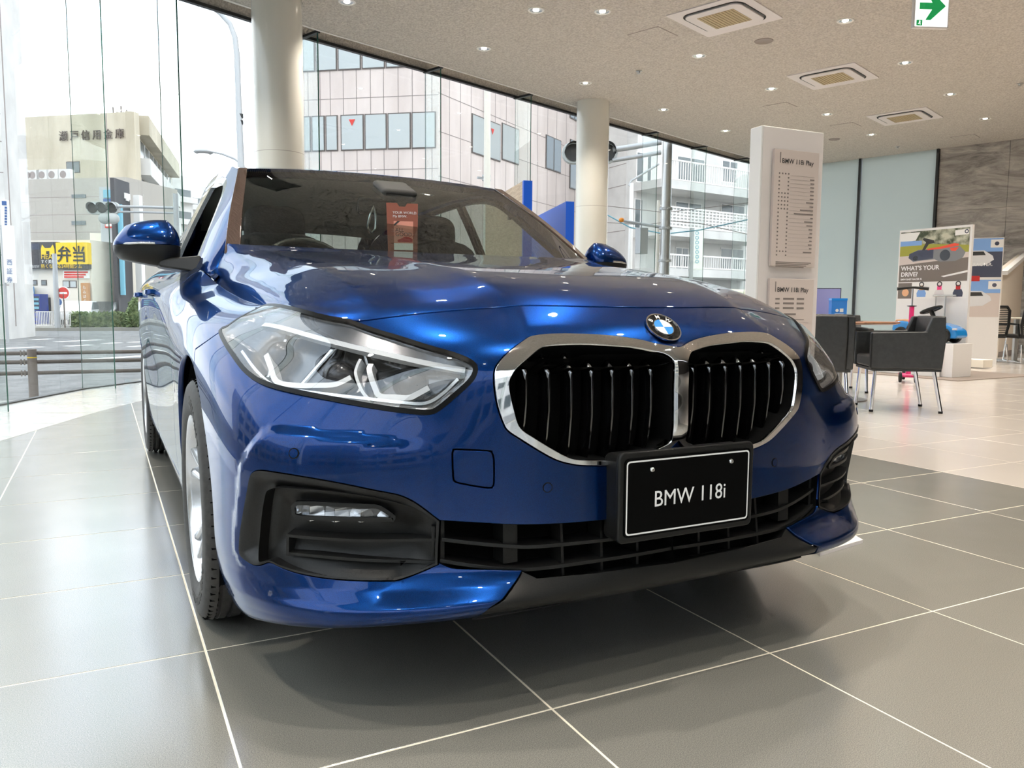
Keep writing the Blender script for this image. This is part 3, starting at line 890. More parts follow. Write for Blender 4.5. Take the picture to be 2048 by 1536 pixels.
TR={'HL':[(7.744,9.373),(7.553,9.557),(7.326,10.053),(7.133,10.605),(7.037,10.892),(6.72,11.045),(6.297,11.106),(5.814,11.127),(5.327,11.141),(4.858,10.979),(4.432,10.641),(4.023,10.237),(3.522,9.81),(3.08,9.456),(2.667,9.193),(2.459,9.015),(2.336,8.822),(2.319,8.562),(2.404,8.222),(2.607,7.808),(2.853,7.408),(3.024,7.259),(3.279,7.271),(3.733,7.369),(4.277,7.515),(4.828,7.667),(5.419,7.809),(5.918,7.929),(6.335,8.065),(6.749,8.302),(7.162,8.689),(7.52,9.061)],'KO':[(-0.008,9.245),(0.077,9.292),(0.21,9.489),(0.42,9.667),(0.779,9.814),(1.13,9.872),(1.406,9.872),(1.562,9.825),(1.651,9.759),(1.793,9.489),(1.952,9.108),(2.046,8.779),(2.075,8.475),(2.067,7.968),(2.034,7.399),(1.971,6.884),(1.914,6.649),(1.746,6.33),(1.571,6.015),(1.413,5.762),(1.256,5.616),(1.084,5.536),(0.734,5.468)],'KI':[(1.897,8.214),(1.862,8.47),(1.805,8.713),(1.662,9.08),(1.541,9.366),(1.429,9.453),(1.105,9.49),(0.832,9.441),(0.544,9.371),(0.327,9.237),(0.185,9.068),(0.074,8.794),(-0.003,8.5),(-0.03,8.211),(-0.044,7.747),(-0.029,7.131),(-0.006,6.625),(0.034,6.265),(0.099,6.044),(0.229,5.881),(0.464,5.68),(0.749,5.623),(0.947,5.661),(1.151,5.716),(1.283,5.809),(1.466,6.107),(1.638,6.428),(1.76,6.671),(1.814,6.909),(1.853,7.347),(1.886,7.795)],'IN':[(6.479,5.54),(6.696,5.395),(6.809,4.974),(6.929,4.439),(7.031,3.891),(7.072,3.436),(7.017,3.205),(6.679,3.068),(6.437,3.107),(6.168,3.235),(5.874,3.12),(5.509,3.0),(5.011,2.905),(4.426,2.845),(3.854,2.834),(3.573,2.904),(3.265,3.047),(2.945,3.231),(2.918,4.335),(3.173,4.621),(3.398,4.845),(3.648,5.01),(3.946,5.113),(4.643,5.327),(5.374,5.475),(6.094,5.55)],'II':[(6.001,5.176),(6.17,5.116),(6.264,4.992),(6.354,4.539),(6.413,4.019),(6.468,3.407),(6.433,3.191),(6.167,3.29),(5.871,3.181),(5.505,3.066),(5.005,2.969),(4.418,2.907),(3.845,2.897),(3.564,2.968),(3.259,3.11),(2.986,3.27),(2.968,4.331),(3.173,4.548),(3.397,4.716),(3.716,4.858),(4.061,4.992),(4.526,5.105),(5.125,5.191),(5.757,5.197)],'FOG':[(5.657,4.751),(4.929,4.764),(4.221,4.719),(3.989,4.667),(3.734,4.413),(3.746,4.352),(4.638,4.4),(5.373,4.398),(5.669,4.423),(5.712,4.544)],'CGT':[(2.886,4.334),(2.575,4.29),(2.244,4.238),(1.957,4.175),(1.716,4.123),(1.463,4.091),(1.253,4.069),(0.816,4.057)],'CGB':[(2.92,3.294),(2.777,3.183),(2.618,3.122),(2.15,3.059),(1.781,2.97)],'BLI':[(1.764,2.934),(1.848,2.676),(2.011,2.275),(2.094,2.064),(2.244,1.818)],'TOW':[(2.618,6.153),(2.176,6.09),(2.118,6.03),(2.093,5.835),(2.095,5.247),(2.114,5.148),(2.173,5.116),(2.595,5.267),(2.659,5.32),(2.683,5.41),(2.693,5.976),(2.675,6.113)],'RIDGE':[(7.129,3.064),(7.243,3.382),(7.208,4.076),(7.102,4.91),(7.053,5.389),(6.881,5.74),(6.612,6.117),(6.274,6.415),(5.924,6.527),(5.582,6.496),(4.84,6.413),(3.919,6.277),(3.031,6.067)],'SH':[(7.72,9.379),(7.976,9.093),(8.252,8.816),(8.578,8.502)],'SEN':[(5.575,6.051),(1.492,5.036)],'SLT':[(1.695,8.464),(1.436,8.449),(1.204,8.414),(0.976,8.394),(0.746,8.372),(0.514,8.366),(0.277,8.359)],'S1':[(5.844,3.933),(5.113,3.917),(3.973,3.853),(2.958,3.791)],'S2':[(5.793,3.46),(5.108,3.444),(3.97,3.344),(2.961,3.256)],'G1':[(4.103,9.045),(4.113,8.764),(3.992,8.146),(3.903,7.856),(3.644,7.797),(3.386,7.76),(3.234,7.881),(3.042,8.087)],'G2':[(6.446,9.061),(6.205,8.649),(5.989,8.252),(5.517,8.192),(5.113,8.223),(4.783,8.258),(4.625,8.349),(4.449,8.525)],'G3':[(4.32,9.238),(4.365,8.892),(4.358,8.608),(4.221,8.019),(4.086,7.712)],'BAR':[(6.773,10.143),(6.358,10.181),(5.656,10.106),(5.011,9.928),(4.386,9.633),(3.839,9.361),(3.22,9.036),(2.665,8.773),(2.459,8.69)],'GB':[(7.178,9.006),(6.601,8.47),(5.916,8.04),(5.41,8.001),(4.926,7.934),(4.214,7.786),(3.522,7.609),(3.096,7.564),(2.8,7.887),(2.567,8.388)],'CB1':[(2.864,3.826),(2.271,3.692),(1.951,3.601),(1.714,3.53),(1.484,3.502),(1.248,3.493),(0.693,3.48)],'CB2':[(2.898,3.307),(2.28,3.136),(1.964,3.035),(1.728,2.968),(1.497,2.946),(1.258,2.943),(0.515,2.953)],'RIB':[(1.838,3.841),(1.255,3.776),(0.801,3.787)]}
# ---------------------------------------------------------------- the car
CAR = thing('car', (0, 2.15, 0), 'glossy dark blue hatchback car with chrome double kidney grille, front and centre', 'car')
CL = np.array([0, 2.15, 0])
def smst(a, b, x):
    t = np.clip((x - a) / (b - a), 0, 1)
    return t * t * (3 - 2 * t)
def inpoly(P, poly):
    P = np.atleast_2d(P); poly = np.asarray(poly, float)
    x, y = P[:, 0], P[:, 1]
    c = np.zeros(len(P), bool)
    j = len(poly) - 1
    for i in range(len(poly)):
        xi, yi = poly[i]; xj, yj = poly[j]
        with np.errstate(divide='ignore', invalid='ignore'):
            k = ((yi > y) != (yj > y)) & (x < (xj - xi) * (y - yi) / (yj - yi + 1e-15) + xi)
        c ^= k
        j = i
    return c
def pdist(P, line, sc=(0.1, 0.07), closed=False):
    s = np.asarray(sc)
    P = np.atleast_2d(P) * s; A = np.asarray(line, float) * s
    if closed: A = np.vstack([A, A[:1]])
    d = np.full(len(P), 1e9)
    for a, b in zip(A[:-1], A[1:]):
        ab = b - a; t = np.clip(((P - a) @ ab) / max(ab @ ab, 1e-12), 0, 1)
        d = np.minimum(d, np.linalg.norm(P - (a + t[:, None] * ab), axis=1))
    return d
def smooth_line(pts, closed=False, n=4, keep=None):
    """Catmull-Rom refinement; points listed in keep stay corners"""
    P = [np.array(p, float) for p in pts]; m = len(P); out = []
    keep = keep or []
    rng = range(m if closed else m - 1)
    for i in rng:
        p1, p2 = P[i], P[(i + 1) % m]
        p0 = P[(i - 1) % m] if (closed or i > 0) else 2 * p1 - p2
        p3 = P[(i + 2) % m] if (closed or i < m - 2) else 2 * p2 - p1
        if i in keep: p0 = 2 * p1 - p2
        if (i + 1) % m in keep: p3 = 2 * p2 - p1
        for k in range(n):
            t = k / n
            out.append(0.5 * ((2 * p1) + (-p0 + p2) * t + (2 * p0 - 5 * p1 + 4 * p2 - p3) * t * t + (-p0 + 3 * p1 - 3 * p2 + p3) * t ** 3))
    if not closed: out.append(P[-1])
    return np.array(out)
HLv = [(u, min(v, 11.0)) for u, v in TR['HL']]
HL = smooth_line(HLv, True, 3); HL[:, 1] = np.minimum(HL[:, 1], 11.0)
HL_IN = [(0, 0)]
ko = [(max(u, 0.0), v) for u, v in TR['KO']]
ko[0] = (0.0, ko[0][1])
KO = np.vstack([smooth_line(ko, False, 3), smooth_line([ko[-1], (0.45, 5.52), (0.2, 5.62), (0.08, 5.85), (0.0, 6.05)], False, 3)[1:]])
KI = smooth_line([(max(u, 0.10), v) for u, v in TR['KI']], True, 3); KI[:, 0] = np.maximum(KI[:, 0], 0.095)
IN = smooth_line(TR['IN'], True, 3, keep=[17, 18]); II = smooth_line(TR['II'], True, 3, keep=[15, 16])
CGT = smooth_line(list(TR['CGT']) + [(0.4, 4.08), (0.0, 4.06)], False, 3)
CGB = smooth_line(TR['CGB'], False, 3)
BLI = smooth_line(TR['BLI'], False, 3)
# centre grille region: seam edge, top edge, blade top edge, then the black lip below
bl_end = BLI[-1]
CG = np.vstack([CGB[0:1], CGT, [(0.0, 2.55)], [(1.0, 2.62)], [(1.62, 2.7)], BLI[:1], CGB[::-1][:-1]])
LIP = np.vstack([[(0.0, 2.55)], [(1.0, 2.62)], [(1.62, 2.7)], BLI, [(bl_end[0] + 0.15, 0.9)], [(bl_end[0] + 0.2, -0.2)], [(0.0, -0.2)]])
TOW = smooth_line(TR['TOW'], True, 2)
RID = smooth_line(TR['RIDGE'], False, 2)
RPOLY = np.vstack([RID, [(2.95, 4.3)], [(4.2, 2.2)], [(6.2, 2.2)]])
def disp(u, v):
    P = np.stack([np.abs(u), v], -1).reshape(-1, 2)
    d = pdist(P, RID); sgn = np.where(inpoly(P, RPOLY), 1, -1) * d
    fade = smst(2.9, 4.6, P[:, 0]) * smst(1.9, 3.0, P[:, 1])
    D = 0.012 * (0.55 * np.clip((sgn + 0.022) / 0.024, 0, 1) + 0.45 * smst(-0.024, 0.003, sgn)) * fade * (P[:, 0] < 8)
    D = D + 0.0055 * np.clip(1 - np.abs(P[:, 1] - 2.05) / 0.55, 0, 1) * smst(1.7, 2.2, P[:, 0]) * smst(8.4, 7.2, P[:, 0])
    # raised middle panel between the bonnet creases
    xc = 1.80 - 0.10 * (11 - P[:, 1])
    D = D + 0.0045 * smst(0.12, -0.12, P[:, 0] - xc) * smst(9.3, 10.3, P[:, 1])
    # centre bar of the grille stands forward
    D = D + 0.013 * smst(0.30, 0.05, P[:, 0]) * smst(5.6, 6.6, P[:, 1]) * smst(9.6, 9.2, P[:, 1])
    return D.reshape(np.shape(u))
def SN(u, v):
    u = np.asarray(u, float); v = np.asarray(v, float); h = 1e-3
    a = NET.ev(u + h, v) - NET.ev(np.maximum(u - h, -0.5), v) if False else NET.ev(np.abs(u) + h, v) - NET.ev(np.abs(u), v)
    b = NET.ev(np.abs(u), np.minimum(v + h, 12)) - NET.ev(np.abs(u), np.minimum(v + h, 12) - 2 * h)
    n = np.cross(a, b)
    n /= np.linalg.norm(n, axis=-1, keepdims=True) + 1e-12
    return n
def SD(u, v, off=0.0):
    """point on the outer skin (x >= 0 side), pushed out by off"""
    return NET.ev(np.asarray(u, float), np.asarray(v, float)) + SN(u, v) * (disp(u, v) + off)[..., None]
def SDN(u, v):
    h = 4e-3
    u = np.asarray(u, float); v = np.asarray(v, float)
    a = SD(u + h, v) - SD(np.maximum(u - h, 0), v)
    b = SD(u, v + h) - SD(u, v - h)
    n = np.cross(a, b)
    n /= np.linalg.norm(n, axis=-1, keepdims=True) + 1e-12
    e = (u < 1e-6)
    n[e, 0] = 0
    return n / (np.linalg.norm(n, axis=-1, keepdims=True) + 1e-12)
def sgn_n():
    n = SN(np.array([3.0]), np.array([6.0]))[0]
    return 1.0 if n[1] < 0 else -1.0
if sgn_n() < 0:
    _SN = SN
    def SN(u, v): return -_SN(u, v)
    _SDN = SDN
    def SDN(u, v): return -_SDN(u, v)
def uv_yz(y, z, u0, v0):
    u, v = u0, v0
    for _ in range(40):
        p = NET.ev(np.array([u]), np.array([v]))[0]
        e = np.array([p[1] - y, p[2] - z])
        h = 1e-4
        a = (NET.ev(np.array([u + h]), np.array([v]))[0] - p) / h; b = (NET.ev(np.array([u]), np.array([v + h]))[0] - p) / h
        J = np.array([[a[1], b[1]], [a[2], b[2]]])
        st = np.linalg.lstsq(J, -e, rcond=None)[0]
        u += float(np.clip(st[0], -.4, .4)); v += float(np.clip(st[1], -.6, .6))
    return u, v
def arch(yc, zc, r, u0):
    out = []; u, v = u0, 8.0
    for k in range(61):
        a = math.pi / 2 + (k if k <= 30 else 30 - k) / 30 * R(118) * -1
        if k == 31: u, v = out[0]
        u, v = uv_yz(yc + r * math.cos(a), zc + r * math.sin(a), u, v)
        out.append((u, v))
    A = out[:31][::-1]; B = out[31:]
    return np.array(A + B)
ARF = arch(0.85, 0.316, 0.372, 9.0)
ARR = arch(3.52, 0.316, 0.372, 14.0)
def seam(y, z0, z1, u0, v0, n=24):
    out = []; u, v = u0, v0
    for k in range(n):
        z = z0 + (z1 - z0) * k / (n - 1)
        u, v = uv_yz(y, z, u, v); out.append((u, v))
    return np.array(out)
SEAM1 = seam(1.44, 0.10, 0.99, 11.0, 0.0)
SEAM2 = seam(2.52, 0.10, 1.03, 12.9, 0.0)
SEAM3 = seam(3.30, 0.60, 1.05, 13.7, 6.0)
SILL = np.array([uv_yz(y, 0.262, u, 2.2) for y, u in [(1.0, 9.4), (1.3, 10.3), (1.44, 11), (1.8, 11.7), (2.2, 12.3), (2.52, 12.9), (2.9, 13.4), (3.2, 13.7), (3.45, 13.9)]])
FEND = np.vstack([TR['SH'][::-1], HLv[1:5], [(7.08, 11.3)], [(SEAM1[-1][0], 11.3)], SEAM1[::-1], [(10.2, -0.3)], [(9.0, 3.0)]])
BUMP = np.vstack([[(0, -0.3)], [(0, 11.3)], [(7.08, 11.3)], HLv[4:0:-1], TR['SH'], [(9.0, 5.0)], [(9.0, -0.3)]])
# ---- one constrained triangulation of the whole skin, then cut into panels
us = np.concatenate([np.arange(0, 8.7, 0.10), np.arange(8.7, 11, 0.06), np.arange(11, 15, 0.045), np.arange(15, 18.01, 0.12)])
vs_ = np.arange(0, 11.001, 11 / 96)
GU, GV = np.meshgrid(us, vs_)
GP = np.stack([GU.ravel(), GV.ravel()], -1)
CON = [(HL, True), (KO, False), (KI, True), (IN, True), (II, True), (CGT, False), (np.vstack([[(0.0, 2.55)], [(1.0, 2.62)], [(1.62, 2.7)], BLI[:1]]), False), (CGB, False), (np.vstack([BLI, [(bl_end[0] + 0.15, 0.9)], [(bl_end[0] + 0.2, 0.0)]]), False), (np.array([CGB[0], TR['CGT'][0]]), False), (TOW, True), (ARF, False), (ARR, False),
       (np.array(TR['SH']), False), (SEAM1, False), (SEAM2, False), (SEAM3, False), (SILL, False)]
near = np.zeros(len(GP), bool)
for line, cl in CON:
    near |= pdist(GP, line, (0.1, 0.07), cl) < 0.0042
edgep = (GP[:, 0] < 1e-6) | (GP[:, 1] < 1e-6) | (GP[:, 1] > 10.9999) | (GP[:, 0] > 17.999)
GP = GP[~near | edgep]
V2 = [Vector(p) for p in GP]
ED = []
def addline(line, cl):
    b = len(V2)
    for p in line:
        V2.append(Vector((float(min(max(p[0], 0.0), 18.0)), float(min(max(p[1], 0), 11)))) if True else None)
    n = len(line)
    for k in range(n if cl else n - 1):
        ED.append((b + k, b + (k + 1) % n))
for line, cl in CON: addline(line, cl)
addline([(0, 0), (18, 0), (18, 11), (0, 11)], True)
cv, ce, cf, _, _, _ = delaunay_2d_cdt(V2, ED, [], 0, 1e-5)
CV = np.array([(p.x, p.y) for p in cv]); CF = np.array([f for f in cf if len(f) == 3])
a2 = CV[CF[:, 1]] - CV[CF[:, 0]]; b2 = CV[CF[:, 2]] - CV[CF[:, 0]]
ar = a2[:, 0] * b2[:, 1] - a2[:, 1] * b2[:, 0]
CF = CF[np.abs(ar) > 1e-7]
cen = CV[CF].mean(1)
isin = lambda poly: inpoly(cen, poly)
lab = np.full(len(CF), '', dtype=object)
cy3 = NET.ev(cen[:, 0], cen[:, 1])
lab[:] = 'quarter_panel'
s2u = np.interp(cen[:, 1], SEAM2[:, 1], SEAM2[:, 0]); s3u = np.interp(cen[:, 1], SEAM3[:, 1], SEAM3[:, 0]); s1u = np.interp(cen[:, 1], SEAM1[:, 1], SEAM1[:, 0])
lab[(cen[:, 0] < s3u)] = 'rear_door'
lab[(cen[:, 0] < s2u)] = 'front_door'
lab[(cen[:, 0] < s1u)] = 'front_fender'
slv = np.interp(cen[:, 0], SILL[:, 0], SILL[:, 1])
lab[(cen[:, 1] < slv) & (cen[:, 0] > s1u) & (cen[:, 0] < 14)] = 'side_sill'
lab[isin(BUMP)] = 'front_bumper'
lab[isin(FEND)] = 'front_fender'
lab[isin(LIP)] = 'front_lip'
lab[isin(CG)] = 'cg'
lab[isin(IN)] = 'intake_surround'
lab[isin(II)] = 'iback'
lab[isin(TOW)] = 'tow_cover'
lab[isin(KO) & (cen[:, 1] > 5.3)] = 'grille_frame'
lab[isin(KI)] = 'kback'
lab[isin(HL)] = 'lens'
lab[isin(ARF) | isin(ARR)] = 'hole'
def panel(name, key, material, off=0.0, gap=0.0016, rad=0.0012, depth=0.014, parent=None, sides=(1, -1), half=True, extrude=True, wallmat=None, merge=False):
    """build one panel of the skin with rolled edges; merge welds both halves into one part"""
    if isinstance(key, tuple):
        A = skin(key[0], off, gap, rad, depth, extrude); B = skin(key, off, gap, rad, depth, extrude)
        n = len(A[0])
        V3 = np.vstack([A[0] * [-1, 1, 1], B[0]]); N3 = np.vstack([A[2] * [-1, 1, 1], B[2]])
        return [raw(name, V3, [f[::-1] for f in A[1]] + [tuple(i + n for i in f) for f in B[1]], N3, material, parent)]
    VV, faces, NN = skin(key, off, gap, rad, depth, extrude)
    res = []
    if merge:
        n = len(VV); V3 = np.vstack([VV, VV * [-1, 1, 1]]); N3 = np.vstack([NN, NN * [-1, 1, 1]])
        F3 = faces + [tuple(i + n for i in f[::-1]) for f in faces]
        res.append(raw(name, V3, F3, N3, material, parent))
    else:
        for sd in sides:
            if sd > 0: res.append(raw(name, VV, faces, NN, material, parent))
            else: res.append(raw(name, VV * [-1, 1, 1], [f[::-1] for f in faces], NN * [-1, 1, 1], material, parent))
    return res
def skin(key, off, gap, rad, depth, extrude):
    F = CF[np.isin(lab, list(key))] if isinstance(key, tuple) else CF[lab == key]
    ids = np.unique(F); mp = -np.ones(len(CV), int); mp[ids] = np.arange(len(ids)); F = mp[F]
    UV = CV[ids]
    P = SD(UV[:, 0], UV[:, 1], off(UV) if callable(off) else np.full(len(UV), off)); Nn = SDN(UV[:, 0], UV[:, 1])
    P[UV[:, 0] < 1e-6, 0] = 0
    fn = np.cross(P[F[:, 1]] - P[F[:, 0]], P[F[:, 2]] - P[F[:, 0]])
    fl = (fn * Nn[F[:, 0]]).sum(1) < 0
    F[fl] = F[fl][:, ::-1]
    verts = [P]; norms = [Nn]; faces = [tuple(f) for f in F.tolist()]
    if extrude:
        cnt = {}
        for f in F.tolist():
            for a, b in ((f[0], f[1]), (f[1], f[2]), (f[2], f[0])):
                cnt[(a, b)] = 1
        bd = [(a, b) for (a, b) in cnt if (b, a) not in cnt and not (UV[a, 0] < 1e-6 and UV[b, 0] < 1e-6)]
        acc = {}
        for a, b in bd:
            e = P[b] - P[a]; L = np.linalg.norm(e) + 1e-12
            for k in (a, b):
                t = np.cross(e / L, Nn[k]); acc.setdefault(k, []).append(t)
        bv = list(acc); base = len(P); idx = {k: i for i, k in enumerate(bv)}
        T = []
        for k in bv:
            t = sum(acc[k]); t = t / (np.linalg.norm(t) + 1e-9)
            c = min(1.6, 1 / max(0.3, float(np.dot(t, acc[k][0]))))
            T.append(t * c)
        T = np.array(T)
        if len(T):
            T[UV[bv, 0] < 1e-6, 0] = 0
            P0 = P[bv].copy(); NB = Nn[bv]
            P[bv] = P0 - T * (gap + rad)
            r2 = P0 - T * gap - NB * rad; r3 = P0 - T * gap - NB * depth
            tn = T / (np.linalg.norm(T, axis=1, keepdims=True) + 1e-9)
            n2 = NB * 0.45 + tn; n2 /= np.linalg.norm(n2, axis=1, keepdims=True)
            nb = len(bv)
            verts += [r2, r3]; norms += [n2, tn]
            for a, b in bd:
                ia, ib = idx[a], idx[b]
                faces.append((b, a, base + ia, base + ib)); faces.append((base + ib, base + ia, base + nb + ia, base + nb + ib))
    return np.vstack(verts), faces, np.vstack(norms)
def raw(name, V, F, Nn, material, parent=None, thick=None):
    me = bpy.data.meshes.new(name)
    me.from_pydata((V - CL).tolist(), [], F)
    me.materials.append(MAT[material])
    for p in me.polygons: p.use_smooth = True
    me.update()
    if Nn is not None:
        me.normals_split_custom_set_from_vertices([tuple(x) for x in Nn])
    return link_mesh(name, me, parent if parent is not None else CAR)
def P3(u, v, d=0.0, sd=-1):
    """point on the skin at (u,v), d metres below it, on side sd"""
    u = np.atleast_1d(np.asarray(u, float)); v = np.atleast_1d(np.asarray(v, float))
    p = SD(u, v, np.full(u.shape, -d))
    return p * np.array([sd, 1, 1])
panel('front_bumper', ('front_bumper', 'tow_cover'), 'paint', merge=True)
panel('front_fender', 'front_fender', 'paint')
panel('front_door', 'front_door', 'paint')
panel('rear_door', 'rear_door', 'paint')
panel('quarter_panel', 'quarter_panel', 'paint', merge=True)
panel('side_sill', 'side_sill', 'paint')
panel('front_lip', 'front_lip', 'black_plastic', merge=True, off=-0.004, depth=0.05)
panel('tow_cover', 'tow_cover', 'paint', sides=(-1,), gap=0.0012)
# ---- bonnet
def curve_at(pts, t):
    P = np.array(pts, float); n = len(P)
    s = np.linspace(0, 1, n)
    out = np.zeros(np.shape(t) + (P.shape[1],))
    x = np.asarray(t) * (n - 1); i = np.clip(np.floor(x).astype(int), 0, n - 2); f = x - i
    p0 = np.where((i > 0)[..., None], P[np.maximum(i - 1, 0)], 2 * P[i] - P[i + 1]); p3 = np.where((i < n - 2)[..., None], P[np.minimum(i + 2, n - 1)], 2 * P[i + 1] - P[i])
    f = f[..., None]; p1, p2 = P[i], P[i + 1]
    return 0.5 * (2 * p1 + (-p0 + p2) * f + (2 * p0 - 5 * p1 + 4 * p2 - p3) * f * f + (-p0 + 3 * p1 - 3 * p2 + p3) * f ** 3)
UH = 7.06
EDGE = [(0, 0, 0)]
def hood_pt(s, t):
    s = np.asarray(s, float); t = np.asarray(t, float)
    u = s * UH
    F = SD(u, np.full(u.shape, 11.0))
    x = F[..., 0]
    B = curve_at([(0, 1.20, 1.0), (0.20, 1.21, 1.001), (0.38, 1.24, 1.004), (0.53, 1.285, 1.008), (0.63, 1.345, 1.013), (0.70, 1.44, 1.022)], np.clip(x / 0.7255, 0, 1) * 0.85 + 0.15 * s)
    tt = t[..., None]
    P = F + (B - F) * tt
    e = curve_at([(0.7255, 0.61, 0.818), (0.738, 0.80, 0.829), (0.749, 1.05, 0.857), (0.757, 1.27, 0.888), (0.737, 1.375, 0.955), (0.70, 1.44, 1.022)], t)
    lin = np.array([0.7255, 0.61, 0.818]) * (1 - tt) + np.array([0.70, 1.44, 1.022]) * tt
    w = np.clip((s - 0.35) / 0.65, 0, 1)[..., None] ** 2.2
    P = P + (e - lin) * w
    b0 = np.interp(t, [0, .03, .06, .10, .16, .22, .30, .40, .5, .6, .72, .85, 1], [0, .012, .0205, .0285, .0345, .0372, .0375, .0345, .0292, .0228, .0148, .0070, 0])
    A = np.interp(u, [0, 2, 3, 4, 5, 6, UH], [1.0, 1.05, 1.2, 1.25, 1.0, 0.55, 0.0])
    P[..., 2] += b0 * A
    d = P[..., 0] - (0.33 + 0.05 * t)
    soft = 0.004 * np.log1p(np.exp(np.clip(d / 0.004, -40, 40)))
    P[..., 2] -= 0.17 * soft * np.exp(-soft / 0.13) * smst(0.0, 0.08, t) * smst(1.0, 0.9, t)
    return P
def smooth1(a, n=3):
    return a
ns, ntt = 130, 90
ss = np.linspace(0, 1, ns); tt_ = np.linspace(0, 1, ntt) ** 1.15
SS, TT = np.meshgrid(ss, tt_)
HP = hood_pt(SS, TT)
# relax the sheet a little so the lofted profile is even
for _ in range(5):
    Q = HP.copy()
    Q[1:-1, 1:-1] = 0.25 * (HP[:-2, 1:-1] + HP[2:, 1:-1] + HP[1:-1, :-2] + HP[1:-1, 2:])
    Q[1:-1, 0] = 0.25 * (HP[:-2, 0] + HP[2:, 0] + 2 * HP[1:-1, 1] * np.array([0, 1, 1]) + 0)
    Q[1:-1, 0, 0] = 0
    HP[1:-1, :-1, 2] = 0.5 * HP[1:-1, :-1, 2] + 0.5 * Q[1:-1, :-1, 2]
def sheet(name, G, material, parent=None, mirror=True, edge=0.012, gap=0.0018, flip=False, weld_col0=True):
    """regular grid sheet (rows, cols, 3) -> mesh with rolled-down border; mirrored across x=0"""
    r, c = G.shape[:2]
    du = np.gradient(G, axis=1); dv = np.gradient(G, axis=0)
    if weld_col0:
        du[:, 0] = np.array([1.0, 0, 0]) * np.linalg.norm(du[:, 0], axis=1, keepdims=True)
    Nn = np.cross(du, dv); Nn /= np.linalg.norm(Nn, axis=2, keepdims=True) + 1e-12
    if flip: Nn = -Nn
    V = G.reshape(-1, 3).copy(); NV = Nn.reshape(-1, 3)
    F = []
    for i in range(r - 1):
        for j in range(c - 1):
            q = (i * c + j, i * c + j + 1, (i + 1) * c + j + 1, (i + 1) * c + j)
            F.append(q[::-1] if flip else q)
    ring = [i * c + c - 1 for i in range(r)]
    loop = [j for j in range(c)] + [i * c + c - 1 for i in range(1, r)] + [(r - 1) * c + j for j in range(c - 2, -1, -1)]
    if not weld_col0: loop += [i * c for i in range(r - 2, 0, -1)]
    if edge > 0:
        b = len(V); n = len(loop)
        LV = V[loop]; LN = NV[loop]
        e1 = np.roll(LV, -1, 0) - np.roll(LV, 1, 0)
        if weld_col0:
            e1[0] = LV[1] - LV[0]; e1[-1] = LV[-1] - LV[-2]
        T = np.cross(e1, LN); T /= np.linalg.norm(T, axis=1, keepdims=True) + 1e-12
        cen_ = V.mean(0)
        if ((LV - cen_) * T).sum() < 0: T = -T
        if weld_col0: T[0, 0] = 0; T[-1, 0] = 0
        V[loop] = LV - T * (gap + 0.0015)
        V = np.vstack([V, LV - T * gap - LN * 0.0015, LV - T * gap - LN * edge])
        n2 = LN * 0.45 + T; n2 /= np.linalg.norm(n2, axis=1, keepdims=True) + 1e-12
        NV = np.vstack([NV, n2, T])
        for k in range(n if not weld_col0 else n - 1):
            k2 = (k + 1) % n
            q1 = (loop[k2], loop[k], b + k, b + k2); q2 = (b + k2, b + k, b + n + k, b + n + k2)
            if flip: q1, q2 = q1[::-1], q2[::-1]
            F += [q1, q2]
    if mirror == 'both':
        n = len(V)
        F = F + [tuple(i + n for i in f[::-1]) for f in F]
        V = np.vstack([V, V * [-1, 1, 1]]); NV = np.vstack([NV, NV * [-1, 1, 1]])
        return [raw(name, V, F, NV, material, parent)]
    out = []
    for sd in (1, -1):
        if sd > 0: out.append(raw(name, V, F, NV, material, parent))
        else: out.append(raw(name, V * [-1, 1, 1], [f[::-1] for f in F], NV * [-1, 1, 1], material, parent))
    return out
sheet('bonnet', HP, 'paint', mirror='both', edge=0.02)
# ---- greenhouse
AP = [(1.30, 0.757, 0.893), (1.37, 0.738, 0.945), (1.42, 0.712, 1.0), (1.47, 0.697, 1.037), (1.70, 0.645, 1.19), (1.985, 0.580, 1.352), (2.12, 0.580, 1.383), (2.4, 0.592, 1.402), (2.8, 0.597, 1.402), (3.2, 0.585, 1.378), (3.6, 0.565, 1.325), (3.9, 0.545, 1.235), (4.10, 0.58, 1.10), (4.2, 0.65, 1.0)]   # upper edge of the side: y, x, z
APy = np.array([p[0] for p in AP]); APx = np.array([p[1] for p in AP]); APz = np.array([p[2] for p in AP])
bu = np.linspace(10, 16, 200); BT = NET.ev(bu, np.full(200, 11.0))
def pchip(x, X, Y):
    return np.interp(x, X, Y)
fy = np.linspace(1.30, 4.2, 291)
def smoothed(Y, n=6):
    a = np.interp(fy, APy, Y)
    for _ in range(n):
        a[1:-1] = 0.25 * a[:-2] + 0.5 * a[1:-1] + 0.25 * a[2:]
    return a
TX, TZ = smoothed(APx), smoothed(APz)
def side_x(y, z):
    zb = np.interp(y, BT[:, 1], BT[:, 2]); xb = np.interp(y, BT[:, 1], BT[:, 0])
    zt = np.interp(y, fy, TZ); xt = np.interp(y, fy, TX)
    k = np.clip((z - zb) / np.maximum(zt - zb, 0.02), -0.2, 1.2)
    return xb + (xt - xb) * k + 0.032 * k * (1 - k)
yl = np.linspace(1.285, 4.15, 240)
low = np.stack([yl, np.interp(yl, BT[:, 1], BT[:, 2])], -1)
upp = np.stack([fy, TZ], -1)
OUTL = np.vstack([low, upp[fy < 4.15][::-1]])
FW = smooth_line([(1.66, 0.985), (1.75, 1.055), (1.90, 1.17), (2.04, 1.272), (2.16, 1.318), (2.34, 1.340), (2.50, 1.344), (2.50, 1.003), (2.2, 0.995), (1.9, 0.988)], True, 4, keep=[0, 6, 7])
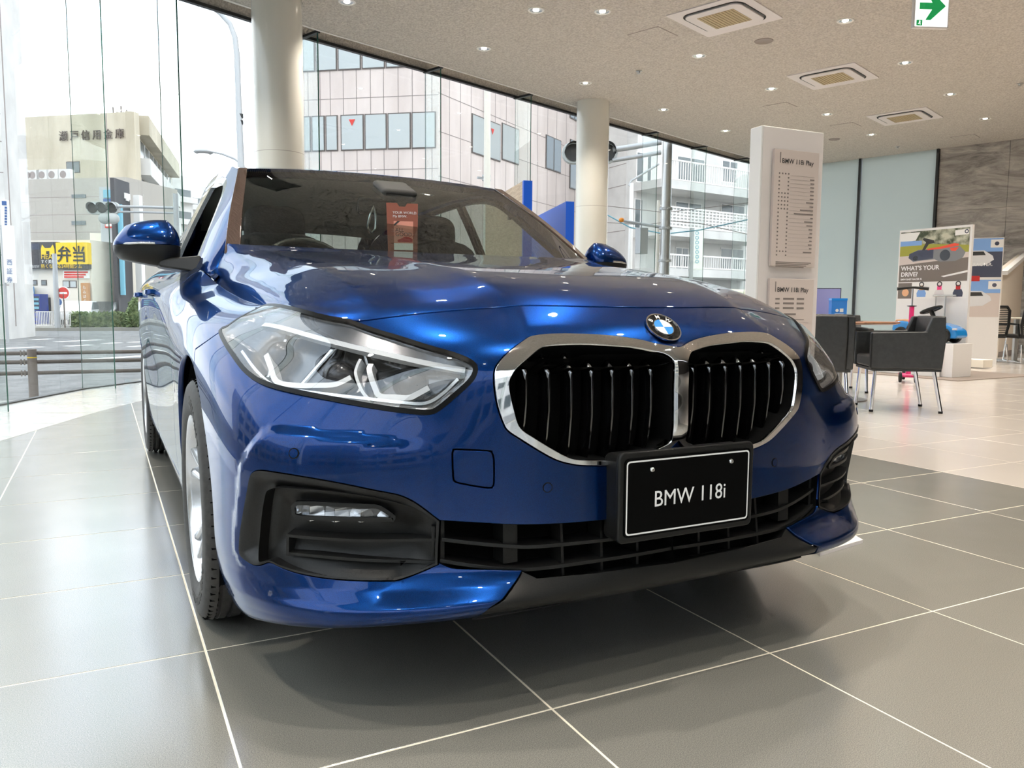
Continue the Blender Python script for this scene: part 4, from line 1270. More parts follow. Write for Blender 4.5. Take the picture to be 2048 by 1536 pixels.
RW = smooth_line([(2.58, 1.345), (2.8, 1.342), (3.05, 1.328), (3.28, 1.295), (3.46, 1.24), (3.52, 1.19), (3.42, 1.10), (3.36, 1.036), (3.0, 1.02), (2.58, 1.006)], True, 4, keep=[0, 5, 9])
FRM = smooth_line([(1.56, 0.965), (1.70, 1.055), (1.86, 1.178), (2.02, 1.298), (2.16, 1.343), (2.36, 1.366), (2.8, 1.368), (3.1, 1.352), (3.34, 1.312), (3.52, 1.25), (3.585, 1.19), (3.47, 1.09), (3.42, 1.018), (3.0, 1.0), (2.5, 0.982), (2.0, 0.97)], True, 4, keep=[0, 10])
gy, gz = np.meshgrid(np.arange(1.28, 4.2, 0.02), np.arange(0.86, 1.42, 0.013))
G2 = np.stack([gy.ravel(), gz.ravel()], -1)
G2 = G2[inpoly(G2, OUTL)]
kp = np.ones(len(G2), bool)
for ln in (OUTL, FW, RW, FRM): kp &= pdist(G2, ln, (1, 1), True) > 0.005
G2 = G2[kp]
V2 = [Vector(p) for p in G2]; ED = []
def addl(line):
    b = len(V2); n = len(line)
    for p in line: V2.append(Vector((float(p[0]), float(p[1]))))
    for k in range(n): ED.append((b + k, b + (k + 1) % n))
for ln in (OUTL, FW, RW, FRM): addl(ln)
cv, ce, cf, _, _, _ = delaunay_2d_cdt(V2, ED, [], 0, 1e-6)
gv = np.array([(p.x, p.y) for p in cv]); gf = np.array([f for f in cf if len(f) == 3]); gc = gv[gf].mean(1)
glab = np.full(len(gf), '', dtype=object)
glab[inpoly(gc, OUTL)] = 'pillar'
glab[inpoly(gc, FRM) & inpoly(gc, OUTL)] = 'trim'
glab[inpoly(gc, FW)] = 'fw'; glab[inpoly(gc, RW)] = 'rw'
def side_panel(name, key, material, off=0.0, edge=True, depth=0.02):
    F = gf[glab == key]; ids = np.unique(F); mp = -np.ones(len(gv), int); mp[ids] = np.arange(len(ids)); F = mp[F]
    yz = gv[ids]; X = side_x(yz[:, 0], yz[:, 1]); P = np.stack([X, yz[:, 0], yz[:, 1]], -1)
    h = 0.004
    gy_ = (side_x(yz[:, 0] + h, yz[:, 1]) - side_x(yz[:, 0] - h, yz[:, 1])) / (2 * h); gz_ = (side_x(yz[:, 0], yz[:, 1] + h) - side_x(yz[:, 0], yz[:, 1] - h)) / (2 * h)
    Nn = np.stack([np.ones(len(P)), -gy_, -gz_], -1); Nn /= np.linalg.norm(Nn, axis=1, keepdims=True)
    P = P + Nn * off
    fn = np.cross(P[F[:, 1]] - P[F[:, 0]], P[F[:, 2]] - P[F[:, 0]]); fl = (fn * Nn[F[:, 0]]).sum(1) < 0; F[fl] = F[fl][:, ::-1]
    faces = [tuple(f) for f in F.tolist()]; VV, NN = P, Nn
    if edge:
        cnt = {}
        for f in F.tolist():
            for a, b in ((f[0], f[1]), (f[1], f[2]), (f[2], f[0])): cnt[(a, b)] = 1
        bd = [(a, b) for (a, b) in cnt if (b, a) not in cnt]
        bv = sorted({a for a, b in bd} | {b for a, b in bd}); ix = {k: i for i, k in enumerate(bv)}
        base = len(P); VV = np.vstack([P, P[bv] - Nn[bv] * depth]); NN = np.vstack([Nn, Nn[bv]])
        for a, b in bd: faces.append((b, a, base + ix[a], base + ix[b]))
    out = []
    for sd in (1, -1):
        out.append(raw(name, VV * [sd, 1, 1], faces if sd > 0 else [f[::-1] for f in faces], NN * [sd, 1, 1], material))
    return out
side_panel('side_pillar', 'pillar', 'paint')
side_panel('window_trim', 'trim', 'black_gloss', off=-0.004, depth=0.016)
fwn = side_panel('side_window', 'fw', 'side_glass', off=-0.007, edge=False)
bpy.data.objects.remove(fwn[1])   # the driver's window is wound down
side_panel('side_window', 'rw', 'side_glass', off=-0.007, edge=False)
# windscreen, its dark borders and the roof: rows run along y, columns from the centre outwards
def loft(cent, edge, n, m, crown=0.0, k0=0.0, k1=1.0, pw=2.2):
    """between a centre-line curve (y,z) list and an edge curve (x,y,z) list"""
    t = np.linspace(0, 1, n); k = np.linspace(k0, k1, m)
    C = curve_at(cent, t); Eg = curve_at(edge, t)
    K = k[None, :, None]
    P = np.zeros((n, m, 3))
    P[..., 0] = Eg[:, None, 0] * k[None, :]
    w = np.abs(k[None, :]) ** pw
    P[..., 1] = C[:, None, 0] * (1 - w) + Eg[:, None, 1] * w
    P[..., 2] = C[:, None, 1] * (1 - w) + Eg[:, None, 2] * w
    return P
WC = [(1.13, 0.982), (1.43, 1.132), (1.73, 1.267), (2.035, 1.384)]
WE = [(0.715, 1.40, 0.985), (0.672, 1.60, 1.122), (0.625, 1.79, 1.243), (0.578, 1.985, 1.354)]
sheet('windscreen', loft(WC, WE, 40, 40, k0=0, k1=0.945), 'windscreen_glass', mirror='both', edge=0)
sheet('windscreen_trim', loft(WC, WE, 40, 5, k0=0.94, k1=1.0) + np.array([0, -0.004, 0.003]), 'pillar_trim', edge=0.012, gap=0.0, weld_col0=False)
hd = loft([(2.022, 1.379), (2.04, 1.386)], [(0.575, 1.972, 1.347), (0.58, 1.99, 1.356)], 3, 40)
RC = [(2.035, 1.385), (2.25, 1.420), (2.55, 1.434), (2.9, 1.430), (3.3, 1.405), (3.7, 1.352), (3.85, 1.322)]
RE = [(0.580, 1.985, 1.354), (0.582, 2.2, 1.390), (0.594, 2.5, 1.404), (0.596, 2.86, 1.400), (0.582, 3.25, 1.372), (0.560, 3.6, 1.325), (0.55, 3.75, 1.295)]
sheet('roof', loft(RC, RE, 60, 40, k1=1.0), 'paint', mirror='both', edge=0.012, gap=0.0)
BC = [(3.84, 1.318), (3.97, 1.235), (4.09, 1.13), (4.20, 1.02), (4.27, 0.98)]
BE = [(0.55, 3.75, 1.292), (0.548, 3.90, 1.23), (0.575, 4.05, 1.13), (0.62, 4.16, 1.03), (0.65, 4.2, 1.0)]
sheet('rear_window', loft(BC, BE, 30, 30, k1=0.86), 'side_glass', mirror='both', edge=0)
sheet('rear_pillar', loft(BC, BE, 30, 8, k0=0.85, k1=1.0), 'paint', edge=0.012, gap=0.0, weld_col0=False)
sp = MB(); sp.box((0, 3.93, 1.335), (1.06, 0.20, 0.02), (R(-16), 0, 0)); sp.build('roof_spoiler', MAT['paint'], CAR, bevel=0.008, world=True)
# ---------------------------------------------------------------- car: lamps, grilles, plate, badge
def varpanel(name, key, material, off, parent=None, side=-1, normals=True, walls=0.0):
    """skin region pushed in or out by off(uv), optionally with a wall of given depth round it"""
    F = CF[lab == key]; ids = np.unique(F); mp = -np.ones(len(CV), int); mp[ids] = np.arange(len(ids)); F = mp[F]
    UV = CV[ids]; d = off(UV); P = SD(UV[:, 0], UV[:, 1], d); Nn = SDN(UV[:, 0], UV[:, 1])
    fn = np.cross(P[F[:, 1]] - P[F[:, 0]], P[F[:, 2]] - P[F[:, 0]]); fl = (fn * Nn[F[:, 0]]).sum(1) < 0; F[fl] = F[fl][:, ::-1]
    faces = [tuple(f) for f in F.tolist()]
    VV = P
    if walls:
        cnt = {}
        for f in F.tolist():
            for a, b in ((f[0], f[1]), (f[1], f[2]), (f[2], f[0])): cnt[(a, b)] = 1
        bd = [(a, b) for (a, b) in cnt if (b, a) not in cnt]
        bv = sorted({a for a, b in bd} | {b for a, b in bd}); ix = {k: i for i, k in enumerate(bv)}
        base = len(P); nb = len(bv)
        VV = np.vstack([P, P[bv], SD(UV[bv, 0], UV[bv, 1], d[bv] + walls)])
        for a, b in bd: faces.append((base + ix[b], base + ix[a], base + nb + ix[a], base + nb + ix[b]))
    if side < 0:
        VV = VV * [-1, 1, 1]; faces = [f[::-1] for f in faces]; Nn = Nn * [-1, 1, 1]
    return raw(name, VV, faces, Nn if (normals and not walls) else None, material, parent)
def skin_line(uvs, d, sd, n=4):
    L = smooth_line(uvs, False, n)
    return [Vector(p - CL) for p in P3(L[:, 0], L[:, 1], d, sd)], [Vector(q) for q in (SDN(L[:, 0], L[:, 1]) * np.array([sd, 1, 1]))]
for sd in (-1, 1):
    hd_ = lambda UV: pdist(UV, HL, (0.1, 0.07), True)
    house = varpanel('headlight', 'lens', 'lamp_grey', lambda UV: -(0.004 + 0.062 * smst(0.006, 0.03, hd_(UV))), side=sd, normals=False)
    house['label'] = 'slanted clear headlight with white light guides'
    varpanel('lens', 'lens', 'lens_glass', lambda UV: 0.0035 + 0.006 * smst(0.0, 0.05, hd_(UV)), parent=house, side=sd)
    # black gasket and inner dark border
    pl, nl = [], []
    LL = HL
    pts = [Vector(p - CL) for p in P3(LL[:, 0], LL[:, 1], -0.0015, sd)]; ups = [Vector(q) for q in SDN(LL[:, 0], LL[:, 1]) * np.array([sd, 1, 1])]
    g = MB(); g.sweep(pts, [(-0.005, 0.0025), (0.005, 0.0025), (0.005, -0.004), (-0.005, -0.004)], ups, closed=True)
    g.build('lens_seal', MAT['rubber_seal'], house, smooth=35)
    gb, gn = skin_line(TR['GB'], 0.022, sd)
    g = MB(); g.sweep(gb, [(-0.003, 0.002), (0.003, 0.002), (0.003, -0.03), (-0.003, -0.03)], gn); g.build('lower_trim', MAT['satin_chrome'], house, smooth=35)
    ba, bn = skin_line(TR['BAR'], 0.014, sd)
    g = MB(); g.sweep(ba, [(-0.0055, 0.002), (0.0055, 0.002), (0.0055, -0.014), (-0.0055, -0.014)], bn); g.build('daytime_light_bar', MAT['white_light'], house, smooth=35)
    g = MB()
    lo = smooth_line([(u, v + 0.35) for u, v in TR['BAR']], False, 4)
    q0 = P3(smooth_line(TR['BAR'], False, 4)[:, 0], smooth_line(TR['BAR'], False, 4)[:, 1] + 0.1, 0.012, sd) - CL
    hi_ = [(6.95, 10.85), (6.6, 10.95), (5.6, 10.95), (4.9, 10.85), (4.35, 10.4), (3.9, 10.0), (3.3, 9.58), (2.75, 9.2), (2.52, 9.0)]
    hl_ = smooth_line(hi_, False, 4); q1 = P3(hl_[:, 0], hl_[:, 1], 0.008, sd) - CL
    for i in range(len(q0) - 1):
        g.add([q0[i], q0[i + 1], q1[i + 1], q1[i]], [(0, 1, 2, 3)])
    g.build('upper_cover', MAT['lamp_grey'], house, smooth=60)
    for key, rr in (('G1', 0.0055), ('G2', 0.006), ('G3', 0.003)):
        a_, n_ = skin_line(TR[key], 0.026, sd)
        g = MB(); g.sweep(a_, [(-rr, 0.003), (rr, 0.003), (rr, -0.022), (-rr, -0.022)], n_); g.build('light_guide', MAT['white_light'], house, smooth=35)
    # lamp modules behind the guides
    for (u0, v0, w, h) in ((3.35, 8.35, 0.052, 0.036), (4.75, 8.75, 0.050, 0.038), (6.3, 9.3, 0.036, 0.034)):
        c = P3([u0], [v0], 0.050, sd)[0] - CL
        g = MB(); g.lathe([(0.001, -0.022), (0.014, -0.024), (0.022, -0.018), (0.026, -0.008), (0.030, 0.0), (0.033, 0.0), (0.033, 0.03)], c=Vector(c), axis=(0, 1, 0), n=20)
        g.build('projector_lamp', MAT['lamp_dark'], house, smooth=50)
    for (u0, v0, u1, v1) in ((4.0, 7.9, 4.35, 9.9), (5.7, 8.15, 5.1, 10.2), (6.5, 8.5, 6.3, 10.3)):
        a_ = P3([u0], [v0], 0.05, sd)[0] - CL; b_ = P3([u1], [v1], 0.045, sd)[0] - CL
        g = MB(); g.tube([a_, b_], 0.008, 6); g.build('reflector_rib', MAT['reflector'], house, smooth=60)
    # fog lamp recess (air intake) on each side
    isur = varpanel('intake_surround', 'intake_surround', 'black_plastic', lambda UV: 0.002 - 0.020 * smst(0.004, 0.03, pdist(UV, IN, (0.1, 0.07), True)), side=sd, walls=-0.004)
    varpanel('intake_panel', 'iback', 'black_plastic', lambda UV: -0.024 - 0.020 * smst(0.0, 0.05, pdist(UV, II, (0.1, 0.07), True)), parent=isur, side=sd, walls=0.026)
    for key in ('S1', 'S2'):
        a_, n_ = skin_line(TR[key], 0.014, sd)
        g = MB(); g.sweep(a_, [(-0.003, 0.0), (0.003, 0.0), (0.003, -0.034), (-0.003, -0.034)], n_); g.build('intake_slat', MAT['black_plastic'], isur, smooth=35)
    for u_, va, vb in ((5.82, 3.40, 3.95), (3.02, 3.40, 4.15)):
        a_ = P3([u_], [va], 0.014, sd)[0] - CL; b_ = P3([u_], [vb], 0.014, sd)[0] - CL
        nn = Vector(SDN(np.array([u_]), np.array([va]))[0] * np.array([sd, 1, 1]))
        g = MB(); g.sweep([Vector(a_), Vector(b_)], [(-0.003, 0.0), (0.003, 0.0), (0.003, -0.034), (-0.003, -0.034)], [nn, nn]); g.build('intake_divider', MAT['black_plastic'], isur)
    fo = smooth_line(TR['FOG'], True, 2, keep=[4, 5])
    fa = P3(fo[:, 0], fo[:, 1], 0.020, sd) - CL; fb = P3(fo[:, 0], fo[:, 1], 0.046, sd) - CL
    m_ = len(fo)
    g = MB(); g.add(list(fb) + list(fa), [(k, (k + 1) % m_, m_ + (k + 1) % m_, m_ + k) for k in range(m_)] + [tuple(range(m_))])
    fog = g.build('fog_lamp', MAT['reflector'], isur, smooth=30)
    g = MB(); g.add(list(fa), [tuple(range(m_))]); g.build('fog_lens', MAT['lens_glass'], fog)
    g = MB(); g.sweep([Vector(p) for p in fa], [(-0.004, 0.002), (0.004, 0.002), (0.004, -0.004), (-0.004, -0.004)], [Vector(q) for q in SDN(fo[:, 0], fo[:, 1]) * np.array([sd, 1, 1])], closed=True); g.build('fog_bezel', MAT['black_plastic'], fog, smooth=40)
    for k in range(7):
        ua = 5.66 - 0.262 * k
        va0, va1 = 4.27, 4.66 - 0.02 * k
        qa = P3([ua, ua - 0.23, ua - 0.23, ua], [va0, va0, va1, va1], [0.030, 0.042, 0.042, 0.030] if k % 2 else [0.042, 0.030, 0.030, 0.042], sd) if False else None
        da, db = (0.028, 0.044) if k % 2 else (0.044, 0.028)
        q = [P3([ua], [va0], da, sd)[0] - CL, P3([ua - 0.25], [va0], db, sd)[0] - CL, P3([ua - 0.25], [va1], db, sd)[0] - CL, P3([ua], [va1], da, sd)[0] - CL]
        g = MB(); g.quad(*q); g.build('fog_reflector', MAT['fog_silver'], fog)
# parking sensors
for (u0, v0), sds in ((TR['SEN'][0], (-1, 1)), (TR['SEN'][1], (-1, 1))):
    for sd in sds:
        c = P3([u0], [v0], -0.0006, sd)[0] - CL; nn = SDN(np.array([u0]), np.array([v0]))[0] * np.array([sd, 1, 1])
        g = MB(); g.lathe([(0.0005, 0.0012), (0.0085, 0.001), (0.0088, -0.003)], c=Vector(c), axis=nn, n=20)
        so = g.build('parking_sensor', MAT['paint'], CAR, smooth=40)
        g = MB(); g.lathe([(0.0086, 0.0003), (0.0105, 0.0003), (0.0105, -0.002)], c=Vector(c), axis=nn, n=20); g.build('sensor_gap', MAT['rubber_seal'], so)
# kidney grille
kf = panel('grille_frame', 'grille_frame', 'chrome', off=lambda UV: 0.004 + 0.005 * smst(0.0, 0.012, np.minimum(pdist(UV, KO), pdist(UV, KI, (0.1, 0.07), True))), merge=True, gap=0.0008, depth=0.022)[0]
kf.data.normals_split_custom_set([(0, 0, 0)] * len(kf.data.loops))
kf['label'] = 'wide chrome frame of the double kidney grille'
for sd in (-1, 1):
    varpanel('grille_well', 'kback', 'void_black', lambda UV: np.full(len(UV), -0.085), parent=kf, side=sd, walls=0.083)
    KIX = SD(KI[:, 0], KI[:, 1])
    for x0 in (0.342, 0.2935, 0.245, 0.198, 0.1505, 0.103, 0.056):
        # extent of the opening at this x
        zs = []
        for a, b in zip(KIX, np.roll(KIX, -1, 0)):
            if (a[0] - x0) * (b[0] - x0) <= 0 and abs(a[0] - b[0]) > 1e-6:
                zs.append(a[2] + (b[2] - a[2]) * (x0 - a[0]) / (b[0] - a[0]))
        zt, zb = max(zs), min(zs)
        yf = lambda z: float(np.interp(z, [0.5, 0.6, 0.68, 0.715, 0.75], [-0.012, -0.016, -0.016, -0.012, 0.02])) + 0.16 * x0 ** 2 * 1.2
        zk = min(0.688, zt - 0.012)
        pth = [(zt + 0.004, yf(zk) + 0.056), (zt - 0.010, yf(zk) + 0.046), (zk + 0.008, yf(zk) + 0.015), (zk, yf(zk) + 0.0115), (zk - 0.012, yf(zk) + 0.010), ((zk + zb) / 2, yf((zk + zb) / 2) + 0.011), (zb + 0.02, yf(zb) + 0.016), (zb - 0.003, yf(zb) + 0.026)]
        w = [0.0045, 0.0055, 0.0070, 0.0060, 0.0042, 0.0036, 0.0034, 0.0034]
        g = MB(); V = []
        for (z, y), wd in zip(pth, w):
            V += [(sd * (x0 - wd), y + 0.004 - CL[1], z), (sd * (x0 - wd * 0.45), y - CL[1], z), (sd * (x0 + wd * 0.45), y - CL[1], z), (sd * (x0 + wd), y + 0.004 - CL[1], z), (sd * (x0 + 0.002), y + 0.042 - CL[1], z), (sd * (x0 - 0.002), y + 0.042 - CL[1], z)]
        F = []
        for i in range(len(pth) - 1):
            for k in range(6):
                F.append((i * 6 + k, i * 6 + (k + 1) % 6, (i + 1) * 6 + (k + 1) % 6, (i + 1) * 6 + k))
        g.add(V, F); g.m = [0 if (k % 6) in (0, 1, 2) else 1 for k in range(len(F))]
        g.build('grille_slat', [MAT['slat'], MAT['black_gloss']], kf, smooth=50)
# lower centre grille
cgb = varpanel('lower_grille', 'cg', 'void_black', lambda UV: np.full(len(UV), -0.075), side=1, walls=0.07)
g_ = varpanel('lower_grille_well', 'cg', 'void_black', lambda UV: np.full(len(UV), -0.075), side=-1, walls=0.07, parent=cgb)
for key, endv, uend in (('CB1', 3.62, 0.0), ('CB2', 3.2, 0.0)):
    ln = list(TR[key]); ln.append((0.0, ln[-1][1] + 0.02))
    L = smooth_line(ln, False, 4); L[:, 0] = np.maximum(L[:, 0], 0)
    pr = P3(L[:, 0], L[:, 1], 0.012, 1) - CL; pl_ = pr * np.array([-1, 1, 1])
    pts = [Vector(p) for p in pl_] + [Vector(p) for p in pr[::-1][1:]]
    g = MB(); g.sweep(pts, [(-0.0035, 0.002), (0.0035, 0.002), (0.003, -0.055), (-0.003, -0.055)], [Vector((0, -1, 0.0))] * len(pts)); g.build('grille_bar', MAT['black_plastic'], cgb, smooth=35)
for sd in (-1, 1):
    for uu_, w in ((2.86, 0.004), (1.86, 0.016), (1.30, 0.003), (0.86, 0.003), (0.42, 0.003)):
        va = np.interp(uu_, [q[0] for q in CGT[::-1]], [q[1] for q in CGT[::-1]])
        vb = 3.15 if uu_ > 1.7 else 2.62
        a_ = P3([uu_], [vb], 0.022, sd)[0] - CL; b_ = P3([uu_], [va], 0.022, sd)[0] - CL
        g = MB(); g.sweep([Vector(a_), Vector(b_)], [(-w, 0.0), (w, 0.0), (w, -0.045), (-w, -0.045)], [Vector((0, -1, 0))] * 2); g.build('grille_rib', MAT['black_plastic'], cgb)
# front edge trim strip under the lip
L = np.array([(u_, 0.15) for u_ in np.linspace(0, 2.3, 12)])
pr = P3(L[:, 0], L[:, 1], 0.0, 1) - CL
pts = [Vector(p) for p in (pr * np.array([-1, 1, 1]))[::-1]] + [Vector(p) for p in pr[1:]]
g = MB(); g.sweep(pts, [(-0.012, 0.003), (0.012, 0.003), (0.012, -0.006), (-0.012, -0.006)], [Vector((0, -0.5, -0.9))] * len(pts)); g.build('lip_flap', MAT['black_plastic'], CAR, smooth=35)
# number plate
def rrect(w, h, r, n=5):
    o = []
    for cx, cz, a0 in ((w / 2 - r, h / 2 - r, 0), (-w / 2 + r, h / 2 - r, 90), (-w / 2 + r, -h / 2 + r, 180), (w / 2 - r, -h / 2 + r, 270)):
        for k in range(n + 1):
            a = R(a0 + 90 * k / n); o.append((cx + r * math.cos(a), cz + r * math.sin(a)))
    return o
pc = Vector((0, -0.066, 0.4385)) - Vector(CL)
g = MB(); g.prism(rrect(0.354, 0.186, 0.014), 0.0, 0.012, pc, (1, 0, 0), (0, 0, 1), (0, 1, 0)); g.prism(rrect(0.345, 0.178, 0.014), 0.012, 0.06, pc + Vector((0, 0, -0.004)), (1, 0, 0), (0, 0, 1), (0, 1, 0))
ph = g.build('plate_holder', MAT['black_plastic'], CAR, bevel=0.004)
ph['label'] = 'black number plate holder with model name plate'
g = MB(); g.prism(rrect(0.330, 0.160, 0.010), -0.0025, 0.001, pc, (1, 0, 0), (0, 0, 1), (0, 1, 0)); g.build('number_plate', MAT['plate_black'], ph)
o_, i_ = rrect(0.322, 0.151, 0.008), rrect(0.3155, 0.1445, 0.006)
g = MB(); m_ = len(o_)
g.add([pc + Vector((x, -0.0029, z)) for x, z in o_] + [pc + Vector((x, -0.0029, z)) for x, z in i_], [(k, (k + 1) % m_, m_ + (k + 1) % m_, m_ + k) for k in range(m_)]); g.build('plate_border', MAT['print_white'], ph)
t_ = text('plate_lettering', 'BMW 118i', 0.044, MAT['print_white'], ph, pc + Vector((-0.091, -0.0031, -0.0225)), (1, 0, 0), (0, 0, 1), extrude=0.0002)
xs = [v.co.x for v in t_.data.vertices]; zs = [v.co.z for v in t_.data.vertices]
x0_, x1_, z0_, z1_ = min(xs), max(xs), min(zs), max(zs)
for v in t_.data.vertices:
    v.co.x = -0.090 + (v.co.x - x0_) / (x1_ - x0_) * 0.186
    v.co.z = z0_ + (v.co.z - z0_) / (z1_ - z0_) * 0.0325
for xs_ in (-0.1, 0.108):
    g = MB(); g.lathe([(0.0005, 0.006), (0.0035, 0.006), (0.0055, 0.004), (0.006, 0.0)], c=pc + Vector((xs_, -0.003, 0.055)), axis=(0, -1, 0), n=12); g.build('plate_screw', MAT['chrome'], ph, smooth=40)
# roundel badge
ec = np.array([0.0, 0.053, 0.7695]); en = Vector(SDN(np.array([0.02]), np.array([10.05]))[0]); en.x = 0; en.normalize()
ez = en; ex_ = Vector((1, 0, 0)); ey_ = ez.cross(ex_)
eo = Vector(SD(np.array([0.0]), np.array([10.06]))[0] - CL) + ez * 0.002
g = MB(); g.lathe([(0.0005, 0.002), (0.040, 0.002), (0.041, 0.0)], c=eo, axis=ez, n=40); em = g.build('badge', MAT['black_gloss'], CAR, smooth=40)
em['label'] = 'round badge with blue and white quarters'
for r0, r1 in ((0.0385, 0.0415), (0.0228, 0.0242)):
    g = MB(); g.lathe([(r0, 0.0022), (r0, 0.0034), (r1, 0.0034), (r1, 0.0)], c=eo, axis=ez, n=48); g.build('badge_ring', MAT['chrome'], em, smooth=40)
for q in range(4):
    P_ = [eo + ez * 0.003]
    for k in range(13):
        a = R(90 * q + 90 * k / 12); P_.append(eo + ez * 0.003 + (ex_ * math.cos(a) + ey_ * math.sin(a)) * 0.0226)
    g = MB(); g.add(P_, [(0, k, k + 1) for k in range(1, 13)]); g.build('badge_quarter', MAT['badge_blue' if q in (1, 3) else 'badge_white'], em)
for ch, a in (('B', 138), ('M', 90), ('W', 42)):
    aa = R(a); d = ex_ * math.cos(aa) + ey_ * math.sin(aa); tx = ex_ * math.sin(aa) - ey_ * math.cos(aa)
    text('badge_letter', ch, 0.0145, MAT['badge_white'], em, eo + d * 0.0265 + ez * 0.0026, tx, d, extrude=0.0003, align='CENTER', bold=0.0002)
# ---------------------------------------------------------------- wheels
def wheel(xc, yc, sd):
    """road wheel; sd is the outward side"""
    ax = Vector((sd, 0, 0)); c = Vector((xc, yc, 0.316)) - Vector(CL)
    prof = [(0.212, -0.085), (0.226, -0.098), (0.258, -0.1035), (0.288, -0.100), (0.303, -0.092), (0.311, -0.083)]
    tr_ = []
    w = 0.083
    for gx in (-0.062, -0.030, 0.004, 0.038, 0.066):
        tr_ += [(0.3145, gx - 0.0055), (0.3065, gx - 0.004), (0.3065, gx + 0.004), (0.3145, gx + 0.0055)]
    prof += tr_ + [(0.311, 0.083), (0.304, 0.092), (0.296, 0.0985), (0.285, 0.1015), (0.262, 0.1035), (0.245, 0.1025), (0.233, 0.0985), (0.224, 0.094), (0.214, 0.086)]
    g = MB(); g.lathe(prof, c=c, axis=ax, n=96)
    ty = g.build('tyre', MAT['tyre'], CAR, smooth=32)
    # shoulder blocks and sipes
    g = MB()
    for k in range(72):
        a = 2 * math.pi * k / 72
        e1 = Vector((0, math.cos(a), math.sin(a))); e2 = Vector((0, -math.sin(a), math.cos(a)))
        for (h, L) in ((0.079, 0.020), (-0.079, 0.020)):
            p = c + ax * h + e1 * 0.3118
            V = [p + ax * (sx * L / 2) + e2 * (sy * 0.0012) + e1 * sz for sz in (-0.006, 0.0006) for sy in (-1, 1) for sx in (-1, 1)]
            g.add(V, [(0, 2, 3, 1), (4, 5, 7, 6), (0, 1, 5, 4), (2, 6, 7, 3), (0, 4, 6, 2), (1, 3, 7, 5)])
    g.build('tread_sipes', MAT['void_black'], ty, kind='stuff')
    g = MB(); g.lathe([(0.203, -0.09), (0.214, -0.088), (0.205, -0.06), (0.188, -0.03), (0.186, 0.05), (0.200, 0.072), (0.206, 0.084), (0.214, 0.088), (0.218, 0.092), (0.2165, 0.096), (0.209, 0.093), (0.203, 0.082), (0.190, 0.060)], c=c, axis=ax, n=72)
    rim = g.build('rim', MAT['alloy'], CAR, smooth=40)
    # five pairs of spokes
    for k in range(5):
        for o in (-1, 1):
            a0 = 2 * math.pi * k / 5 + 0.3; V = []
            st = [(0.035, 0.10, 0.014, 0.052, 0.035), (0.075, 0.115, 0.0115, 0.056, 0.032), (0.130, 0.125, 0.011, 0.064, 0.03), (0.180, 0.15, 0.0125, 0.074, 0.026), (0.205, 0.175, 0.017, 0.080, 0.022)]
            for (r, da, hw, h, th) in st:
                a = a0 + o * da * (1.0 if r > 0.06 else 1.6)
                e1 = Vector((0, math.cos(a), math.sin(a))); e2 = Vector((0, -math.sin(a), math.cos(a)))
                p = c + e1 * r + ax * h
                V += [p - e2 * hw - ax * th, p - e2 * hw * 0.9, p - e2 * hw * 0.35 + ax * 0.005, p + e2 * hw * 0.35 + ax * 0.005, p + e2 * hw * 0.9, p + e2 * hw - ax * th]
            F = []
            for i in range(len(st) - 1):
                for q in range(6):
                    F.append((i * 6 + q, i * 6 + (q + 1) % 6, (i + 1) * 6 + (q + 1) % 6, (i + 1) * 6 + q))
            F += [tuple(range(6)), tuple(range(24, 30))]
            g = MB(); g.add(V, F); g.build('spoke', MAT['alloy'], rim, smooth=45)
    g = MB(); g.lathe([(0.0005, 0.066), (0.03, 0.066), (0.034, 0.062), (0.055, 0.056), (0.062, 0.045), (0.062, 0.0)], c=c, axis=ax, n=32); g.build('hub', MAT['alloy'], rim, smooth=40)
    g = MB(); g.lathe([(0.0005, 0.0), (0.145, 0.0), (0.147, -0.02), (0.0005, -0.02)], c=c, axis=ax, n=40); g.build('brake_disc', MAT['satin_chrome'], rim, smooth=40)
    g = MB(); g.lathe([(0.0005, -0.03), (0.20, -0.03)], c=c, axis=ax, n=32); g.build('brake_shield', MAT['void_black'], rim)
    a = 2.2; e1 = Vector((0, math.cos(a), math.sin(a)))
    g = MB(); g.cyl(c + e1 * 0.185 + ax * 0.062, c + e1 * 0.165 + ax * 0.088, 0.004); g.build('valve', MAT['black_matte'], rim)
    return ty, c, ax
WH = []
for yy in (0.85, 3.52):
    for sd in (-1, 1):
        WH.append((wheel(sd * 0.782, yy, sd), sd, yy))
# raised lettering round the visible front tyre
for (ty, c, ax), sd, yy in WH:
    if sd < 0 and yy < 1:
        for word, a_mid, size in (('TURANZA', 62, 0.030), ('BRIDGESTONE', -62, 0.030)):
            n = len(word)
            for k, ch in enumerate(word):
                a = R(a_mid + (k - (n - 1) / 2) * 5.6 * 1.25)
                # outer face seen from the left: forward edge of the wheel points to -y
                e1 = Vector((0, -math.cos(a), math.sin(a))); tn_ = Vector((0, -math.sin(a) * -1, math.cos(a) * -1)) * -1
                tx = Vector((0, -math.sin(a), -math.cos(a)))
                text('tyre_letter', ch, size, MAT['tyre_mark'], ty, c + e1 * 0.252 + ax * 0.1033, tx * -1 if False else tx, e1 if tx.cross(e1).x < 0 else e1, extrude=0.0008, align='CENTER', bold=0.0006)
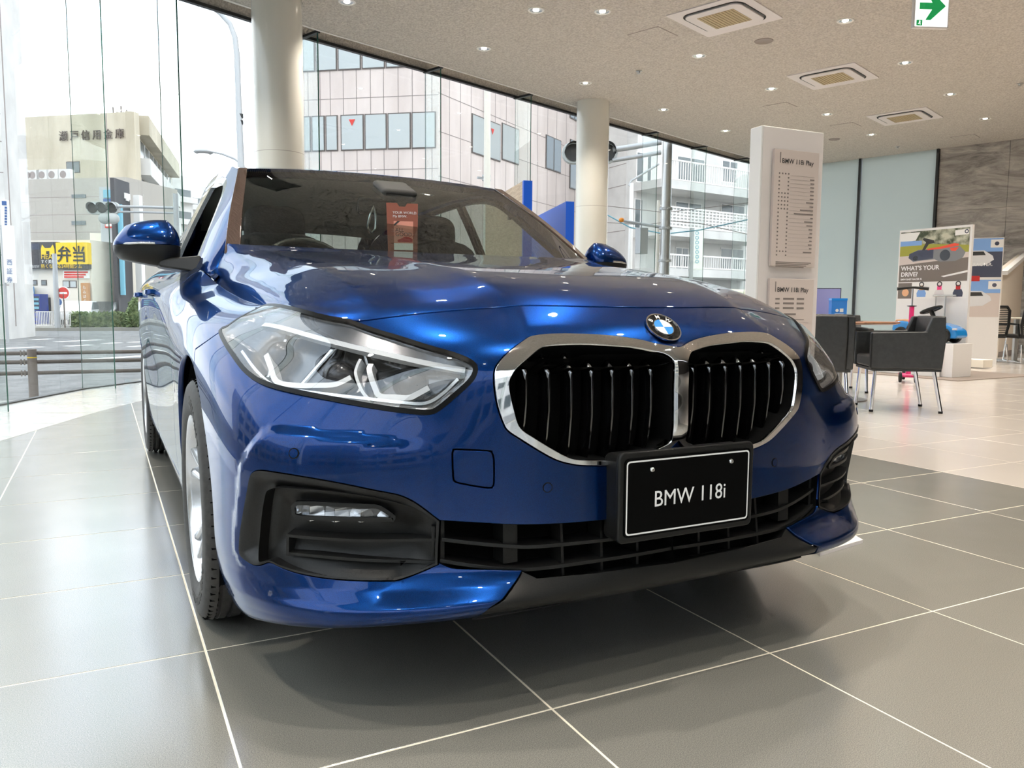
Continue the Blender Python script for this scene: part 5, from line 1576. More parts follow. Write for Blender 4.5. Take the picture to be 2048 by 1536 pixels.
# arch liners
for yy in (0.85, 3.52):
    for sd in (-1, 1):
        g = MB(); n = 28; V = []; F = []
        for k in range(n + 1):
            a = R(-20) + R(220) * k / n
            for xx, rr in ((0.862, 0.372), (0.60, 0.378)):
                V.append((sd * xx, yy + rr * math.cos(a) - CL[1], 0.316 + rr * math.sin(a)))
        for k in range(n): F.append((2 * k, 2 * k + 1, 2 * k + 3, 2 * k + 2))
        V += [(sd * 0.60, yy - CL[1], 0.316)]
        for k in range(n): F.append((2 * k + 1, 2 * n + 2, 2 * k + 3))
        g.add(V, F); g.build('arch_liner', MAT['void_black'], CAR, smooth=60)
g = MB(); g.box2((-0.60, 0.20, 0.19), (0.60, 4.15, 0.34)); g.box2((-0.52, 0.19, 0.3), (0.52, 1.2, 0.70)); g.box2((-0.82, 1.25, 0.19), (0.82, 3.12, 0.32)); g.build('underbody', MAT['void_black'], CAR, world=True)
# ---------------------------------------------------------------- door mirrors, handles
for sd in (-1, 1):
    def mshape(zf0, zf1, name, material, parent):
        """closed shell between two heights of the mirror housing"""
        g = MB(); rows, n = 9, 28; V = []; F = []
        for i in range(rows):
            z = zf0 + (zf1 - zf0) * i / (rows - 1)
            t = (z - 0.945) / (1.105 - 0.945)
            t = min(max(t, 0.0), 1.0)
            sc = (1 - abs(2 * t - 0.86) ** 2.6 * (0.55 if t < 0.43 else 0.62))
            for k in range(n):
                a = 2 * math.pi * k / n
                ca, sa = math.cos(a), math.sin(a)
                px = math.copysign(abs(ca) ** 0.62, ca); py = math.copysign(abs(sa) ** 0.75, sa)
                x = 0.928 + 0.102 * px * (0.55 + 0.45 * sc) + (0.004 if px > 0 else 0)
                y = 1.645 + (0.085 if py < 0 else 0.060) * py * sc + 0.030 * (px + 1) / 2
                ox = max(0.0, (x - 0.86) / 0.17)
                zc_m = 1.012
                zz_ = zc_m + (z - zc_m) * ((1 - 0.50 * min(ox, 1.0) ** 3.0) if z > zc_m else (1 - 0.45 * min(ox, 1.0) ** 1.4))
                V.append((sd * x, y - CL[1], zz_))
        for i in range(rows - 1):
            for k in range(n):
                F.append((i * n + k, i * n + (k + 1) % n, (i + 1) * n + (k + 1) % n, (i + 1) * n + k))
        F += [tuple(range(n)), tuple(range((rows - 1) * n, rows * n))]
        g.add(V, F); return g.build(name, MAT[material], parent, smooth=50)
    mc = mshape(1.019, 1.105, 'door_mirror', 'paint', CAR)
    mshape(0.945, 1.017, 'mirror_base', 'black_plastic', mc)
    g = MB(); pts = [(sd * 1.026, 1.645, 1.016), (sd * 1.0, 1.60, 1.018), (sd * 0.96, 1.570, 1.020), (sd * 0.91, 1.563, 1.021)]
    g.tube([Vector(p) - Vector(CL) for p in pts], 0.0045, 8); g.build('indicator', MAT['satin_chrome'], mc, smooth=60)
    g = MB(); g.box2((sd * 0.845, 1.728, 0.965), (sd * 1.01, 1.734, 1.085)); g.build('mirror_glass', MAT['mirror_face'], mc, bevel=0.004, world=False) if False else None
    g = MB(); g.add([Vector(p) - Vector(CL) for p in [(sd * 0.775, 1.50, 0.925), (sd * 0.785, 1.72, 0.925), (sd * 0.79, 1.72, 0.975), (sd * 0.77, 1.53, 0.985), (sd * 0.90, 1.59, 0.945), (sd * 0.90, 1.70, 0.945), (sd * 0.90, 1.70, 0.972), (sd * 0.90, 1.59, 0.972)]],
                   [(0, 1, 5, 4), (1, 2, 6, 5), (2, 3, 7, 6), (3, 0, 4, 7), (4, 5, 6, 7), (0, 3, 2, 1)])
    g.build('mirror_stalk', MAT['black_plastic'], mc, bevel=0.008, seg=3)
    for yy in (2.26, 3.10):
        u_, v_ = uv_yz(yy, 0.865, 12.5 if yy < 2.5 else 13.4, 9.9)
        c = P3([u_], [v_], -0.022, sd)[0]
        g = MB(); pts = [Vector((sd * (abs(c[0]) - 0.030), yy - 0.10, c[2])), Vector((sd * (abs(c[0]) - 0.002), yy - 0.085, c[2])), Vector((sd * abs(c[0]), yy, c[2])), Vector((sd * (abs(c[0]) - 0.002), yy + 0.085, c[2])), Vector((sd * (abs(c[0]) - 0.030), yy + 0.10, c[2]))]
        g.sweep([p - Vector(CL) for p in smooth_line(pts, False, 4).tolist()] if False else [Vector(p) - Vector(CL) for p in smooth_line([tuple(q) for q in pts], False, 4)], [(-0.012, 0.004), (-0.008, 0.009), (0.008, 0.009), (0.012, 0.004), (0.010, -0.004), (-0.010, -0.004)], [Vector((sd, 0, 0.1))] * 17)
        g.build('door_handle', MAT['paint'], CAR, smooth=50)
# ---------------------------------------------------------------- cabin
hl2 = loft(RC, RE, 24, 16, k1=0.97) + np.array([0, 0, -0.035]); hl2[..., 1] += 0.02
sheet('headliner', hl2, 'headliner', mirror='both', edge=0, flip=True)
g = MB(); g.box2((-0.66, 1.22, 0.80), (0.66, 1.50, 0.965)); g.box2((-0.66, 1.34, 0.72), (0.66, 1.66, 0.925)); dash = g.build('dashboard', MAT['cabin_dark'], CAR, bevel=0.03, seg=3, world=True)
g = MB(); g.box2((-0.52, 1.36, 0.95), (-0.22, 1.56, 1.0)); g.build('instrument_hood', MAT['cabin_dark'], dash, bevel=0.02, seg=3, world=False) if False else None
swc = Vector((-0.365, 1.76, 0.905)) - Vector(CL)
g = MB(); n = 40; tn = Vector((0, -0.42, -0.9)).cross(Vector((1, 0, 0))).normalized()
e2_ = Vector((0, 0.45, 0.89)).normalized()
g.tube([swc + Vector((1, 0, 0)) * 0.185 * math.cos(2 * math.pi * k / n) + e2_ * 0.185 * math.sin(2 * math.pi * k / n) for k in range(n)], 0.016, 10, closed=True)
sw = g.build('steering_wheel', MAT['black_plastic'], CAR, smooth=60)
g = MB(); g.box(swc, (0.16, 0.05, 0.10), (R(-26), 0, 0)); g.box(swc + Vector((0, 0.01, 0)), (0.34, 0.025, 0.035), (R(-26), 0, 0)); g.build('wheel_hub', MAT['black_plastic'], sw, bevel=0.012)
for sd in (-1, 1):
    g = MB(); g.ball(Vector((sd * 0.37, 2.30, 0.80)) - Vector(CL), 0.245, 0.10, 0.34, 24, 14, 0.55); g.ball(Vector((sd * 0.37, 2.02, 0.50)) - Vector(CL), 0.25, 0.28, 0.09, 20, 10, 0.5); seat = g.build('front_seat', MAT['seat_cloth'], CAR, smooth=60)
    g = MB(); g.ball(Vector((sd * 0.37, 2.37, 1.165)) - Vector(CL), 0.135, 0.05, 0.10, 20, 12, 0.6); g.build('headrest', MAT['seat_cloth'], seat, smooth=60)
    g = MB(); g.ball(Vector((sd * 0.33, 3.20, 1.05)) - Vector(CL), 0.13, 0.045, 0.075, 20, 10, 0.6); g.build('rear_headrest', MAT['seat_cloth'], CAR, smooth=60)
g = MB(); g.ball(Vector((0, 3.18, 0.74)) - Vector(CL), 0.60, 0.12, 0.27, 24, 12, 0.45); g.build('rear_bench', MAT['seat_cloth'], CAR, smooth=60)
g = MB(); g.box2((-0.74, 1.3, 0.3), (0.74, 3.3, 0.34)); g.box2((-0.58, 3.3, 0.86), (0.58, 3.95, 0.88)); g.build('cabin_floor', MAT['cabin_dark'], CAR, world=True)
for sd in (-1, 1):
    g = MB(); g.box2((sd * 0.74, 1.55, 0.3), (sd * 0.765, 3.3, 0.93)); g.build('door_card', MAT['cabin_dark'], CAR, world=True)
g = MB(); g.box((0, 1.80, 1.285), (0.15, 0.16, 0.05), (R(22), 0, 0)); rm = g.build('sensor_housing', MAT['cabin_dark'], CAR, bevel=0.02, seg=3, world=True)
g = MB(); g.box((0, 1.93, 1.235), (0.235, 0.03, 0.068), (R(8), 0, 0)); g.build('rear_view_mirror', MAT['black_gloss'], CAR, bevel=0.014, seg=3, world=True)
# small drop-shaped fragrance tag on the mirror
g = MB(); g.tube([Vector(p) - Vector(CL) for p in [(-0.12, 1.70, 1.205), (-0.135, 1.70, 1.17), (-0.145, 1.70, 1.12), (-0.128, 1.70, 1.105), (-0.113, 1.70, 1.12), (-0.11, 1.70, 1.17)]], 0.005, 8, closed=True); g.build('mirror_charm', MAT['satin_chrome'], CAR, smooth=60)
# ---------------------------------------------------------------- things standing in the showroom
# tag card behind the windscreen
tg = thing('info_card', (-0.117, 1.37, 1.012), 'tall orange card reading ALL GOOD standing behind the windscreen', 'card', rz=R(-14))
card = [(-0.052, 0.0), (0.052, 0.0), (0.056, 0.172), (0.018, 0.172), (0.010, 0.160), (-0.010, 0.160), (-0.018, 0.172), (-0.056, 0.172)]
g = MB(); g.prism(card, 0, 0.002, (0, 0, 0), (1, 0, 0), (0, 0.12, 1), (0, 1, 0)); g.build('card_board', MAT['tag_orange'], tg)
P_ = lambda x, z, o=0.0012: (x, 0.12 * z - o, z)
g = MB(); g.quad(P_(-0.031, 0.006), P_(0.036, 0.006), P_(0.038, 0.108), P_(-0.031, 0.108)); g.build('phone_picture', MAT['tag_pink'], tg)
g = MB(); g.quad(P_(-0.031, 0.006, 0.0016), P_(0.036, 0.006, 0.0016), P_(0.036, 0.03, 0.0016), P_(-0.031, 0.03, 0.0016)); g.build('picture_caption', MAT['paper_white'], tg)
g = MB(); g.prism([(-0.018, 0.034), (0.034, 0.034), (0.035, 0.045), (0.022, 0.052), (0.005, 0.052), (-0.008, 0.045), (-0.018, 0.042)], 0, 0.0006, (0, -0.001, 0), (1, 0, 0), (0, 0.12, 1), (0, -1, 0)); g.build('picture_car', MAT['red_print'], tg)
g = MB(); g.quad(P_(-0.031, 0.088, 0.0016), P_(-0.008, 0.108, 0.0016), P_(-0.018, 0.108, 0.0016), P_(-0.031, 0.096, 0.0016)); g.build('picture_ribbon', MAT['ink'], tg)
for bd, z, s_ in (('YOUR WORLD.', 0.134, 0.0125), ('My BMW.', 0.121, 0.0125)):
    text('card_text', bd, s_, MAT['print_white'], tg, P_(-0.034, z, 0.0016), (1, 0, 0), (0, 0.12, 1), extrude=0.0)
for bd, z in (('ALL', 0.070), ('GOOD.', 0.055)):
    text('card_text', bd, 0.019, MAT['ink'], tg, P_(-0.026, z, 0.002), (1, 0, 0), (0, 0.12, 1), extrude=0.0)
# white kick board lying under the bumper corner
g = MB(); q = [on_z(1640, 1112, 0.0), on_z(1726, 1086, 0.0), on_z(1690, 1066, 0.0), on_z(1600, 1086, 0.0)]
g.add([(p.x, p.y, 0.0) for p in q] + [(p.x, p.y, 0.012) for p in q], [(0, 1, 2, 3), (4, 5, 6, 7), (0, 1, 5, 4), (1, 2, 6, 5), (2, 3, 7, 6), (3, 0, 4, 7)])
g.build('floor_plate', MAT['white_panel'], label='small white flat board lying on the floor beside the front bumper', cat='board')
# price totem
to = thing('price_totem', (2.925, 2.545, 0), 'tall white price totem with two spec sheets behind the bonnet', 'sign stand', rz=R(-3.5))
g = MB(); g.box2((-0.26, -0.055, 0.0), (0.255, 0.055, 1.975)); g.build('totem_body', MAT['white_paint'], to, bevel=0.006)
g = MB(); g.box2((-0.30, -0.2, 0.0), (0.30, 0.2, 0.012)); g.build('totem_foot', MAT['white_paint'], to, bevel=0.004)
g = MB(); g.box2((-0.25, -0.058, 0.02), (0.247, -0.054, 1.968)); g.build('totem_face', MAT['white_panel'], to)
def sheet_panel(z0, z1, kind):
    g = MB(); g.box2((-0.175, -0.082, z0), (0.195, -0.062, z1)); s_ = g.build('spec_sheet', MAT['paper_grey'], to, bevel=0.002)
    g = MB(); g.box2((-0.130, -0.0835, z1 - 0.085), (-0.124, -0.082, z1 - 0.02)); g.build('heading_mark', MAT['ink_grey'], s_)
    text('sheet_heading', 'BMW 118i Play', 0.042, MAT['ink'], s_, (-0.115, -0.0835, z1 - 0.085), (1, 0, 0), (0, 0, 1), extrude=0.0, bold=0.0006)
    if kind == 0:
        rows = [(z1 - 0.155 - k * 0.0245) for k in range(22)]
        for k, z in enumerate(rows):
            g = MB()
            for c in range(4 if k in (0, 5, 6, 7, 8, 9, 20) else 2):
                x = -0.135 + c * (0.025 if k in (0, 5, 6, 7, 8, 9, 20) else 0.075); g.box2((x, -0.0832, z), (x + 0.010, -0.082, z + 0.009))
            if k % 1 == 0: g.box2((-0.04, -0.0832, z - 0.004), (0.16, -0.082, z - 0.0035))
            w = [0, .035, .03, .03, .03, .03, .03, .06, .03, .11, .16, .02, .07, .05, .03, .02, .03, .02, .03, .02, .07, .0][k]
            if w: g.box2((0.16 - w, -0.0832, z), (0.16, -0.082, z + 0.007))
            g.build('sheet_row', MAT['ink_grey'], s_)
        g = MB()
        for k in range(4): g.box2((-0.135, -0.0832, z1 - 0.70 - k * 0.010 - 0.012), (0.16 - 0.02 * k, -0.082, z1 - 0.695 - k * 0.010 - 0.012))
        g.build('sheet_note', MAT['ink_grey'], s_)
    else:
        for k in range(13):
            z = z1 - 0.135 - k * 0.030; g = MB()
            if k < 3:
                g.box2((-0.125, -0.0832, z), (-0.09, -0.082, z + 0.010)); g.box2((-0.06, -0.0832, z), (0.03, -0.082, z + 0.012)); g.box2((0.055, -0.0832, z), (0.115, -0.082, z + 0.012))
            elif k == 3: g.box2((-0.05, -0.0832, z - 0.01), (0.05, -0.082, z + 0.002)); g.box2((-0.125, -0.0832, z - 0.01), (-0.09, -0.082, z - 0.002))
            elif k == 4: g.box2((-0.125, -0.0832, z - 0.012), (0.12, -0.082, z - 0.008)); g.box2((-0.125, -0.0832, z - 0.024), (-0.06, -0.082, z - 0.018))
            else: g.box2((-0.125, -0.0832, z - 0.02), (-0.07 + 0.01 * (k % 3), -0.082, z - 0.013)); g.box2((-0.02, -0.0832, z - 0.02), (0.01, -0.082, z - 0.012))
            g.build('sheet_row', MAT['ink_grey'], s_)
        g = MB(); g.box2((-0.125, -0.0832, z1 - 0.285), (0.16, -0.082, z1 - 0.284)); g.box2((-0.125, -0.0832, z1 - 0.53), (0.16, -0.082, z1 - 0.529)); g.build('sheet_rule', MAT['ink_grey'], s_)
sheet_panel(1.10, 1.835, 0); sheet_panel(0.30, 1.02, 1)
# display partitions behind the car
def partition(p0, p1, z1, name, lb, m0, m1, th=0.07):
    a, b = Vector(p0), Vector(p1); d = (b - a); L_ = d.length; rz = math.atan2(d.y, d.x)
    t = thing(name, ((a.x + b.x) / 2, (a.y + b.y) / 2, 0), lb, 'partition', rz=rz)
    g = MB(); g.box2((-L_ / 2, -th / 2, 0), (L_ / 2 - 0.04, th / 2, z1)); g.build('board', MAT[m0], t)
    g = MB(); g.box2((L_ / 2 - 0.04, -th / 2 - 0.002, 0), (L_ / 2, th / 2 + 0.002, z1)); g.build('edge_band', MAT[m1], t)
    return t
pa = site(978, 400, 7.9); pb = site(1056, 380, 6.5)
wp = partition((pa.x, pa.y), (pb.x, pb.y), 0.814 + (617 - 362) * 6.5 / 1590, 'wood_partition', 'light wood display partition with a blue end edge behind the car', 'wood_light', 'blue_panel')
g = MB(); g.box((0.30, -0.045, 1.60), (0.035, 0.03, 0.035)); g.build('wall_clip', MAT['black_matte'], wp)
pa = site(1064, 430, 8.4); pb = site(1140, 420, 6.9)
partition((pa.x, pa.y), (pb.x, pb.y), 0.814 + (619 - 405) * 6.9 / 1590, 'blue_partition', 'bright blue display partition left of the middle column', 'blue_panel', 'blue_panel')
# armchairs round the meeting table
def lat(l, d): return Vector((CAM.x + 0.45727 * d + 0.88933 * l, CAM.y + 0.88933 * d - 0.45727 * l, 0))
def armchair(loc, face, lb):
    """face: plan direction the sitter looks"""
    rz = math.atan2(face[1], face[0]) - math.pi / 2
    t = thing('armchair', (loc.x, loc.y, 0), lb, 'chair', 'black armchairs round the meeting table', rz=rz)
    w, d = 0.56, 0.54
    for sx in (-1, 1):
        pr = [(-d / 2, 0.355), (d / 2, 0.355), (d / 2, 0.645), (-d / 2 + 0.13, 0.655), (-d / 2 + 0.085, 0.775), (-d / 2 - 0.005, 0.775), (-d / 2 - 0.02, 0.60)]
        g = MB(); g.prism(pr, 0, 0.06, (sx * (w / 2 - 0.03) - 0.03, 0, 0), (0, 1, 0), (0, 0, 1), (1, 0, 0)); g.build('arm_panel', MAT['leather_black'], t, bevel=0.012, seg=3)
    g = MB(); g.prism([(-d / 2 - 0.02, 0.34), (-d / 2 + 0.075, 0.34), (-d / 2 + 0.08, 0.55), (-d / 2 + 0.06, 0.78), (-d / 2 - 0.03, 0.78), (-d / 2 - 0.035, 0.60)], -(w / 2 - 0.062), w / 2 - 0.062, (0, 0, 0), (0, 1, 0), (0, 0, 1), (1, 0, 0)); g.build('backrest', MAT['leather_black'], t, bevel=0.014, seg=3)
    g = MB(); g.box2((-w / 2 + 0.062, -d / 2 + 0.08, 0.36), (w / 2 - 0.062, d / 2 - 0.01, 0.455)); g.build('seat_cushion', MAT['leather_black'], t, bevel=0.02, seg=3)
    g = MB(); g.box2((-w / 2 + 0.02, -d / 2, 0.335), (w / 2 - 0.02, d / 2 - 0.02, 0.357)); g.build('seat_rail', MAT['steel_dark'], t)
    for sx in (-1, 1):
        for sy in (-1, 1):
            top = Vector((sx * (w / 2 - 0.045), sy * (d / 2 - 0.05), 0.345)); bot = Vector((sx * (w / 2 - 0.035), sy * (d / 2 - 0.03) - (0.045 if sy < 0 else 0), 0.018))
            g = MB(); g.cyl(top, bot, 0.0145, n=12); lg = g.build('leg', MAT['chrome'], t, smooth=40)
            g = MB(); g.cyl(bot, bot - Vector((0, 0, 0.018)), 0.017, n=12); g.build('foot', MAT['black_matte'], lg, smooth=40)
    return t
LFT = Vector((-0.889, 0.457)); AWY = Vector((0.457, 0.889))
armchair(lat(3.20, 6.62), LFT * 0.985 + AWY * 0.17, 'black leather armchair with chrome legs seen from the side, right of the table')
armchair(lat(2.42, 6.50), AWY * 0.94 + LFT * -0.10, 'black leather armchair seen from behind, next to the price totem')
armchair(lat(3.32, 8.15), -AWY * 0.98 + LFT * 0.12, 'black leather armchair on the far side of the table facing the viewer')
tb = lat(3.02, 7.35)
t = thing('meeting_table', (tb.x, tb.y, 0), 'round brown wooden meeting table among the black armchairs', 'table')
g = MB(); g.lathe([(0.0005, 0.695), (0.46, 0.695), (0.50, 0.708), (0.50, 0.716), (0.496, 0.720), (0.0005, 0.720)], n=64); g.build('table_top', MAT['wood_brown'], t, smooth=30)
g = MB(); g.cyl((0, 0, 0.02), (0, 0, 0.695), 0.04, n=24); g.build('pedestal', MAT['alu'], t, smooth=40)
g = MB(); g.lathe([(0.26, 0.0), (0.26, 0.008), (0.05, 0.03), (0.04, 0.03)], n=40); g.build('table_base', MAT['alu'], t, smooth=40)
g = MB(); c = tb + Vector((0.08, -0.1, 0.7235)); g.box(c, (0.17, 0.09, 0.006), (0, 0, 0.4)); g.build('phone', MAT['black_gloss'], label='thin dark tablet lying on the round wooden table', cat='tablet', bevel=0.002)
# desk with monitor and blue card box behind the chairs
dk = lat(2.95, 9.4)
t = thing('reception_desk', (dk.x, dk.y, 0), 'dark desk with a monitor standing behind the meeting table', 'desk', rz=R(-27))
g = MB(); g.box2((-0.75, -0.35, 0.70), (0.45, 0.35, 0.735)); g.build('desk_top', MAT['leather_black'], t, bevel=0.004)
g = MB(); g.box2((-0.72, 0.28, 0.0), (0.42, 0.30, 0.70)); g.build('modesty_panel', MAT['leather_black'], t)
for sx in (-0.7, 0.40):
    g = MB(); g.box2((sx - 0.02, -0.3, 0), (sx + 0.02, 0.3, 0.70)); g.build('desk_leg', MAT['alu'], t)
mo = site(1652, 605, 9.3)
t = thing('monitor', (mo.x, mo.y, 0.735), 'flat monitor with a lilac screen on the desk beside the totem', 'monitor', rz=R(-40))
g = MB(); g.box2((-0.16, -0.012, 0.03), (0.16, 0.012, 0.345)); g.build('monitor_case', MAT['black_matte'], t, bevel=0.004)
g = MB(); g.box2((-0.152, -0.0135, 0.04), (0.152, -0.0122, 0.337)); g.build('screen', MAT['screen_lilac'], t)
g = MB(); g.box2((-0.015, 0.01, 0.0), (0.015, 0.03, 0.14)); g.box2((-0.09, -0.06, 0.0), (0.09, 0.08, 0.008)); g.build('stand', MAT['black_matte'], t)
bx = site(1675, 628, 8.9)
t = thing('card_box', (bx.x, bx.y, 0.735), 'upright bright blue card holder with a white symbol on the desk', 'box', rz=R(-28))
g = MB(); g.box2((-0.085, -0.045, 0.0), (0.085, 0.045, 0.215)); g.build('box_body', MAT['box_blue'], t, bevel=0.003)
g = MB(); g.box2((-0.087, -0.047, 0.195), (0.087, 0.047, 0.22)); g.build('box_rim', MAT['badge_blue'], t)
g = MB(); g.lathe([(0.0005, 0.0), (0.018, 0.0)], c=(-0.025, -0.0465, 0.085), axis=(0, -1, 0), n=16); g.build('box_mark', MAT['print_white'], t)
g = MB(); g.box2((0.005, -0.0465, 0.066), (0.045, -0.046, 0.106)); g.box2((-0.05, -0.0465, 0.045), (0.05, -0.046, 0.05)); g.build('box_print', MAT['print_white'], t)
# toy display with the big poster
bl_, br_ = on_z(1787, 741, 0.0), on_z(1929, 752, 0.0)
d = br_ - bl_; d.z = 0; L_ = d.length; rz = math.atan2(d.y, d.x); cp = (bl_ + br_) / 2
mt = thing('floor_mat', (cp.x, cp.y, 0), 'grey carpet mat under the toy car display', 'mat', rz=rz)
g = MB(); g.box2((-L_ / 2 - 1.6, -0.85, 0.0), (L_ / 2 + 0.42, 0.9, 0.008)); g.build('mat_sheet', MAT['mat_grey'], mt)
pb_ = thing('poster_board', (cp.x, cp.y, 0.008), 'tall white display board with a toy car poster reading WHATS YOUR DRIVE', 'poster', rz=rz)
HB = 1.90
g = MB(); g.box2((-L_ / 2, -0.02, 0), (L_ / 2, 0.02, HB)); g.build('board', MAT['white_paint'], pb_)
def PB(x0, x1, z0, z1, m, name, y=-0.0212, par=None):
    g = MB(); X = lambda f: -L_ / 2 + f * L_
    g.box2((X(x0), y, z0), (X(x1), -0.0195, z1)); return g.build(name, MAT[m], par or pb_)
zt = HB - 0.03; zb = HB - 0.70
ps = PB(0.02, 0.97, zb, zt, 'road_print', 'poster_sheet')
def PP(poly, m, name, y):
    g = MB(); X = lambda f: -L_ / 2 + f * L_
    g.prism([(X(a), b) for a, b in poly], 0, 0.0006, (0, y, 0), (1, 0, 0), (0, 0, 1), (0, -1, 0)); return g.build(name, MAT[m], ps)
zz = lambda f: zt - f * (zt - zb)
PP([(0.02, zz(0)), (0.97, zz(0)), (0.97, zz(0.34)), (0.02, zz(0.34))], 'tree_print', 'printed_trees', -0.0215)
PP([(0.02, zz(0.02)), (0.30, zz(0.02)), (0.24, zz(0.18)), (0.02, zz(0.2))], 'paper_white', 'printed_sky', -0.0217)
PP([(0.02, zz(0.18)), (0.33, zz(0.19)), (0.33, zz(0.28)), (0.02, zz(0.28))], 'sky_print', 'printed_house', -0.0219)
PP([(0.02, zz(0.27)), (0.40, zz(0.26)), (0.97, zz(0.33)), (0.97, zz(0.46)), (0.02, zz(0.48))], 'grass_print', 'printed_grass', -0.0218)
PP([(0.02, zz(0.47)), (0.97, zz(0.46)), (0.97, zz(0.56)), (0.02, zz(0.66))], 'paper_grey', 'printed_road', -0.0217)
PP([(0.15, zz(0.52)), (0.16, zz(0.44)), (0.28, zz(0.37)), (0.50, zz(0.36)), (0.85, zz(0.34)), (0.93, zz(0.46)), (0.90, zz(0.56)), (0.80, zz(0.62)), (0.60, zz(0.62)), (0.52, zz(0.57)), (0.35, zz(0.58)), (0.22, zz(0.60))], 'grey_print', 'printed_toy_car', -0.0221)
PP([(0.15, zz(0.52)), (0.16, zz(0.44)), (0.28, zz(0.38)), (0.50, zz(0.38)), (0.50, zz(0.55)), (0.35, zz(0.57)), (0.22, zz(0.58))], 'navy_print', 'printed_bonnet', -0.0223)
PP([(0.40, zz(0.36)), (0.60, zz(0.33)), (0.78, zz(0.28)), (0.84, zz(0.30)), (0.83, zz(0.335)), (0.62, zz(0.37)), (0.42, zz(0.385))], 'red_orange', 'printed_seat', -0.0225)
PP([(0.72, zz(0.37)), (0.84, zz(0.36)), (0.80, zz(0.43)), (0.74, zz(0.42))], 'red_orange', 'printed_lamp', -0.0225)
PP([(0.34, zz(0.38)), (0.38, zz(0.38)), (0.43, zz(0.27)), (0.51, zz(0.25)), (0.50, zz(0.20)), (0.36, zz(0.14)), (0.34, zz(0.17)), (0.39, zz(0.23))], 'ink', 'printed_steering_wheel', -0.0226)
for cx, cz, r in ((0.25, 0.53, 0.035), (0.66, 0.50, 0.07)):
    g = MB(); X = -L_ / 2 + cx * L_; g.lathe([(0.0005, 0), (r, 0)], c=(X, -0.0229, zz(cz)), axis=(0, -1, 0), n=20); g.build('printed_wheel', MAT['lamp_dark'], ps)
PP([(0.78, zz(0.04)), (0.96, zz(0.03)), (0.96, zz(0.13)), (0.78, zz(0.14))], 'paper_white', 'logo_panel', -0.0222)
X = -L_ / 2 + 0.93 * L_
g = MB(); g.lathe([(0.0005, 0), (0.027, 0)], c=(X, -0.0232, zz(0.075)), axis=(0, -1, 0), n=20); g.build('printed_roundel', MAT['navy_print'], ps)
g = MB(); g.lathe([(0.0005, 0), (0.014, 0)], c=(X, -0.0234, zz(0.075)), axis=(0, -1, 0), n=16); g.build('printed_roundel_core', MAT['paper_white'], ps)
PP([(0.62, zz(0.90)), (0.97, zz(0.80)), (0.97, zz(0.84)), (0.66, zz(0.92))], 'paper_white', 'printed_lane_line', -0.0221)
X = lambda f: -L_ / 2 + f * L_
text('poster_text', "WHAT'S YOUR", 0.080, MAT['print_white'], ps, (X(0.05), -0.0226, zz(0.765)), (1, 0, 0), (0, 0, 1), extrude=0, bold=0.0018)
text('poster_text', "DRIVE?", 0.080, MAT['print_white'], ps, (X(0.05), -0.0226, zz(0.885)), (1, 0, 0), (0, 0, 1), extrude=0, bold=0.0018)
text('poster_text', "BMW BABY RACER III.", 0.032, MAT['print_white'], ps, (X(0.05), -0.0226, zz(0.96)), (1, 0, 0), (0, 0, 1), extrude=0, bold=0.0008)
# row of small pictures under the poster
st_ = PB(0.02, 0.97, zb - 0.22, zb - 0.01, 'paper_white', 'picture_strip')
g = MB(); g.box2((X(0.02), -0.0222, zb - 0.22), (X(0.22), -0.0210, zb - 0.01)); g.build('portrait_print', MAT['road_print'], st_)
g = MB(); g.lathe([(0.0005, 0), (0.05, 0)], c=(X(0.13), -0.0226, zb - 0.14), axis=(0, -1, 0), n=16); g.build('portrait_face', MAT['skin_print'], st_)
for fx, m1, m2 in ((0.36, 'sky_print', 'toy_tan'), (0.61, 'white_panel', 'pink'), (0.86, 'navy_print', 'red_print')):
    g = MB(); g.prism([(X(fx) - 0.06, zb - 0.20), (X(fx) + 0.06, zb - 0.20), (X(fx) + 0.066, zb - 0.15), (X(fx) + 0.045, zb - 0.105), (X(fx) - 0.045, zb - 0.105), (X(fx) - 0.066, zb - 0.15)], 0, 0.0006, (0, -0.0222, 0), (1, 0, 0), (0, 0, 1), (0, -1, 0)); pr_ = g.build('printed_toy', MAT[m1], st_)
    g = MB(); g.prism([(X(fx) - 0.03, zb - 0.11), (X(fx) + 0.03, zb - 0.11), (X(fx) + 0.03, zb - 0.05), (X(fx) - 0.03, zb - 0.05)], 0, 0.0006, (0, -0.0230, 0), (1, 0, 0), (0, 0, 1), (0, -1, 0)); g.build('printed_toy_seat', MAT[m2], st_)
    g = MB(); g.lathe([(0.022, 0), (0.036, 0)], c=(X(fx), -0.0237, zb - 0.035), axis=(0, -1, 0), n=16); g.build('printed_toy_wheel', MAT['ink'], st_)
# white plinth with the ride-on toy car
e1 = d.normalized(); nrm = Vector((e1.y, -e1.x, 0))
pc_ = cp + nrm * 0.30 + e1 * 0.17
pl_ = thing('display_plinth', (pc_.x, pc_.y, 0.008), 'white box plinth carrying the blue toy car', 'plinth', rz=rz)
g = MB(); g.box2((-0.72, -0.20, 0.0), (0.46, 0.20, 0.415)); g.build('plinth_body', MAT['white_paint'], pl_, bevel=0.004)
toy = thing('ride_on_car', (pc_.x + e1.x * 0.0, pc_.y + e1.y * 0.0, 0.423), 'blue ride-on toy car with a black steering wheel on the white plinth', 'toy car', rz=rz)
prof = [(-0.42, 0.07), (-0.44, 0.17), (-0.42, 0.255), (-0.30, 0.27), (-0.10, 0.245), (0.08, 0.24), (0.20, 0.25), (0.34, 0.215), (0.43, 0.165), (0.45, 0.09), (0.42, 0.06), (-0.36, 0.055)]
g = MB(); g.prism(prof, -0.12, 0.12, (0, 0, 0), (1, 0, 0), (0, 0, 1), (0, 1, 0)); bd_ = g.build('toy_body', MAT['toy_blue'], toy, bevel=0.03, seg=3)
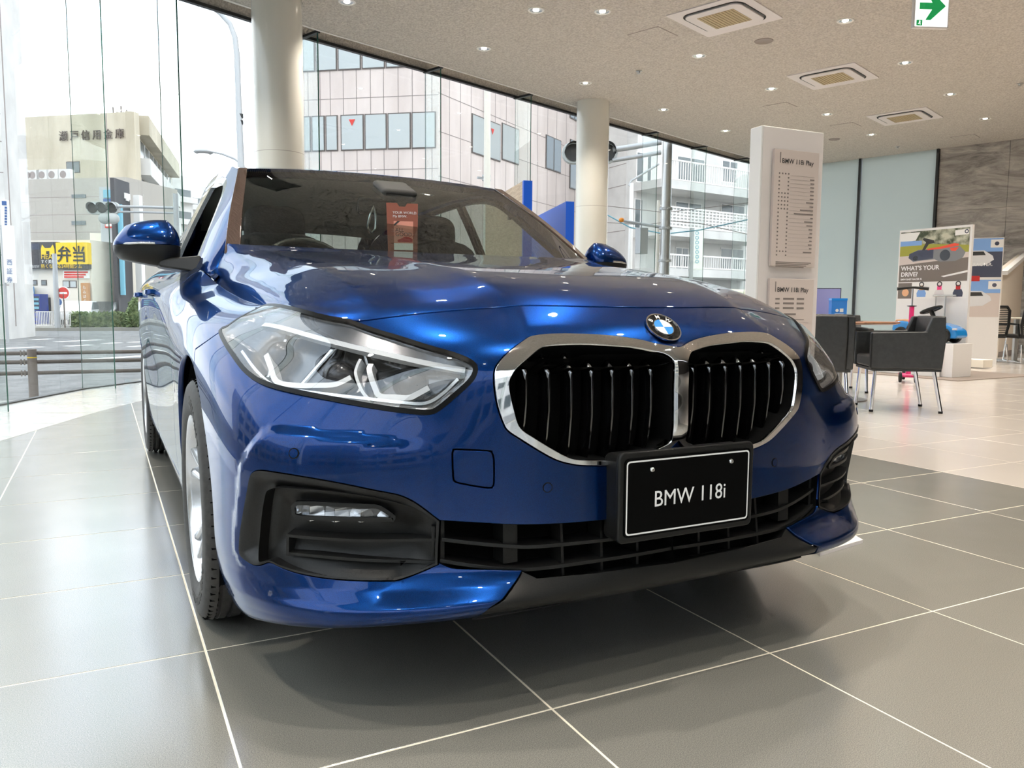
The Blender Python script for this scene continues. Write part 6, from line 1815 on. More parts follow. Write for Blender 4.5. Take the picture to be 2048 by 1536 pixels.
g = MB(); g.prism([(-0.42, 0.25), (-0.40, 0.285), (-0.28, 0.29), (-0.10, 0.262), (0.10, 0.255), (0.12, 0.235), (-0.30, 0.24)], -0.10, 0.10, (0, 0, 0), (1, 0, 0), (0, 0, 1), (0, 1, 0)); g.build('toy_seat', MAT['toy_tan'], toy, bevel=0.01)
for xx in (-0.30, 0.27):
    for yy in (-0.125, 0.125):
        g = MB(); g.lathe([(0.0005, 0.03), (0.05, 0.03), (0.055, 0.02), (0.088, 0.03), (0.095, 0.018), (0.095, -0.018), (0.088, -0.03)], c=(xx, yy, 0.095), axis=(0, 1 if yy > 0 else -1, 0), n=28); w_ = g.build('toy_wheel', MAT['black_matte'], toy, smooth=40)
        for k in range(5):
            a = 2 * math.pi * k / 5; s_ = 1 if yy > 0 else -1
            g = MB(); g.tube([(xx, yy + s_ * 0.033, 0.095), (xx + 0.05 * math.cos(a), yy + s_ * 0.033, 0.095 + 0.05 * math.sin(a))], 0.006, 6); g.build('toy_spoke', MAT['alu'], w_)
g = MB(); g.tube([(0.10, 0, 0.25), (0.02, 0, 0.40)], [0.022, 0.03], 10); g.build('steering_column', MAT['black_plastic'], toy, smooth=50)
g = MB(); n = 24; cc = Vector((0.02, 0, 0.415)); e2 = Vector((0.94, 0, 0.34))
g.tube([cc + Vector((0, 1, 0)) * 0.10 * math.cos(2 * math.pi * k / n) + e2 * 0.13 * math.sin(2 * math.pi * k / n) for k in range(n)], 0.016, 8, closed=True); g.box(cc, (0.2, 0.05, 0.03), (0, R(-20), 0)); g.build('toy_steering_wheel', MAT['black_plastic'], toy, smooth=50)
g = MB(); g.box2((0.38, -0.10, 0.165), (0.435, -0.122, 0.19)); g.build('toy_headlight', MAT['white_light'], toy, bevel=0.004)
# pink scooter
sc_ = site(1819, 700, 9.0); scg = Vector((sc_.x, sc_.y, 0.008))
t = thing('kick_scooter', tuple(scg), 'pink children kick scooter standing in front of the poster board', 'scooter', rz=rz + R(40))
g = MB(); g.tube([(0, 0, 0.10), (0, 0, 0.86)], 0.026, 12); g.build('front_tube', MAT['pink'], t, smooth=50)
g = MB(); g.tube([(0, 0, 0.85), (0, 0, 1.075)], 0.009, 10); g.build('steering_post', MAT['alu'], t, smooth=50)
g = MB(); g.lathe([(0.028, 0.86), (0.05, 0.865), (0.05, 0.872), (0.012, 0.875)], n=20); g.build('clamp_collar', MAT['black_plastic'], t)
g = MB(); g.tube([(-0.16, 0, 1.06), (-0.02, 0, 1.075), (0.02, 0, 1.075), (0.16, 0, 1.06)], [0.02, 0.014, 0.014, 0.02], 10); g.build('handlebar', MAT['black_plastic'], t, smooth=50)
g = MB(); g.box2((-0.06, 0.0, 0.06), (0.06, 0.42, 0.085)); g.build('footboard', MAT['pink'], t, bevel=0.01)
for yy, xx in ((0.0, -0.08), (0.0, 0.08), (0.42, 0.0)):
    g = MB(); g.lathe([(0.02, 0.014), (0.055, 0.014), (0.06, 0.0), (0.055, -0.014), (0.02, -0.014)], c=(xx, yy, 0.06), axis=(1, 0, 0), n=24); g.build('scooter_wheel', MAT['black_matte'], t, smooth=40)
# second, white scooter behind
sw_ = cp + nrm * 0.055 + e1 * 0.22
t = thing('white_scooter', (sw_.x, sw_.y, 0.008), 'thin white folded scooter handle against the poster board', 'scooter', rz=rz)
g = MB(); g.tube([(0, 0, 0.12), (0, 0, 1.02)], 0.010, 8); g.tube([(-0.17, 0, 1.015), (0.14, 0, 1.015)], 0.010, 8); g.tube([(-0.13, 0, 1.0), (-0.13, 0, 0.72)], 0.006, 6); g.build('handle_frame', MAT['alu'], t, smooth=50)
g = MB(); g.box2((-0.05, -0.02, 0.0), (0.05, 0.02, 0.12)); g.box((0.01, -0.01, 0.62), (0.06, 0.03, 0.10)); g.build('folding_base', MAT['white_paint'], t, bevel=0.005)
# small floor poster
fp = on_z(1907, 750, 0.008)
fp = cp + e1 * 0.36 + nrm * 0.54
t = thing('floor_poster', (fp.x, fp.y, 0.008), 'small printed board leaning on the plinth at floor level', 'poster', rz=rz + R(6))
g = MB(); g.box2((-0.13, -0.008, 0), (0.13, 0.008, 0.30)); g.build('leaflet_board', MAT['paper_white'], t)
for z0, z1, m in ((0.245, 0.29, 'tree_print'), (0.225, 0.25, 'grass_print'), (0.17, 0.225, 'road_print')):
    g = MB(); g.box2((-0.12, -0.0095, z0), (0.12, -0.008, z1)); g.build('leaflet_picture', MAT[m], t)
g = MB(); g.prism([(-0.05, 0.185), (0.09, 0.185), (0.10, 0.21), (0.06, 0.228), (0.0, 0.225), (-0.06, 0.205)], 0, 0.0006, (0, -0.0098, 0), (1, 0, 0), (0, 0, 1), (0, -1, 0)); g.build('leaflet_car', MAT['grey_print'], t)
for xx, m in ((-0.075, 'navy_print'), (0.0, 'sky_print'), (0.075, 'grey_print')):
    g = MB(); g.box2((xx - 0.022, -0.0095, 0.105), (xx + 0.022, -0.008, 0.15)); g.build('leaflet_icon', MAT[m], t)
fb = on_z(1925, 752, 0.008)
# low white storage step beside the board
sb_ = on_z(1945, 735, 0.0)
g = MB(); g.box2((-0.30, -0.12, 0.0), (0.22, 0.12, 0.115)); o = g.build('storage_step', MAT['cream_render'], bevel=0.006, label='low cream step box on the floor right of the poster board', cat='box'); o.location = (sb_.x, sb_.y, 0.012); o.rotation_euler = (0, 0, rz)
# second poster board with car pictures, farther back
q0 = site(1930, 640, 12.2); q1 = site(1998, 640, 12.0)
d2 = q1 - q0; d2.z = 0; L2 = d2.length; rz2 = math.atan2(d2.y, d2.x)
pp = thing('car_poster_board', ((q0.x + q1.x) / 2, (q0.y + q1.y) / 2, 0), 'tall board of car pictures reading CHARACTER behind the office chairs', 'poster', rz=rz2)
g = MB(); g.box2((-L2 / 2 - 0.15, -0.015, 0), (L2 / 2, 0.015, 1.93)); g.build('board', MAT['white_paint'], pp)
def P2(x0, x1, z0, z1, m, name, y):
    g = MB(); g.box2((x0, y, z0), (x1, -0.0145, z1)); return g.build(name, MAT[m], pp)
xl, xr = -L2 / 2 - 0.14, L2 / 2 - 0.01
for zt_, zb_, tx in ((1.92, 1.34, 'CHARACTER.'), (1.30, 0.74, '')):
    a_ = P2(xl, xr, zb_, zt_, 'navy_print' if tx else 'paper_grey', 'poster_picture', -0.0165)
    g = MB(); g.box2((xl, -0.0172, zt_ - 0.20), (xr, -0.0165, zt_)); g.build('picture_sky', MAT['sky_print'], a_)
    g = MB(); g.box2((xr - 0.16, -0.0180, zt_ - 0.14), (xr, -0.0172, zt_ - 0.02)); g.build('picture_logo_panel', MAT['paper_white'], a_)
    g = MB(); g.lathe([(0.0005, 0), (0.03, 0)], c=(xr - 0.08, -0.0183, zt_ - 0.08), axis=(0, -1, 0), n=16); g.build('picture_roundel', MAT['navy_print'], a_)
    zc_ = (zt_ + zb_) / 2
    g = MB(); g.prism([(xl + 0.03, zc_ - 0.09), (xl + 0.05, zc_ + 0.03), (xl + 0.18, zc_ + 0.11), (xl + 0.34, zc_ + 0.11), (xl + 0.45, zc_ + 0.03), (xl + 0.47, zc_ - 0.03), (xl + 0.36, zc_ - 0.11), (xl + 0.10, zc_ - 0.13)], 0, 0.0006, (0, -0.0182, 0), (1, 0, 0), (0, 0, 1), (0, -1, 0)); g.build('picture_car', MAT['car_white'], a_)
    g = MB(); g.prism([(xl + 0.12, zc_ + 0.035), (xl + 0.19, zc_ + 0.095), (xl + 0.33, zc_ + 0.095), (xl + 0.36, zc_ + 0.04)], 0, 0.0006, (0, -0.0190, 0), (1, 0, 0), (0, 0, 1), (0, -1, 0)); g.build('picture_windscreen', MAT['ink'], a_)
    if tx: text('picture_text', tx, 0.066, MAT['print_white'], a_, (xl + 0.06, -0.0195, zb_ + 0.17), (1, 0, 0), (0, 0, 1), extrude=0, bold=0.001)
g = MB(); g.box2((xl, -0.018, 1.28), (xl + 0.30, -0.0145, 1.36)); g.build('red_model', MAT['red_print'], pp)
# office furniture at the right edge
def office_chair(loc, rz, lb):
    t = thing('office_chair', (loc.x, loc.y, 0), lb, 'chair', 'black mesh office chairs', rz=rz)
    pts = [(-0.21, 0.0, 0.44), (-0.24, 0.02, 0.60), (-0.22, 0.045, 0.84), (-0.16, 0.055, 0.90), (0.16, 0.055, 0.90), (0.22, 0.045, 0.84), (0.24, 0.02, 0.60), (0.21, 0.0, 0.44)]
    g = MB(); g.tube(pts, 0.022, 8, closed=True); g.build('back_frame', MAT['black_plastic'], t, smooth=50)
    for k in range(14):
        z = 0.49 + k * 0.029; y = 0.005 + (z - 0.44) * 0.11
        g = MB(); g.box((0, y, z), (0.43, 0.008, 0.013)); g.build('back_slat', MAT['mesh_black'], t)
    g = MB(); g.box2((-0.24, -0.46, 0.40), (0.24, 0.0, 0.465)); g.build('seat', MAT['seat_cloth'], t, bevel=0.02, seg=3)
    for sx in (-1, 1):
        g = MB(); g.tube([(sx * 0.25, -0.02, 0.44), (sx * 0.27, -0.02, 0.62), (sx * 0.27, -0.30, 0.63)], 0.018, 8); g.build('armrest', MAT['black_plastic'], t, smooth=50)
        g = MB(); g.tube([(sx * 0.22, -0.42, 0.40), (sx * 0.23, -0.45, 0.03), (sx * 0.23, 0.06, 0.02), (sx * 0.22, 0.02, 0.30)], 0.014, 8); g.build('sled_leg', MAT['chrome'], t, smooth=50)
    return t
office_chair(on_z(1985, 726, 0.0), R(165), 'black slat-back office chair with chrome sled legs at the white desk')
office_chair(on_z(2068, 728, 0.0), R(150), 'second office chair with dark arms cut by the right edge')
of = on_z(1962, 722, 0.0)
oc = on_z(1985, 726, 0.0); of = oc + Vector((0.457, 0.889, 0)) * 0.62 + Vector((0.889, -0.457, 0)) * 0.30
t = thing('office_desk', (of.x, of.y, 0), 'white-legged office desk behind the slat-back chair', 'desk', rz=R(-27))
g = MB(); g.box2((-0.95, -0.35, 0.70), (0.85, 0.35, 0.725)); g.build('desk_top', MAT['cream_render'], t, bevel=0.004)
for xx in (-0.85, -0.25, 0.25, 0.75):
    g = MB(); g.box2((xx - 0.03, -0.32, 0.03), (xx + 0.03, -0.26, 0.70)); g.box2((xx - 0.03, -0.36, 0.0), (xx + 0.03, 0.36, 0.03)); g.build('desk_leg', MAT['alu'], t, bevel=0.004)
# dark rounded screen on the office desk
sr = site(1950, 610, 12.0)
t = thing('desk_screen', (of.x - 0.35, of.y + 0.25, 0.725), 'large dark rounded object on the office desk behind the poster', 'screen', rz=R(-10))
g = MB(); n = 20; g.prism([(0.34 * math.cos(math.pi * k / n), 0.36 * math.sin(math.pi * k / n)) for k in range(n + 1)], -0.10, 0.10, (0, 0, 0), (1, 0, 0), (0, 0, 1), (0, 1, 0)); g.build('dark_shell', MAT['mesh_black'], t, bevel=0.03, seg=3)
# ---------------------------------------------------------------- the street outside
GZ = -0.5
g = MB(); g.box2((-160, -160, GZ - 0.2), (220, 220, GZ)); ground = g.build('ground_street', MAT['asphalt'], kind='structure')
def gpt(px, d):
    """street-level point d metres ahead, in photo column px"""
    p = site(px, 620, d); return Vector((p.x, p.y, GZ))
# pavement strip right outside the glass, kerb of the far side
g = MB(); o0, o1 = offs(-0.06), offs(-1.3)
for i in range(len(GP_) - 1):
    g.add([(o0[i].x, o0[i].y, -0.13), (o0[i + 1].x, o0[i + 1].y, -0.13), (o1[i + 1].x, o1[i + 1].y, -0.46), (o1[i].x, o1[i].y, -0.46)], [(0, 1, 2, 3)])
g.build('outer_apron', MAT['pavement'], ground)
def fw_line(px0, d0, px1, d1): return gpt(px0, d0), gpt(px1, d1)
# lane markings
for k, (a, b, w) in enumerate([((-60, 34, 60, 35.5), 0, 0.25), ((60, 30, 100, 31), 0, 0.18), ((110, 28.5, 200, 30.5), 0, 0.2), ((130, 25.5, 180, 26.5), 0, 0.18), ((205, 27.5, 236, 28.2), 0, 0.18), ((258, 28.5, 330, 30.5), 0, 0.18), ((258, 25.5, 330, 27), 0, 0.2), ((-60, 23, 80, 25.0), 0, 0.2), ((60, 18.0, 330, 21.5), 0, 0.2)]):
    p, q = fw_line(*a); d_ = (q - p).normalized(); n_ = Vector((-d_.y, d_.x, 0)) * w
    g = MB(); g.quad(*[v + Vector((0, 0, 0.004)) for v in (p - n_, q - n_, q + n_, p + n_)]); g.build('lane_marking', MAT['road_paint'], ground)
p, q = fw_line(-300, 38.5, 700, 44.5); d_ = (q - p).normalized(); n_ = Vector((-d_.y, d_.x, 0))
if n_.dot(Vector(FWv)) < 0: n_ = -n_
g = MB(); g.add([v + Vector((0, 0, z)) for z in (0, 0.16) for v in (p, q, q + n_ * 60, p + n_ * 60)], [(4, 5, 6, 7), (0, 1, 5, 4)]); g.build('far_pavement', MAT['pavement'], ground)
# guard rail of round pipes
gr0, gr1 = gpt(-260, 10.0), gpt(420, 11.7)
grd = thing('guard_rail', tuple(gpt(57, 10.6)), 'brown three-pipe guard rail with a round post outside the glass', 'railing')
G0 = Vector(grd.location); dr = (gr1 - gr0).normalized()
for z in (0.665, 0.545, 0.395):
    g = MB(); g.tube([gr0 + Vector((0, 0, z)) - G0 - dr * 2, gr1 + Vector((0, 0, z)) - G0 + dr * 3], 0.028, 10); g.build('rail_pipe', MAT['rail_brown'], grd, smooth=50)
off_ = gpt(57, 10.6) - gr0; s0 = off_.dot(dr)
for k in (-1, 0, 1, 2):
    c = gr0 + dr * (s0 + k * 3.0) - G0 - Vector((dr.y, -dr.x, 0)) * -0.02
    g = MB(); g.cyl(c, c + Vector((0, 0, 0.72)), 0.058, n=24); po = g.build('rail_post', MAT['rail_post'], grd, smooth=40)
    g = MB(); g.lathe([(0.0585, 0.60), (0.0595, 0.602), (0.0595, 0.612), (0.0585, 0.614)], c=c, n=24); g.build('reflective_band', MAT['sign_yellow'], po)
    for z in (0.665, 0.545, 0.395):
        for e in (-0.09, -0.13):
            g = MB(); g.cyl(c + dr * e + Vector((0, 0, z - 0.04)), c + dr * e + Vector((0, 0, z + 0.04)), 0.009, n=8); g.build('rail_bolt', MAT['rail_post'], po)
# ---- buildings
class Facade:
    """vertical facade between two plan points; a-b runs left to right seen from the showroom"""
    def __init__(s, a, b, z1, name, label, m, depth=8.0, z0=GZ, cat='building', group=None):
        s.a, s.b = Vector((a.x, a.y, 0)), Vector((b.x, b.y, 0)); s.d = (s.b - s.a).normalized(); s.L = (s.b - s.a).length
        s.n = Vector((s.d.y, -s.d.x, 0))
        s.t = thing(name, ((a.x + b.x) / 2, (a.y + b.y) / 2, z0), label, cat, group)
        s.o = Vector(s.t.location); s.z0, s.z1 = z0, z1
        g = MB(); bk = -s.n * depth
        P = [s.a, s.b, s.b + bk, s.a + bk]
        g.add([p + Vector((0, 0, z)) - s.o for z in (z0, z1) for p in P], [(0, 1, 5, 4), (1, 2, 6, 5), (2, 3, 7, 6), (3, 0, 4, 7), (4, 5, 6, 7)]); s.body = g.build('wall', MAT[m], s.t)
    def hit(s, px, py):
        r = Vector(FWv) + Vector(RTv) * ((px - 1024) / 1589.64) - Vector(UPv) * ((py - 768) / 1589.64)
        k = (s.a - CAM).dot(s.n) / r.dot(s.n); p = CAM + r * k
        return (p - s.a).dot(s.d), p.z
    def P(s, u, z, o=0.0): return s.a + s.d * u + s.n * o + Vector((0, 0, z)) - s.o
    def slab(s, u0, u1, z0, z1, o0, o1, name, m, par=None, bevel=0):
        g = MB(); g.add([s.P(u, z, o) for o in (o0, o1) for u, z in ((u0, z0), (u1, z0), (u1, z1), (u0, z1))], [(0, 1, 2, 3), (4, 5, 6, 7), (0, 1, 5, 4), (1, 2, 6, 5), (2, 3, 7, 6), (3, 0, 4, 7)]); return g.build(name, MAT[m], par or s.t)
    def pslab(s, x0, y0, x1, y1, o0, o1, name, m, par=None):
        u0, za = s.hit(x0, (y0 + y1) / 2); u1, _ = s.hit(x1, (y0 + y1) / 2); _, zt = s.hit((x0 + x1) / 2, y0); _, zb = s.hit((x0 + x1) / 2, y1)
        return s.slab(min(u0, u1), max(u0, u1), zb, zt, o0, o1, name, m, par), (min(u0, u1), max(u0, u1), zb, zt)
    def window(s, u0, u1, z0, z1, n=2, m='window_pale', fm='window_frame', fr=0.05):
        w = s.slab(u0, u1, z0, z1, 0.0, 0.03, 'window', fm)
        for k in range(n):
            a = u0 + (u1 - u0) * k / n + fr; b = u0 + (u1 - u0) * (k + 1) / n - fr
            s.slab(a, b, z0 + fr, z1 - fr, 0.03, 0.04, 'pane', m, w)
        return w
    def pwindow(s, x0, y0, x1, y1, n=2, m='window_pale', fm='window_frame', fr=0.05):
        u0, _ = s.hit(x0, (y0 + y1) / 2); u1, _ = s.hit(x1, (y0 + y1) / 2); _, zt = s.hit((x0 + x1) / 2, y0); _, zb = s.hit((x0 + x1) / 2, y1)
        return s.window(u0, u1, zb, zt, n, m, fm, fr), (u0, u1, zb, zt)
    def joint(s, u0, u1, z0, z1): return s.slab(u0, u1, z0, z1, -0.002, 0.004, 'panel_joint', 'joint_grey')
    def text(s, body, px, py, size, m, align='LEFT', sx=1.0, o=0.06, par=None, vert=False):
        u, z = s.hit(px, py)
        if vert:
            for k, ch in enumerate(body):
                text('sign_letter', ch, size, MAT[m], par or s.t, s.P(u, z - k * size * 1.15, o), s.d, (0, 0, 1), extrude=0.0, align='CENTER', sx=sx)
        else:
            text('sign_letter', body, size, MAT[m], par or s.t, s.P(u, z, o), s.d, (0, 0, 1), extrude=0.0, align=align, sx=sx)
# pink stone office block: left face and right face share a corner
DC = 26.0
cor = gpt(877, DC); lf = gpt(560, DC + 1.0); rg = gpt(1240, DC + 14.0)
LFc = Facade(lf, cor, 14.5, 'office_block', 'pink stone-panelled office block with strip windows, left face', 'stone_pink', depth=0.6)
RFc = Facade(cor, rg, 14.5, 'office_block_wing', 'pink stone-panelled office block, right face with separate windows', 'stone_pink', depth=0.6)
for F_, xs in ((LFc, [618, 642, 662, 688, 714, 742, 768, 797, 825, 851, 864]), (RFc, [899, 921, 942, 966, 990, 1012, 1035, 1055, 1075, 1095, 1113, 1132, 1150, 1168])):
    for x in xs:
        u, _ = F_.hit(x, 300); F_.joint(u - 0.012, u + 0.012, 0.0, 14.4)
for y in (200, 345, 120, 60):
    _, z = LFc.hit(740, y - 5)
    LFc.joint(0.0, LFc.L, z - 0.012, z + 0.012)
for z in (LFc.hit(877, 185)[1], LFc.hit(877, 352)[1], LFc.hit(877, 262)[1]): RFc.joint(0.0, RFc.L, z - 0.012, z + 0.012)
# strip windows of the left face (each light its own window)
z_hi, z_lo = LFc.hit(742, 228)[1], LFc.hit(742, 300)[1]
for a, b in ((592, 622), (624, 650), (652, 676), (682, 728), (730, 774), (776, 822), (824, 872)):
    u0, _ = LFc.hit(a, 262); u1, _ = LFc.hit(b, 262); LFc.window(u0, u1, z_lo, z_hi, 1, 'window_pale', fr=0.035)
z_hi2, z_lo2 = LFc.hit(742, 40)[1], LFc.hit(742, 138)[1]
for a, b in ((592, 630), (632, 674), (676, 722), (724, 770), (772, 822), (824, 872)):
    u0, _ = LFc.hit(a, 100); u1, _ = LFc.hit(b, 100); LFc.window(u0, u1, z_lo2, z_hi2, 1, 'window_pale', fr=0.035)
for x, y in ((705, 245), (983, 263)):
    F_ = LFc if x < 800 else RFc
    u, z = F_.hit(x, y); g = MB(); g.add([F_.P(u - 0.11, z + 0.09, 0.05), F_.P(u + 0.11, z + 0.09, 0.05), F_.P(u, z - 0.12, 0.05)], [(0, 1, 2)]); g.build('rescue_mark', MAT['sign_red'], F_.t)
for a, b, c, d_, n in ((943, 238, 1000, 315, 2), (1003, 252, 1037, 325, 1), (1091, 275, 1121, 342, 2), (1139, 282, 1160, 380, 1), (1139, 228, 1165, 242, 3)):
    RFc.pwindow(a, b, c, d_, n, 'window_pale' if a < 1050 else 'window_dark', fr=0.04)
# white apartment block with balconies
ap0, ap1, ap2 = gpt(1205, 33), gpt(1268, 31.0), gpt(1478, 34.5)
AP0 = Facade(ap0, ap1, 12.5, 'apartment_end_wall', 'plain white end wall of the apartment block right of the column', 'white_render', depth=0.5)
AB = Facade(ap1, ap2, 12.5, 'apartment_block', 'white apartment block with three rows of railed balconies', 'white_render', depth=0.6)
AW = Facade(gpt(1478, 34.5), gpt(1600, 40), 12.5, 'apartment_wing', 'white apartment side wall seen just left of the price totem', 'white_render', depth=0.6)
for yt, yb, rail in ((328, 370, 'bars'), (420, 462, 'grid'), (512, 540, 'bars')):
    u0, u1 = 0.1, AB.L - 0.1
    zt = AB.hit(1370, yt)[1] * 1.0; zb = AB.hit(1370, yb)[1]
    k = 0.955
    zt, zb = 0.814 + (zt - 0.814) * k, 0.814 + (zb - 0.814) * k
    AB.slab(u0 - 0.3, u1 + 0.4, zb - 0.28, zb + 0.02, 0.0, 1.5, 'balcony_floor', 'white_render')
    rl = AB.slab(u0 - 0.2, u1 + 0.2, zt - 0.04, zt + 0.02, 1.4, 1.46, 'balcony_railing', 'white_paint')
    AB.slab(u0 - 0.2, u1 + 0.2, zb + 0.05, zb + 0.10, 1.4, 1.46, 'rail_foot', 'white_paint', rl)
    if rail == 'bars':
        n = 46
        for i in range(n + 1):
            u = u0 + (u1 - u0) * i / n; AB.slab(u - 0.014, u + 0.014, zb + 0.05, zt, 1.415, 1.445, 'rail_bar', 'white_paint', rl)
    else:
        n = 30
        for i in range(n + 1):
            u = u0 + (u1 - u0) * i / n; AB.slab(u - 0.030, u + 0.030, zb + 0.05, zt, 1.415, 1.445, 'rail_bar', 'white_paint', rl)
        for i in range(7):
            z = zb + 0.1 + (zt - zb - 0.1) * i / 6; AB.slab(u0, u1, z - 0.025, z + 0.025, 1.42, 1.44, 'rail_bar', 'white_paint', rl)
for a, b, c, d_ in ((1272, 305, 1302, 366), (1353, 315, 1408, 366), (1443, 322, 1474, 366), (1268, 398, 1292, 458), (1350, 405, 1402, 425), (1441, 410, 1488, 428), (1350, 495, 1376, 540), (1440, 497, 1486, 540)):
    AB.pwindow(a, b, c, d_, 2, 'window_dark', 'white_paint', fr=0.04)
for y in (330, 372, 462): 
    z = AP0.hit(1240, y)[1]; AP0.joint(0, AP0.L, z - 0.012, z + 0.012)
# beige savings bank building on the left with its grey lower block
b0, b1, b2 = gpt(-20, 66), gpt(282, 63), gpt(352, 86)
SB = Facade(b0, b1, 0.814 + (612 - 240) * 64 / 1590, 'bank_building', 'beige concrete bank building with dark characters near its roof', 'concrete', depth=0.6)
SS = Facade(b1, b2, 0.814 + (612 - 240) * 64 / 1590, 'bank_wing', 'right side of the beige bank building with white balcony bands', 'concrete', depth=0.6)
u_, z_ = SB.hit(118, 281)
wch = (SB.hit(253, 280)[0] - u_) / 6
for k, ch in enumerate('瀬戸信用金庫'):
    text('sign_letter', ch, wch * 0.80, MAT['rail_brown'], SB.t, SB.P(u_ + wch * (k + 0.1), z_, 0.12), SB.d, (0, 0, 1), extrude=0.04)
SB.pwindow(133, 323, 160, 346, 2, 'window_dark')
for x in (215, 260): 
    u, _ = SB.hit(x, 300); SB.slab(u - 0.04, u + 0.04, 2.0, SB.z1, 0, 0.01, 'panel_joint', 'joint_grey')
zq = lambda f: SS.z1 - f
for f0, f1, m in ((0.0, 1.5, 'concrete'), (1.7, 3.2, 'window_dark'), (3.3, 4.6, 'white_render'), (4.7, 6.2, 'window_dark'), (6.3, 7.6, 'white_render'), (7.7, 9.2, 'window_dark'), (9.3, 10.6, 'white_render'), (10.7, 12.2, 'window_dark')):
    nm = 'window_band' if m == 'window_dark' else 'balcony_band'
    w_ = SS.slab(1.2, SS.L - 1.0, zq(f1), zq(f0), 0.0, 0.05 if m == 'window_dark' else 0.9, nm, m)
    if m == 'window_dark':
        for k in range(9):
            u = 2.0 + (SS.L - 4.0) * k / 8; SS.slab(u - 0.06, u + 0.06, zq(f1), zq(f0), 0.05, 0.10, 'mullion', 'white_render', w_)
for x, h in ((224, 212), (232, 222), (240, 210), (244, 222), (251, 218), (254, 225)):
    u, _ = SB.hit(x, 300); zt = SB.hit(x, h)[1]; g = MB(); g.tube([SB.P(u, SB.z1 - 0.1, -0.3), SB.P(u, zt, -0.3)], 0.05, 6); g.build('antenna', MAT['rail_brown'], SB.t)
g0, g1 = gpt(-10, 58), gpt(262, 56)
GB = Facade(g0, g1, 0.814 + (612 - 364) * 57 / 1590, 'grey_annex', 'grey-beige tiled annex in front of the bank with air conditioners on top', 'grey_render', depth=6.0)
for k, x in enumerate((28, 46, 56, 75, 95, 118)):
    u, z = GB.hit(x, 356); ac = GB.slab(u - 0.5, u + 0.5, GB.z1, GB.z1 + 0.75, -0.9, -0.5, 'outdoor_unit', 'white_render')
    c = GB.P(u - 0.08, GB.z1 + 0.38, -0.495); g = MB(); g.lathe([(0.0005, 0), (0.26, 0)], c=c, axis=GB.n, n=16); g.build('unit_fan', MAT['joint_grey'], ac)
for y0, y1 in ((389, 396), (442, 450)): GB.pslab(144, y0, 172, y1, 0, 0.05, 'louvre', 'window_dark')
for y in (395, 430, 465, 500): 
    z = GB.hit(100, y)[1]; GB.joint(0, GB.L, z - 0.02, z + 0.02)
# white shop block with the big billboard
h0, h1 = gpt(22, 50), gpt(186, 49)
SH_ = Facade(h0, h1, 0.814 + (612 - 484) * 49.5 / 1590, 'shop_block', 'small white shop block under the black and yellow billboard', 'cream_render', depth=5.0)
bb, r_ = SH_.pslab(32, 485, 122, 538, 0.0, 0.35, 'billboard', 'sign_dark')
by, r2_ = SH_.pslab(121, 486, 183, 529, 0.0, 0.37, 'billboard_panel', 'sign_yellow')
bk, _ = SH_.pslab(90, 529, 183, 538.5, 0.0, 0.36, 'billboard_strip', 'sign_dark')
sz = (r2_[3] - r2_[2])
for ch, fx in (('弁', 0.03), ('当', 0.50)):
    text('sign_letter', ch, sz * 0.78, MAT['ink'], by, SH_.P(r2_[0] + (r2_[1] - r2_[0]) * fx, r2_[2] + sz * 0.17, 0.40), SH_.d, (0, 0, 1), extrude=0.0, bold=0.02)
SH_.text('HEAT', 92, 519, 0.42, 'sign_yellow', o=0.42, par=bb); SH_.text('すぐ美味', 92, 527, 0.25, 'print_white', o=0.42, par=bb)
SH_.text('熱くなれる24時間ジム', 92, 536.5, 0.285, 'sign_yellow', o=0.42, par=bk); SH_.text('に好きなだけ', 57, 536, 0.19, 'print_white', o=0.42, par=bb)
u0, z0_ = SH_.hit(92, 510); u1, z1_ = SH_.hit(118, 490); w_, h_ = u1 - u0, z1_ - z0_
g = MB(); g.add([SH_.P(u0 + w_ * a, z0_ + h_ * b, 0.40) for a, b in ((0, 0), (0, 0.55), (0.1, 1), (0.3, 0.65), (0.7, 0.65), (0.9, 1), (1, 0.55), (1, 0), (0.62, 0), (0.62, 0.35), (0.38, 0.35), (0.38, 0))], [(0, 1, 2, 3, 10, 11), (3, 4, 9, 10), (4, 5, 6, 7, 8, 9)]); g.build('billboard_emblem', MAT['sign_yellow'], bb)
SH_.pslab(54, 503, 72, 524, 0.35, 0.37, 'billboard_figure', 'sign_pink', bb); SH_.pslab(36, 488, 88, 500, 0.35, 0.36, 'billboard_photo', 'navy_print', bb); SH_.pslab(36, 505, 52, 518, 0.35, 0.36, 'billboard_photo', 'road_print', bb)
rb, r3 = SH_.pslab(129, 541, 180, 557, 0, 0.1, 'price_board', 'paper_white')
for k in range(3): SH_.pslab(131, 543 + k * 4.8, 178 - 4 * k, 546.2 + k * 4.8, 0.1, 0.12, 'price_line', 'sign_red', rb)
SH_.pwindow(126, 561, 154, 576, 2, 'window_pale'); SH_.pwindow(65, 560, 75, 571, 1, 'window_dark'); SH_.pwindow(83, 560, 94, 571, 1, 'window_dark'); SH_.pwindow(44, 555, 56, 575, 1, 'window_dark')
SH_.pslab(85, 595, 102, 622, 0, 0.04, 'doorway', 'sign_dark'); SH_.pslab(139, 613, 176, 640, 0, 0.04, 'garage_opening', 'sign_dark')
br, r4 = SH_.pslab(169, 566, 183, 608, 0.1, 0.3, 'vertical_sign', 'toy_tan'); SH_.text('もみほぐし', 176, 578, 0.24, 'print_white', vert=True, o=0.33, par=br)
